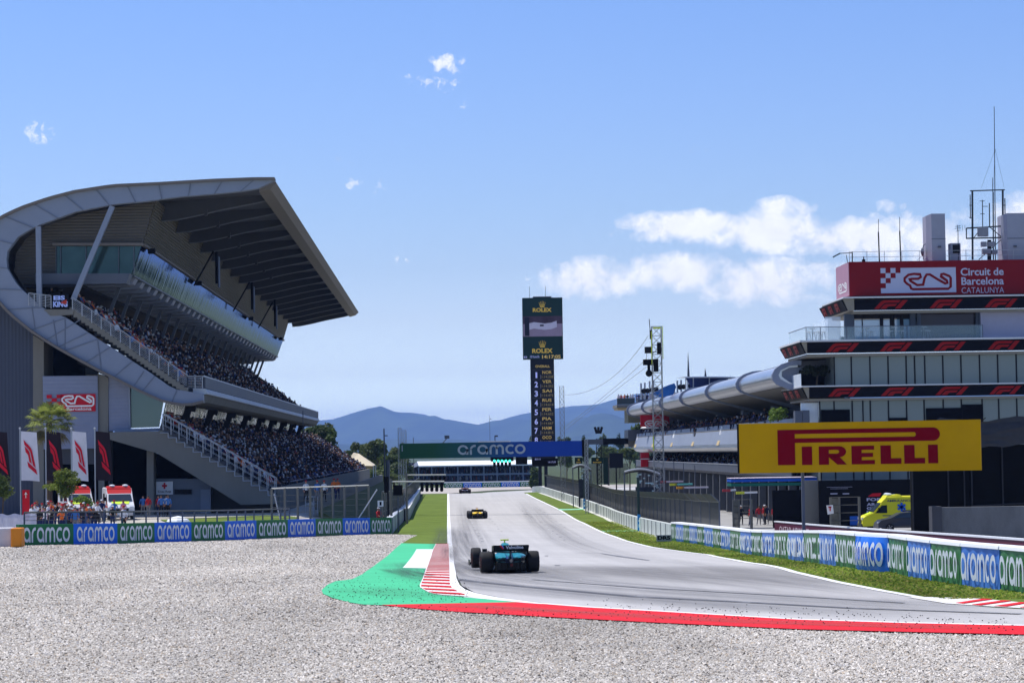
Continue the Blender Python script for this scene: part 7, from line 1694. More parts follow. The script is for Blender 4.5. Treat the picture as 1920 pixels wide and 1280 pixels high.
def van(loc, rz, label, body, cap, stripe, signs=None, high=0, k=1.0):
    t = empty('ambulance', (0, 0, 0), label, 'ambulance', 'ambulances')
    zt = 2.45 + high; w = 1.0
    side = [(-2.8, .42), (-2.85, .6), (-2.8, zt - .1), (-2.7, zt), (.6, zt), (.95, zt - .08), (1.35, zt - .45 - high * .5), (1.98, 1.38), (2.55, 1.15), (2.8, .95), (2.85, .5), (2.8, .38)]
    mb = MB(); n = len(side)
    for (ya, yb, ins) in ((-1, -.96, 0), ): pass
    mb.loft([[(x - (0 if abs(y) < w - .02 else .0), y * (1 - .045 * max(0, (z - 1.2) / 1.3)), z if abs(y) < w - .05 else min(z, zt - .06)) for x, z in side] for y in (-w, -w + .08, 0, w - .08, w)])
    b = mb.build('body', body, t)
    def sidequad(name, pts, mat, sgn, off=.008, par=t):
        s = MB(); V = [(x, sgn * (w * (1 - .045 * max(0, (z - 1.2) / 1.3)) + off), z) for x, z in pts]; s.add(V, [tuple(range(len(V)))]); return s.build(name, mat, par)
    mg_ = M('van_glass', (.02, .03, .04), rough=.1, var=0, spec=.8)
    for sg_ in (-1, 1):
        sidequad('side_window', [(.95, 1.35), (1.85, 1.35), (1.35, 1.92), (.95, 1.95)], mg_, sg_)
        sidequad('side_stripe', [(-2.75, .95), (2.5, .95), (2.3, 1.15), (-2.75, 1.3)], stripe, sg_, .006)
        sidequad('rear_window', [(-1.6, 1.4), (-.4, 1.4), (-.4, 2.0), (-1.6, 2.0)], mg_, sg_) if not signs else None
        for x in (-1.9, 1.85):
            s = MB(); s.lathe([(.2, -.11), (.34, -.1), (.35, 0), (.34, .1), (.2, .11)], (x, sg_ * .88, .35), 16, 'Y'); wv = s.build('wheel', m_tyre, t, smooth=True)
            s = MB(); s.lathe([(.2, -.01), (.2, .01)], (x, sg_ * .995, .35), 12, 'Y'); s.build('rim', M('rim_grey', (.3, .3, .32), rough=.4, metal=.6, var=0), wv)
        s = MB(); s.box(1.55, 1.65, sg_ * 1.12 - .1, sg_ * 1.12 + .1, 1.45, 1.75); s.build('mirror', m_black, t)
        s = MB(); s.box(2.68, 2.86, sg_ * .78 - .16, sg_ * .78 + .16, .85, 1.03); s.build('headlight', M('headlight', (.7, .72, .75), rough=.15, var=0), t)
    s = MB(); d = .01; s.add([(1.39, -.84, zt - .52), (1.39, .84, zt - .52), (1.98, .9, 1.44), (1.98, -.9, 1.44)], [(0, 1, 2, 3)]); s.xf(Matrix.Translation((.02, 0, .02))); s.build('windscreen', mg_, t)
    s = MB(); s.box(2.84, 2.87, -.55, .55, .6, .86); s.build('grille', m_black, t)
    s = MB(); s.box(2.7, 2.92, -.96, .96, .34, .56); s.build('bumper', M('bumper_white' if not signs else 'bumper_dark', (.5, .5, .52) if not signs else (.05, .05, .05), var=0), t)
    s = MB(); s.box(2.92, 2.93, -.26, .26, .42, .52); s.build('number_plate', m_whitep, t)
    # coloured cab roof and brow, blue lamps
    s = MB(); s.hexa([(-.2, -.93, zt - .02), (1.02, -.93, zt - .10), (1.02, .93, zt - .10), (-.2, .93, zt - .02)], [(-.1, -.86, zt + .12), (.9, -.86, zt + .06), (.9, .86, zt + .06), (-.1, .86, zt + .12)])
    s.add([(1.0, -.95, zt - .1), (1.0, .95, zt - .1), (1.38, .9, zt - .48), (1.38, -.9, zt - .48)], [(0, 1, 2, 3)]); s.build('roof_cap', cap, t)
    for y in (-.5, .5): s = MB(); s.ball((.7, y, zt + .14), .22, 8, (1, 1.1, .5)); s.build('beacon', M('beacon_clear', (.7, .75, .85), rough=.15, var=0), t)
    s = MB(); s.add([(2.0, -.7, 1.385), (2.0, .7, 1.385), (2.45, .6, 1.2), (2.45, -.6, 1.2)], [(0, 1, 2, 3)]); s.xf(Matrix.Translation((.01, 0, .02))); s.build('bonnet_mark', M('hi_vis', (.55, .75, .03), var=0), t)
    if not signs:
        for sg_ in (-1, 1):
            s = MB(); s.add([(1.0, sg_ * .955, zt - .5), (1.4, sg_ * .96, zt - .6), (2.0, sg_ * 1.01, 1.4), (2.75, sg_ * 1.005, 1.0), (2.4, sg_ * 1.01, .95), (1.5, sg_ * 1.01, 1.1)], [tuple(range(6))]); s.build('cab_side', cap, t)
    if signs: signs(t, w, zt)
    t.location = loc; t.rotation_euler = (0, 0, rz); t.scale = (k, k, k)
    return t
m_vw = M('van_white', (.62, .64, .68), rough=.35, var=.03, spec=.5); m_vr = M('van_red', (.60, .03, .03), rough=.35, var=.03); m_vy = M('van_yellow', (.74, .70, .03), rough=.4, var=.03); m_vo = M('stripe_red', (.5, .05, .04), var=0)
c = at(221, 935, 187); van((c.x, 187, gz(c.x, 187)), radians(-77), 'white ambulance with a red cab roof parked right of the flagpoles', m_vw, m_vr, m_vo)
c = at(150, 935, 192); van((c.x, 190, gz(c.x, 190)), radians(-72), 'second white and red ambulance half hidden behind the bush and flagpoles', m_vw, m_vr, m_vo)
def ysigns(t, w, zt):
    s = MB()
    for a in (0, 60, 120): 
        d = Vector((cos(radians(a + 90)), 0, sin(radians(a + 90)))); c_ = Vector((-.55, -w - .012, 1.85)); s.beam(c_ - d * .3, c_ + d * .3, .15, .02, (0, 1, 0))
    s.build('star_of_life', M('star_blue', (.02, .12, .6), var=0), t)
    s = MB(); fit_text(s, 'AMBULANCIA', (.6, -w - .0, 2.34), (-1, 0, 0), (0, 0, 1), (0, -1, 0), (-.3, 0, 1.5, .16), .01, .02)
    s.v = [(-x + .6 + (.6), y, z) for x, y, z in s.v]; s.build('lettering', M('sign_blue', (.02, .03, .15), var=0), t)
    s = MB(); s.box(-1.3, -.1, -w - .03, -w - .01, 1.58, 1.64); s.build('pinstripe', M('sign_blue'), t)
# nose to the left: the local forward axis turned to -X, the sign side towards us
def ysigns2(t, w, zt):
    s = MB()
    for a in (0, 60, 120):
        d = Vector((cos(radians(a + 90)), 0, sin(radians(a + 90)))); c_ = Vector((-.15, w + .01, 1.78)); s.beam(c_ - d * .34, c_ + d * .34, .17, .02, (0, 1, 0))
    s.build('star_of_life', M('star_blue', (.02, .12, .6), var=0), t)
    s = MB(); fit_text(s, 'AMBULANCIA', (.95, w * .96, zt - .42), (-1, 0, 0), (0, 0, 1), (0, 1, 0), (0, 0, 2.0, .17), .015, .03); s.build('lettering', M('sign_blue', (.02, .03, .15), var=0), t)
    s = MB(); s.box(-1.1, -.2, w + .005, w + .02, 1.42, 1.54).box(.4, 1.3, w + .005, w + .02, 1.12, 1.18); s.build('pinstripe', M('sign_blue'), t)
c = at(1613, 990, 182); van((c.x + 2.85, 182, gz(c.x + 3, 182)), pi, 'bright yellow ambulance with a blue star parked by the black hoarding', m_vy, m_vy, m_vy, ysigns2, high=.15)
# small dark car
c = at(1643, 992, 177)
t = empty('parked_car', (0, 0, 0), 'dark grey car parked in front of the yellow ambulance', 'car')
side = [(-2.1, .3), (-2.15, .7), (-1.9, 1.05), (-1.2, 1.4), (-.3, 1.47), (.5, 1.38), (1.2, 1.02), (1.9, .88), (2.15, .65), (2.15, .32)]
mb = MB(); mb.loft([[(x, y * (1 - .16 * max(0, (z - .8) / .6)), z) for x, z in side] for y in (-.9, -.82, .82, .9)]); mb.build('body', M('car_grey', (.035, .038, .05), rough=.3, var=0, spec=.6), t)
s = MB(); s.add([(x, .9 * (1 - .16 * max(0, (z - .8) / .6)) + .01, z) for x, z in ((-1.5, 1.05), (1.0, 1.03), (.45, 1.3), (-.3, 1.39), (-1.1, 1.33))], [tuple(range(5))]); s.build('side_window', M('van_glass'), t)
for x in (-1.35, 1.3):
    s = MB(); s.lathe([(.18, -.1), (.32, -.09), (.33, 0), (.32, .09), (.18, .1)], (x, .82, .33), 16, 'Y'); wv = s.build('wheel', m_tyre, t); s = MB()
    for k in range(5): a = 2 * pi * k / 5; s.beam((x, .925, .33), (x + cos(a) * .22, .925, .33 + sin(a) * .22), .05, .02, (0, 1, 0))
    s.build('rim', M('rim_grey'), wv)
    s = MB(); s.lathe([(.18, -.1), (.32, -.09), (.32, .09), (.18, .1)], (x, -.82, .33), 12, 'Y'); s.build('wheel', m_tyre, t)
s = MB(); s.box(2.05, 2.17, .5, .8, .66, .76); s.build('headlight', M('headlight'), t)
t.location = (c.x + 2.15, 177, gz(c.x + 2, 177)); t.rotation_euler = (0, 0, pi)

# ------------------------------------------------------------------ flags on poles
for i, (px, dark) in enumerate(((-14, 1), (38, 0), (86, 1), (134, 0), (178, 1))):
    Y = 184; a = at(px, 805, Y); zb = gz(a.x, Y)
    t = empty('flag_pole', (a.x, Y, zb), '%s flag with a red emblem, %s' % ('black' if dark else 'white', ['cut off by the left edge of the photo', 'left of the palm', 'in front of the palm crown', 'between the two ambulances', 'the rightmost of the row'][i]), 'flag', 'flags in front of the grandstand')
    s = MB(); s.tube((a.x, Y, zb), (a.x - .02, Y, a.z), .05, 6).ball((a.x - .02, Y, a.z + .08), .1, 8); s.build('pole', m_rail, t)
    Wd, Hd = 1.05 + .15 * (i == 1), 3.75; R = random.Random(i)
    def F(u, v, d=0):   # u 0..1 out from the pole, v 0 top..1 bottom
        return Vector((a.x + .06 + Wd * u * (1 + .22 * v * (1 - .3 * (i % 2))) , Y - .05 + .06 * sin(3.2 * u + 4 * v + i) * u - d, a.z - .12 - Hd * v - .12 * u * (1 - v) + (-.1 * u * u if v > .9 else 0)))
    s = MB(); G = [[F(x / 8, y / 16) for x in range(9)] for y in range(17)]
    for y in range(16): s.sheet(G[y], G[y + 1])
    fl = s.build('flag_cloth', M('flag_black' if dark else 'flag_white', (.02, .012, .018) if dark else (.68, .66, .72), rough=.8, var=.08), t, smooth=True)
    s = MB(); vs, fs = F1
    sub = [((x), (y)) for x, y in vs]
    s.add([F(.16 + .74 * (y * .55 + x * .45), .17 + .72 * x, .06) for x, y in sub], fs); s.build('emblem', M('flag_red', (.62, .01, .03), var=.05), fl)
# red arrow sign near the first flag
p, q_ = at(42, 946, 188), at(55, 918, 188); t = empty('arrow_sign', (p.x, 188, gz(p.x, 188)), 'small red sign with a white arrow beside the first white flag pole', 'sign')
MB().box(p.x, q_.x, 188, 188.1, gz(p.x, 188), q_.z).build('panel', m_signred, t)
s = MB(); w = q_.x - p.x; s.ext([(p.x + w * .5, 187.97, q_.z - .15), (p.x + w * .25, 187.97, q_.z - .38), (p.x + w * .45, 187.97, q_.z - .32), (p.x + w * .45, 187.97, q_.z - .62), (p.x + w * .55, 187.97, q_.z - .62), (p.x + w * .55, 187.97, q_.z - .32), (p.x + w * .75, 187.97, q_.z - .38)], (0, .02, 0)); s.build('arrow', m_whitep, t)
# white sheet fence at the far left, umbrella
p, q_ = at(-30, 990, 150), at(68, 963, 150)
s = MB(); n = 30; A = [Vector((p.x + (q_.x - p.x) * i / n, 150 + .08 * sin(i * 1.3), gz(p.x, 150))) for i in range(n + 1)]; s.sheet(A, [Vector((v.x, v.y + .05, q_.z + .05 * sin(i * .8))) for i, v in enumerate(A)])
tag(s.build('sheet_fence', M('white_sheet', (.55, .55, .66), rough=.7, var=.12, trans=.1)), 'pale fabric screen hung along the wire fence at the left edge', 'screen')
c = at(334, 970, 158); t = empty('parasol', (c.x, 158, gz(c.x, 158)), 'white parasol just above the left boards', 'parasol')
s = MB(); s.lathe([(.03, .36), (.35, .3), (.68, .12), (.76, .0), (.72, .0), (.3, .24), (.03, .3)], (c.x, 158, c.z - .25), 8); s.build('canopy', m_ltop, t)
s = MB(); s.tube((c.x, 158, gz(c.x, 158)), (c.x, 158, c.z + .05), .03, 5); s.build('pole', m_rail, t)
c = at(1224, 799, 352); t = empty('parasol', (c.x, 352, c.z - 2.2), 'big white parasol on the pit building terrace', 'parasol')
s = MB(); s.lathe([(.05, .7), (1.0, .35), (1.85, .0), (1.8, -.12), (.05, .4)], (c.x, 352, c.z - .2), 10); s.build('canopy', m_ltop, t); s = MB(); s.tube((c.x, 352, c.z - 2.2), (c.x, 352, c.z), .04, 5); s.build('pole', m_rail, t)
# hedge planter on the terrace, dark plants on the tower balcony: foliage built below
# ------------------------------------------------------------------ people
RP_ = random.Random(11)
def person_mesh(name, pose, shirt, legs, skin, hair, cap=None):
    "one continuous skinned figure, about 1.72 m tall when standing; faces -Y"
    P = {'pel': (0, 0, .95), 'wst': (0, 0, 1.08), 'chs': (0, 0, 1.30), 'nek': (0, .0, 1.46), 'hd0': (0, -.01, 1.54), 'hd1': (0, -.015, 1.62), 'hd2': (0, 0, 1.70)}
    for sx, n in ((-1, 'l'), (1, 'r')):
        P['sh' + n] = (sx * .18, 0, 1.40); P['el' + n] = (sx * .25, .02, 1.14); P['wr' + n] = (sx * .25, -.06, .90); P['hn' + n] = (sx * .24, -.09, .81)
        P['hp' + n] = (sx * .09, 0, .90); P['kn' + n] = (sx * .11, -.02, .50); P['an' + n] = (sx * .12, .02, .09); P['to' + n] = (sx * .13, -.14, .03)
    if pose == 'sit':
        for sx, n in ((-1, 'l'), (1, 'r')):
            P['hp' + n] = (sx * .09, 0, .90); P['kn' + n] = (sx * .13, -.44, .92); P['an' + n] = (sx * .12, -.40, .50); P['to' + n] = (sx * .12, -.55, .45)
            P['el' + n] = (sx * .27, -.08, 1.14); P['wr' + n] = (sx * .16, -.30, 1.02); P['hn' + n] = (sx * .12, -.36, 1.00)
        dz = -.45
    elif pose == 'phone':
        for sx, n in ((-1, 'l'), (1, 'r')): P['el' + n] = (sx * .24, -.16, 1.24); P['wr' + n] = (sx * .10, -.30, 1.44); P['hn' + n] = (sx * .06, -.34, 1.50)
        dz = 0
    elif pose == 'lean':
        for sx, n in ((-1, 'l'), (1, 'r')): P['el' + n] = (sx * .26, -.14, 1.16); P['wr' + n] = (sx * .2, -.34, 1.08); P['hn' + n] = (sx * .18, -.40, 1.07)
        dz = 0
    else:
        P['anl'] = (-.16, .12, .09); P['tol'] = (-.18, -.02, .03); dz = 0
    R = {'pel': (.14, .11), 'wst': (.13, .10), 'chs': (.17, .11), 'nek': (.06, .06), 'hd0': (.07, .08), 'hd1': (.085, .10), 'hd2': (.07, .085)}
    for n in 'lr': R.update({'sh' + n: (.065, .065), 'el' + n: (.045, .045), 'wr' + n: (.033, .033), 'hn' + n: (.04, .025), 'hp' + n: (.10, .10), 'kn' + n: (.062, .062), 'an' + n: (.045, .045), 'to' + n: (.045, .03)})
    E = [('pel', 'wst'), ('wst', 'chs'), ('chs', 'nek'), ('nek', 'hd0'), ('hd0', 'hd1'), ('hd1', 'hd2')]
    for n in 'lr': E += [('chs', 'sh' + n), ('sh' + n, 'el' + n), ('el' + n, 'wr' + n), ('wr' + n, 'hn' + n), ('pel', 'hp' + n), ('hp' + n, 'kn' + n), ('kn' + n, 'an' + n), ('an' + n, 'to' + n)]
    ks = list(P); me = bpy.data.meshes.new('t'); me.from_pydata([P[k] for k in ks], [(ks.index(a), ks.index(b)) for a, b in E], [])
    o = bpy.data.objects.new('t', me); COL.objects.link(o)
    o.modifiers.new('s', 'SKIN'); o.modifiers.new('u', 'SUBSURF').levels = 1
    sk = me.skin_vertices[0].data if me.skin_vertices else None
    if sk is None:
        bm = bmesh.new(); bm.from_mesh(me); bm.verts.layers.skin.verify(); bm.to_mesh(me); bm.free(); sk = me.skin_vertices[0].data
    for i, k in enumerate(ks): sk[i].radius = R[k]; sk[i].use_root = (k == 'pel')
    dg = bpy.context.evaluated_depsgraph_get(); m2 = bpy.data.meshes.new_from_object(o.evaluated_get(dg), depsgraph=dg)
    bpy.data.objects.remove(o); m2.name = name
    for m in (skin, shirt, legs, hair, cap or hair): m2.materials.append(m)
    hz = P['hd1'][2]
    arms = [Vector(P['el' + n]) for n in 'lr']; hands = [(Vector(P['wr' + n]), Vector(P['hn' + n])) for n in 'lr']
    for f in m2.polygons:
        c = f.center; mi = 1
        if c.z > 1.47 and abs(c.x) < .13 and c.y > -.14: mi = 0 if not (c.z > hz + .015 or (c.y > .03 and c.z > 1.53)) else 3
        elif min((c - w).length for w, h in hands) < .13 or min((c - h).length for w, h in hands) < .12: mi = 0
        elif (pose != 'sit' and c.z < .98) or (pose == 'sit' and c.z < .99): mi = 2
        f.material_index = mi; f.use_smooth = True
    # nose and cap brim are added as tiny shapes of the same surface
    bm = bmesh.new(); bm.from_mesh(m2)
    def tri(pts, mi):
        v = [bm.verts.new(p) for p in pts]
        for f in ((0, 1, 2), (0, 2, 3), (0, 3, 1), (1, 3, 2)): bm.faces.new([v[i] for i in f]).material_index = mi
    tri([(0, -.135, 1.585), (-.015, -.105, 1.58), (.015, -.105, 1.58), (0, -.105, 1.62)], 0)
    if cap:
        r = bmesh.ops.create_cone(bm, segments=10, radius1=.105, radius2=.07, depth=.08, cap_ends=True, matrix=Matrix.Translation((0, -.005, 1.70)))
        fs = {f for v in r['verts'] for f in v.link_faces}
        for f in fs: f.material_index = 4
        b = [bm.verts.new(p) for p in ((-.07, -.08, 1.67), (.07, -.08, 1.67), (.05, -.19, 1.655), (-.05, -.19, 1.655))]; bm.faces.new(b).material_index = 4
    if dz: bmesh.ops.translate(bm, verts=bm.verts, vec=(0, 0, dz))
    bm.to_mesh(m2); bm.free()
    return m2
SK = [M('skin_a', (.42, .22, .14), var=0), M('skin_b', (.30, .15, .09), var=0)]
HR = [M('hair_dark', (.02, .012, .01), var=0), M('hair_brown', (.08, .04, .02), var=0)]
CO = {'white': (.70, .70, .74), 'black': (.015, .015, .02), 'navy': (.015, .025, .09), 'red': (.45, .02, .03), 'orange': (.75, .16, .03), 'blue': (.05, .16, .45), 'grey': (.18, .18, .2), 'pink': (.55, .25, .35), 'green': (.03, .25, .12)}
CM = {k: M('cloth_' + k, v, rough=.9, var=0) for k, v in CO.items()}
PM = {}
def pm(pose, col, cap=False, v=0):
    k = (pose, col, cap, v)
    if k not in PM: PM[k] = person_mesh('person', pose, CM[col], CM[['navy', 'grey', 'black'][(v + len(col)) % 3]], SK[v % 2], HR[(v + len(col)) % 2], CM['white' if col in ('navy', 'black', 'red') else 'red'] if cap else None)
    return PM[k]
npeople = 0
def person(x, y, z, rz, pose, col, label, group, cap=False, v=0, k=1.0):
    global npeople
    o = bpy.data.objects.new('person', pm(pose, col, cap, v)); COL.objects.link(o); o.location = (x, y, z); o.rotation_euler = (0, 0, rz); o.scale = (k, k, k)
    tag(o, label, 'person', group); npeople += 1; return o
cols = ['white', 'white', 'navy', 'black', 'grey', 'red', 'blue', 'pink', 'white', 'black', 'orange', 'navy']
# fans behind the left boards
for i in range(58):
    px = RP_.triangular(48, 200, 125) if i < 54 else RP_.uniform(200, 235)
    Y = RP_.uniform(152, 182); c = at(px, 990, Y)
    if c.x > -21 and False: continue
    col = RP_.choice(cols); cap = RP_.random() < .5; pose = RP_.choice(['stand', 'stand', 'phone', 'lean'])
    person(c.x, Y, gz(c.x, Y) - .1, RP_.uniform(-.9, .9), pose, col, 'fan in a %s shirt%s among the people behind the left boards' % (col, ' and cap' if cap else ''), 'fans behind the left boards', cap, i % 2, RP_.uniform(.94, 1.06))
for i, (px, col) in enumerate(((268, 'blue'), (281, 'red'), (297, 'red'), (305, 'blue'), (312, 'white'), (318, 'blue'))):
    c = at(px, 935, 193); person(c.x, 193 - (i % 2), gz(c.x, 193) + .0, RP_.uniform(-1, 1), 'stand', col, '%s helper in a %s top standing by the first-aid sign' % (ORD[i], col), 'helpers by the first-aid sign', False, i % 2)
c = at(96, 560, 202); person(c.x, 202.2, at(96, 578, 202).z, .3, 'lean', 'black', 'person in dark clothes leaning on the top railing beside the banner', None, True)
# two figures inside the end window
for i, px in enumerate((190, 218)): c = at(px, 500, 203.8); 
# team and marshals
for i, (px, py, Y, col, lb) in enumerate(((574, 0, 194, 'white', 'person in white at the top of the parapet wall'), (595, 0, 194, 'blue', 'person in blue at the top of the parapet wall'), (608, 0, 194, 'white', 'second person in white by the parapet wall'), (626, 0, 200, 'orange', 'marshal in orange behind the parapet wall, left of two'), (633, 0, 201, 'orange', 'marshal in orange behind the parapet wall, right of two'), (762, 0, 178, 'red', 'marshal in red leaning over the left track wall'))):
    if px < 610: c = at(px, 940, Y); person(c.x, Y, at(px, 936, Y).z - .2, .5, 'stand', col, lb, None, True)
    elif px < 700: c = at(px, 910, Y); person(c.x, Y, at(px, 902, Y).z - 1.5, .5, 'stand', col, lb, None, True)
    else: person(-5.2, Y, gz(-5, Y) + .0, .8, 'lean', col, lb, None, True)
# far terrace
zt_ = at(1160, 748, 378).z - .9
for i in range(13):
    px = 1160 + i * 5.5 + RP_.uniform(-1.5, 1.5); c = at(px, 745, 378); col = cols[(i * 5) % 12]
    person(c.x, 378, zt_, RP_.uniform(-.5, .5), 'lean', col, 'person in %s on the far terrace of the pits, %s from the left' % (col, ORD[i]), 'people on the far terrace')
# garage mouths
for i in range(16):
    px = RP_.uniform(1385, 1500); Y = RP_.uniform(204, 214); c = at(px, 950, Y); col = ['black', 'red', 'navy', 'black', 'grey', 'red'][i % 6]
    person(c.x, Y, gz(c.x, Y), RP_.uniform(-1.5, 1.5), 'stand', col, 'crew member in %s near the garage mouths under the blue and green fascia' % col, 'crew by the garages', i % 3 == 0, i % 2)
# nearest spectators of both tiers as figures of their own
def seat_people(rows, n, y0, tier, kmin):
    slots = []
    for j, (x, z) in enumerate(rows):
        for i in range(26): slots.append((y0 + i * .62 + (j % 2) * .2, x, z))
    slots.sort(); m = 0
    for (Y, x, z) in slots:
        if m >= n: break
        if RP_.random() < .12: continue
        col = RP_.choice(['black', 'navy', 'navy', 'grey', 'white', 'blue', 'red', 'black', 'orange', 'white', 'navy']); cap = RP_.random() < .4
        person(x + .05, Y, z + .02, pi / 2 * .75 + RP_.uniform(-.3, .3), 'sit', col, 'spectator in %s seated at the near end of the %s tier' % (col, tier), 'spectators at the near end of the %s tier' % tier, cap, RP_.randrange(2), RP_.uniform(.95, 1.05)); m += 1
    return slots[min(len(slots) - 1, int(m / .88))][0]
yu = seat_people(rows_u[1:], 98, Y0 + 2.0, 'upper', 0)
yl = seat_people(rows_l[1:], 98, Y0 + 2.6, 'lower', 0)
# the rest of the crowd as one mass per stand
def crowd(name, rows, ya, yb, label, fill=.86, seed=1, dx=0.05, face=1):
    R = np.random.default_rng(seed); pos = []
    for (x, z) in rows:
        ys_ = np.arange(ya, yb, .56); ys_ = ys_[R.random(len(ys_)) < fill]
        pos.append(np.stack([np.full(len(ys_), x + dx) + R.normal(0, .08, len(ys_)), ys_ + R.normal(0, .08, len(ys_)), np.full(len(ys_), z) + R.uniform(0, .18, len(ys_)) + .35 * (R.random(len(ys_)) < .05)], 1))
    P = np.concatenate(pos); n = len(P)
    s = MB(); oct6 = [[(cos(pi / 3 * i), sin(pi / 3 * i)) for i in range(6)]][0]
    rings = []
    for r1, r2, z, xo in ((.16, .20, .12, 0), (.15, .19, .35, 0), (.14, .24, .58, .02), (.06, .10, .70, .02)): rings.append([(a * r1 + xo, b * r2, z) for a, b in oct6])
    s.loft(rings); nt1 = len(s.v)
    s.ball((.02, 0, .84), .115, 6, (1, .85, 1.15)); nt2 = len(s.v)
    for sy in (-1, 1): s.beam((.0, sy * .1, .16), (.42, sy * .12, .17), .15); s.beam((.42, sy * .12, .2), (.44, sy * .12, -.25), .11)
    nt3 = len(s.v)
    for sy in (-1, 1): s.beam((.02, sy * .25, .55), (.16, sy * .27, .3), .09); s.beam((.16, sy * .27, .3), (.36, sy * .14, .28), .08)
    V = np.array(s.v); nv = len(V)
    F = []
    for f in s.f:
        for k in range(1, len(f) - 1): F.append((f[0], f[k], f[k + 1]))
    F = np.array(F); ang = R.normal(0, .35, n); c, sn = np.cos(ang)[:, None], np.sin(ang)[:, None]
    sc = R.uniform(.9, 1.1, (n, 1))
    X = (V[None, :, 0] * c - V[None, :, 1] * sn) * sc * face + P[:, 0:1]; Y = (V[None, :, 0] * sn + V[None, :, 1] * c) * sc + P[:, 1:2]; Z = V[None, :, 2] * sc + P[:, 2:3] + .0
    co = np.stack([X, Y, Z], 2).reshape(-1, 3)
    fc = (F[None] + (np.arange(n) * nv)[:, None, None]).reshape(-1)
    me = bpy.data.meshes.new(name); me.vertices.add(len(co)); me.vertices.foreach_set('co', co.ravel())
    nf = n * len(F); me.loops.add(nf * 3); me.loops.foreach_set('vertex_index', fc.astype(np.int32)); me.polygons.add(nf); me.polygons.foreach_set('loop_start', np.arange(nf) * 3); me.update(calc_edges=True)
    pal = np.array([(.015, .015, .02), (.02, .03, .09), (.03, .04, .12), (.10, .10, .12), (.55, .56, .62), (.05, .10, .30), (.30, .03, .03), (.02, .02, .03), (.5, .12, .03), (.10, .06, .04), (.25, .30, .42)])
    wts = np.array([.2, .17, .12, .1, .12, .07, .04, .08, .015, .045, .04]); wts /= wts.sum()
    sh = pal[R.choice(len(pal), n, p=wts)] * R.uniform(.7, 1.2, (n, 1))
    hd = np.array([(.02, .013, .01), (.06, .03, .02), (.30, .17, .11), (.5, .5, .52), (.02, .03, .09)])[R.choice(5, n, p=[.4, .2, .2, .12, .08])]
    lg = np.array([(.02, .025, .05), (.05, .05, .06), (.28, .15, .10)])[R.choice(3, n, p=[.5, .25, .25])]
    cc = np.ones((n, nv, 4)); cc[:, :nt1, :3] = sh[:, None]; cc[:, nt1:nt2, :3] = hd[:, None]; cc[:, nt2:nt3, :3] = lg[:, None]; cc[:, nt3:, :3] = (sh * .6 + np.array([.3, .17, .11]) * .4)[:, None]
    ca = me.color_attributes.new('Col', 'FLOAT_COLOR', 'POINT'); ca.data.foreach_set('color', cc.ravel())
    me.materials.append(M('crowd', attr='Col', rough=.9, var=0))
    o = bpy.data.objects.new(name, me); COL.objects.link(o); tag(o, label, kind='stuff'); return n
crowd('crowd', rows_u[1:], yu, YU - .5, 'dense crowd of spectators filling the upper tier of the grandstand', .9, 1)
crowd('crowd', rows_l[1:6], yl, YL - .5, 'spectators dotted over the lower rows of the grandstand', .5, 2)
crowd('crowd', rows_l[6:], yl, YL - .5, 'dense crowd of spectators filling the lower tier of the grandstand', .9, 3)
g1 = q(1500, 893, B0); g2 = q(1484, 795, B0)
crowd('crowd', [(g1[0] + .3, g1[1] + .15), (g1[0] + 1.2, g1[1] + .4), (g1[0] + 2.2, g1[1] + .7)], B0 + 1, B1 - 1, 'spectators standing along the gallery of the pit building', .8, 4, face=-1)
crowd('crowd', [(g2[0] + .6, g2[1] + .15), (g2[0] + 1.6, g2[1] + .35)], B0 + 12, B1 - 1, 'guests standing along the terrace of the pit building', .75, 5, face=-1)

# ------------------------------------------------------------------ trees and plants
def leaf_cloud(R, blobs, n, size, flat=.35, droop=0):
    "leaf quads spread through blobs (centre, radii)"
    vol = np.array([b[1][0] * b[1][1] * b[1][2] for b in blobs]); pr = vol ** .8 / (vol ** .8).sum()
    idx = R.choice(len(blobs), n, p=pr); C = np.array([b[0] for b in blobs])[idx]; S = np.array([b[1] for b in blobs])[idx]
    d = R.normal(0, 1, (n, 3)); d /= np.linalg.norm(d, axis=1)[:, None]; r = R.uniform(.25, 1, (n, 1)) ** .45
    P = C + d * r * S + R.normal(0, .04, (n, 3)) * S
    nr = d + R.normal(0, .7, (n, 3)); nr[:, 2] += .4; nr /= np.linalg.norm(nr, axis=1)[:, None]
    t = np.cross(nr, R.normal(0, 1, (n, 3))); t /= np.linalg.norm(t, axis=1)[:, None]; b = np.cross(nr, t)
    sz = size * R.uniform(.6, 1.4, (n, 1))
    V = np.stack([P - t * sz, P + b * sz * flat, P + t * sz, P - b * sz * flat], 1)
    return V, idx
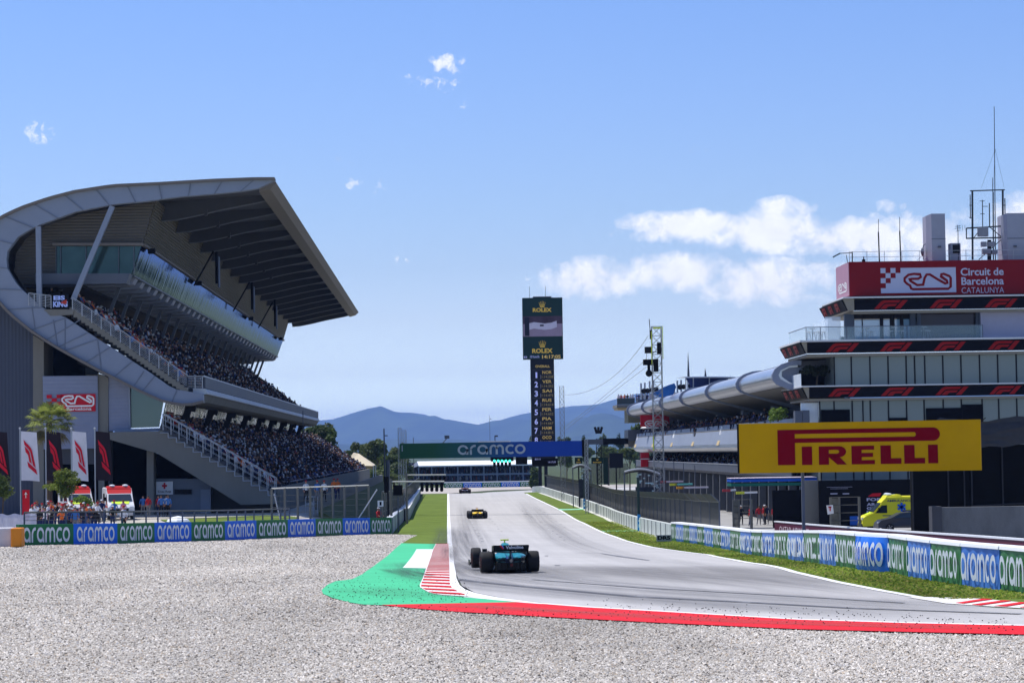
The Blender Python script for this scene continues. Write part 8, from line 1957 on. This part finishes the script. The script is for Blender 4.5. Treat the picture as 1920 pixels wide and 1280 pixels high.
def foliage(name, V, cols_, parent=None, loc=None, mat=None):
    n = len(V); me = bpy.data.meshes.new(name); base = np.array(wloc(parent)) if parent is not None else np.array(loc)
    me.vertices.add(n * 4); me.vertices.foreach_set('co', (V.reshape(-1, 3) - base).ravel()); me.loops.add(n * 4); me.loops.foreach_set('vertex_index', np.arange(n * 4, dtype=np.int32)); me.polygons.add(n); me.polygons.foreach_set('loop_start', np.arange(n) * 4); me.update(calc_edges=True)
    cc = np.ones((n, 4, 4)); cc[:, :, :3] = cols_[:, None, :]; ca = me.color_attributes.new('Col', 'FLOAT_COLOR', 'POINT'); ca.data.foreach_set('color', cc.ravel())
    if mat is None:
        mat = M('leaves', attr='Col', rough=.6, var=0, spec=.25)
        nl = mat.node_tree
        if 'tr' not in nl.nodes:
            tr = nl.nodes.new('ShaderNodeBsdfTranslucent'); tr.name = 'tr'; ms_ = nl.nodes.new('ShaderNodeMixShader'); ms_.inputs[0].default_value = .35; at_ = nl.nodes.new('ShaderNodeAttribute'); at_.attribute_name = 'Col'
            nl.links.new(at_.outputs['Color'], tr.inputs[0]); ou = nl.nodes['Material Output']; nl.links.new(nl.nodes['Principled BSDF'].outputs[0], ms_.inputs[1]); nl.links.new(tr.outputs[0], ms_.inputs[2]); nl.links.new(ms_.outputs[0], ou.inputs[0])
    me.materials.append(mat); o = bpy.data.objects.new(name, me); COL.objects.link(o)
    if parent is not None: o.parent = parent
    else: o.location = base
    return o
m_bark = M('bark', (.09, .065, .045), rough=.95, var=.2)
TREE_BLOCK = []
def tree(px, py, hw, hh, Y, label, n=3500, col=(.055, .10, .022), seed=0, size=.35, group='trees beyond the grandstand', nb=30, name='tree', cat='tree', zbase=None, depth=None):
    R = np.random.default_rng(seed + 50); c = at(px, py, Y); rx = hw * Y / FPX; rz = hh * Y / FPX; ry = depth or rx
    zb = gz(c.x, Y) if zbase is None else zbase
    t = empty(name, (c.x, Y, zb), label, cat, group)
    blobs = []
    for k in range(nb):
        a = R.uniform(0, 2 * pi); rr = R.uniform(.05, .78); h = R.uniform(-.8, .75); w = sqrt(max(.1, 1 - h * h * .8))
        blobs.append(((c.x + cos(a) * rr * rx * w, Y + sin(a) * rr * ry * w, c.z + h * rz * .8), (rx * R.uniform(.2, .44), ry * R.uniform(.2, .44), rz * R.uniform(.18, .40))))
    V, idx = leaf_cloud(R, blobs, n, size)
    bc = R.uniform(.7, 1.35, nb); cl = np.array(col)[None] * bc[idx][:, None] * R.uniform(.75, 1.3, (n, 1)) * np.array([1, 1, 1])
    foliage('crown', V, cl, t)
    if zb < c.z - .3:
        s = MB(); s.tube((c.x, Y, zb), (c.x + .1, Y, c.z - rz * .3), max(.05, rx * .07), 7, max(.03, rx * .045))
        for k in range(5):
            b = blobs[k][0]; s.tube((c.x + .05, Y, zb + (c.z - zb) * (.55 + .06 * k)), b, max(.02, rx * .03), 5, .02)
        s.build('trunk', m_bark, t)
    return t
T_ = [(688, 852, 40, 30, 530, 'big spreading pine behind the cream marquee', 6500), (738, 872, 36, 26, 515, 'dense green tree between the pines and the gantry leg', 5000), (655, 858, 30, 18, 545, 'pale green tree behind the end of the crowd', 2600), (712, 893, 46, 16, 490, 'long low thicket behind the left fence', 3600), (603, 824, 44, 33, 475, 'broad dark pine at the end of the grandstand', 9000), (575, 815, 20, 18, 480, 'smaller pine crown touching the end of the upper tier', 2600), (708, 848, 27, 28, 520, 'round-topped pine right of the cream marquee', 5200), (668, 866, 38, 16, 560, 'low wide tree behind the cream marquee', 2200), (640, 872, 26, 18, 500, 'dark tree left of the cream marquee', 1800),
      (748, 852, 20, 24, 540, 'tall narrow tree beside the left gantry leg', 2200), (730, 886, 34, 20, 500, 'bushy tree in front of the round-topped pine', 2400), (764, 884, 14, 14, 540, 'small tree at the left end of the white-roofed stand', 1200), (690, 895, 22, 12, 480, 'low dark bush under the pines', 1200),
      (1004, 896, 12, 22, 470, 'small tree at the foot of the timing tower', 1300), (1062, 862, 16, 16, 520, 'green tree right of the timing tower', 1200), (1100, 846, 22, 9, 600, 'low tree under the overhead beam', 1000), (1140, 846, 26, 12, 560, 'dark tree behind the canopy left of the pit building', 1300), (1198, 806, 16, 12, 460, 'tree crown just left of the pit building end', 900), (1180, 850, 20, 14, 480, 'dark bush left of the pit building', 900)]
for i, (px, py, hw, hh, Y, lb, n) in enumerate(T_):
    tree(px, py, hw, hh, Y, lb, n, seed=i, size=.42 if n > 2000 else .5, col=(.062, .095, .022) if i % 3 else (.085, .115, .03), group='trees beyond the straight')
R7 = np.random.default_rng(77); bl_ = []
for i in range(150):
    X_, Y_ = R7.uniform(72, 240), R7.uniform(760, 1080); h_ = R7.uniform(5, 9.5); w_ = R7.uniform(1.6, 3.6)
    if (X_ / Y_) > .08: bl_.append(((X_, Y_, -4.3 + h_), (w_, w_, h_)))
V_, ix_ = leaf_cloud(R7, bl_, 42000, .95, .6)
o = foliage('woods', V_, (np.array([.05, .085, .02])[None] * R7.uniform(.6, 1.4, (len(bl_), 1))[ix_] * R7.uniform(.8, 1.25, (len(V_), 1))), loc=(150, 900, -4.3)); tag(o, 'far-off wood behind the pit building', kind='stuff')
R6 = random.Random(6)
for i in range(9):
    X_, Y_ = 24 + i * 5.2 + R6.uniform(-1, 1), 590 + R6.uniform(0, 130); px_ = 840 + 4500 * X_ / Y_
    tree(px_, 848 - .0157 * (px_ - 840) - 4500 * (-.5) / Y_ - 4500 * 1.0 / Y_ , 4500 * 1.7 / Y_, 4500 * 4.6 / Y_, Y_, 'dark narrow cypress beyond the pits, %s from the left' % ORD[i], 900, seed=70 + i, size=.4, col=(.05, .08, .02), group='cypresses beyond the pits', nb=16)
tree(120, 905, 42, 30, 180, 'yellow green bush behind the flags', 2600, col=(.13, .17, .025), seed=31, size=.13, group=None, name='bush', cat='bush', depth=1.4)
tree(4, 912, 22, 26, 182, 'bush at the left edge of the photo', 1200, col=(.10, .14, .03), seed=32, size=.13, group=None, name='bush', cat='bush', depth=1.0)
tree(158, 938, 24, 12, 178, 'low bright bush in front of the half hidden ambulance', 900, col=(.12, .20, .03), seed=33, size=.11, group=None, name='bush', cat='bush', depth=.8)
c = at(1458, 790, 207); tree(1458, 776, 24, 15, 207, 'leafy green hedge on the terrace of the pit building beside the tower', 1500, col=(.14, .22, .04), seed=34, size=.12, group=None, name='hedge', cat='hedge', zbase=c.z, depth=1.0)
c = at(1530, 722, 202); tree(1531, 695, 30, 14, 203, 'dark plants on the tower balcony', 1500, col=(.03, .04, .02), seed=35, size=.12, group=None, name='plant', cat='plant', zbase=c.z, depth=1.0)
# fan palm
c = at(92, 792, 186); zb = gz(c.x, 186)
t = empty('palm_tree', (c.x, 186, zb), 'fan palm with a shaggy sunlit crown in front of the circuit sign', 'palm tree')
s = MB(); s.lathe([(.30, zb), (.22, zb + 1.5), (.2, c.z - 1.0), (.26, c.z - .4), (.2, c.z)], (c.x, 186, 0), 9); s.build('trunk', m_bark, t)
R = np.random.default_rng(4); V = []; CL_ = []
for k in range(84):
    a = R.uniform(0, 2 * pi); el = R.uniform(-.75, 1.35); L1 = R.uniform(.9, 1.55); d = np.array([cos(a) * cos(el), sin(a) * cos(el), sin(el)])
    base = np.array([c.x, 186, c.z - .05]); hub = base + d * L1 + np.array([0, 0, -.1 * L1])
    side_ = np.cross(d, [0, 0, 1.0]); side_ /= np.linalg.norm(side_) + 1e-6; up = np.cross(side_, d)
    cl = np.array([.20, .24, .05]) * R.uniform(.6, 1.35) if el > -.2 else np.array([.13, .12, .05]) * R.uniform(.6, 1.1)
    V.append([base - side_ * .02, base + side_ * .02, hub + side_ * .015, hub - side_ * .015]); CL_.append(cl)
    for j in range(19):
        th = (j - 9) / 9 * 1.75; dd = d * cos(th) + side_ * sin(th); L2 = R.uniform(.75, 1.05) * (1 - .25 * abs(th) / 1.75)
        tip = hub + dd * L2 + np.array([0, 0, -.28 * L2 - .1 * R.random()]); mid = hub + dd * L2 * .55
        w = np.cross(dd, up); w /= np.linalg.norm(w) + 1e-6; w *= .035
        V.append([hub, mid + w, tip, mid - w]); CL_.append(cl * R.uniform(.8, 1.2))
foliage('crown', np.array(V), np.array(CL_), t)
# ------------------------------------------------------------------ marquee, far stand, masts
Y = 440
t = empty('marquee', at(672, 880, Y), 'cream pointed marquee beyond the lower tier', 'tent')
rd = [at(663, 848, Y + 3), at(673, 850, Y + 3)]; ev = [at(645, 872, Y), at(700, 873, Y), at(704, 871, Y + 7), at(650, 869, Y + 7)]
s = MB(); s.add(ev + rd, [(0, 1, 5, 4), (1, 2, 5), (2, 3, 4, 5), (3, 0, 4)]); s.build('roof', M('marquee_cream', (.70, .60, .42), var=.04), t)
s = MB()
for p in ev: s.tube((p.x, p.y, gz(p.x, p.y) - .5), p, .1, 5)
s.build('pole', m_rail, t)
s = MB(); a, b = ev[0], ev[1]; s.sheet([a, b], [a - Vector((0, 0, .6)), b - Vector((0, 0, .6))]); s.build('valance', M('marquee_valance', (.42, .28, .12), var=.1), t)
Y = 620
t = fs_ = empty('far_stand', at(880, 905, Y), 'low white-roofed grandstand behind the first corner', 'grandstand')
a, b, c_, d = at(785, 873, Y), at(1005, 869.5, Y), at(1000, 861.5, Y + 14), at(782, 864.5, Y + 14)
s = MB(); s.hexa([a - Vector((0, 0, .3)), b - Vector((0, 0, .3)), c_ - Vector((0, 0, .3)), d - Vector((0, 0, .3))], [a, b, c_, d]); s.build('roof', m_ltop, t)
s = MB(); s.add([at(762, 881, Y), a, d], [(0, 1, 2)]); s.build('gable', m_steel_d, t)
zb = gz(0, Y)
for i in range(10):
    p = a.lerp(b, i / 9); s = MB(); s.beam((p.x, Y + .2, zb), (p.x, Y + .2, p.z - .3), .25); s.build('column', m_steel, t)
s = MB(); s.box(at(765, 880, Y).x, b.x, Y + 13, Y + 13.3, zb, d.z - .4); s.build('rear_wall', M('far_wall', (.06, .065, .075), var=.4, scale=.3), t)
rows_f = []; s = MB()
for i in range(9): s.box(at(762, 880, Y).x, at(1008, 880, Y).x, Y + 1.5 + i * 1.2, Y + 2.7 + i * 1.2, zb, zb + 1.0 + i * .45)
s.build('seating', M('far_seats', (.05, .055, .075), var=.3, scale=.8), t)
s = MB(); s.box(at(765, 880, Y).x, at(1008, 880, Y).x, Y + .9, Y + 1.1, at(880, 890, Y).z - .1, at(880, 887.5, Y).z); s.build('rail', m_steel, t)
rw = []
R_ = np.random.default_rng(9)
def crowd_y(): 
    s = MB(); n = 700; x0, x1 = at(765, 880, Y).x, at(1005, 880, Y).x; cc = []
    for k in range(n):
        i = k % 9; x = R_.uniform(x0, x1); z = zb + 1.0 + i * .45; o = len(s.v); s.ball((x, Y + 2.0 + i * 1.2, z + .5), .28, 5, (1, 1, 1.7)); s.ball((x, Y + 2.0 + i * 1.2, z + 1.05), .14, 5)
        cl = [(.03, .03, .05), (.3, .3, .34), (.05, .08, .2), (.15, .04, .04), (.02, .02, .02)][R_.choice(5, p=[.35, .15, .2, .1, .2])]; cc += [cl] * (len(s.v) - o)
    s.cols = cc; o = s.build('crowd', M('crowd'), loc=(0, 0, 0)); tag(o, 'distant spectators in the white-roofed stand', kind='stuff')
crowd_y()
for (px, y0, y1, Y, w, lb) in ((720, 803, 885, 335, .22, 'dark pole rising above the trees left of the gantry'), (727, 862, 905, 250, .5, 'thick grey post behind the left fence'), (918, 778, 905, 640, .12, 'thin distant mast left of the timing tower'), (775, 820, 880, 400, .12, 'thin pole behind the green end of the gantry board'), (568, 770, 940, 240, .09, 'thin grey mast standing in front of the lower tier')):
    a = at(px, y0, Y); b = gz(a.x, Y); s = MB(); s.tube((a.x, Y, b), a, w * .5, 6, w * .4)
    if y0 < 810 and w > .1: s.beam(a - Vector((0, 0, 1)), a - Vector((-.5, 0, 1)), .15)
    tag(s.build('mast', m_steel_d), lb, 'mast')
# ------------------------------------------------------------------ hills and haze
m_hill = M('forest_hill', (.045, .065, .025), rough=1, var=.75, scale=.004, spec=0)
def hill(name, sky_, Yr, wid, xs_, amp, label, seed):
    px = [p[0] for p in sky_]; 
    X = [at(a, b, Yr).x for a, b in sky_]; Z = [at(a, b, Yr).z for a, b in sky_]
    ysr = [Yr + wid * k for k in np.linspace(-2.2, 2.2, 60)]
    def f(x, y):
        base = float(np.interp(x, X, Z)) + 4; k = math.exp(-((y - Yr) / wid) ** 2)
        nz_ = noise.fractal(Vector((x / 1400, y / 1400, seed)), 1.0, 2.0, 5) * amp * (1 if y != Yr else 1)
        rid = noise.noise(Vector((x / 420, y / 1400, seed + 3))) * amp * .32
        return -4 + max(0, base * k + nz_ * (1 - k) * k * 4 * .8 + rid * k)
    sheet_grid(name, xs_, ysr, 0, m_hill, f)['label'] = label
hill('hills', [(-3500, 850), (-400, 800), (300, 800), (560, 800), (610, 792), (660, 785.5), (684, 781), (704, 775), (720, 769), (734, 770), (750, 778), (780, 785), (804, 788), (852, 792), (876, 795.5), (895, 798), (911, 792), (935, 788), (971, 781), (995, 778), (1041, 767), (1070, 758), (1090, 754), (1113, 754), (1160, 748), (1300, 740), (1700, 735), (2400, 780), (5000, 850)], 18400, 3000, list(np.linspace(-14000, 16000, 320)), 220, 'blue forested hills on the horizon', 2.0)
hill('hills', [(-200, 850), (560, 852), (640, 838), (720, 828), (800, 832), (900, 842), (980, 840), (1040, 822), (1064, 806), (1079, 788), (1096, 777), (1108, 779), (1119, 785), (1154, 803), (1200, 800), (1400, 820), (2000, 850)], 13000, 1500, list(np.linspace(-5000, 6800, 240)), 150, 'nearer wooded hill in front of the horizon', 7.0)
s = MB(); s.box(-22000, 22000, -30, 24000, -12, 400)
hz = s.build('haze', [], loc=(0, 0, 0)); hm = bpy.data.materials.new('haze'); hm.use_nodes = True; ntt = hm.node_tree
for n in list(ntt.nodes): ntt.nodes.remove(n)
pv = N(ntt, 'ShaderNodeVolumePrincipled'); pv.inputs['Color'].default_value = (.30, .50, 1.0, 1); pv.inputs['Density'].default_value = .00007; pv.inputs['Anisotropy'].default_value = 0.3
om = N(ntt, 'ShaderNodeOutputMaterial'); ntt.links.new(pv.outputs[0], om.inputs['Volume']); hz.data.materials.append(hm); tag(hz, 'thin blue haze in the air', kind='stuff')
print('people', npeople)
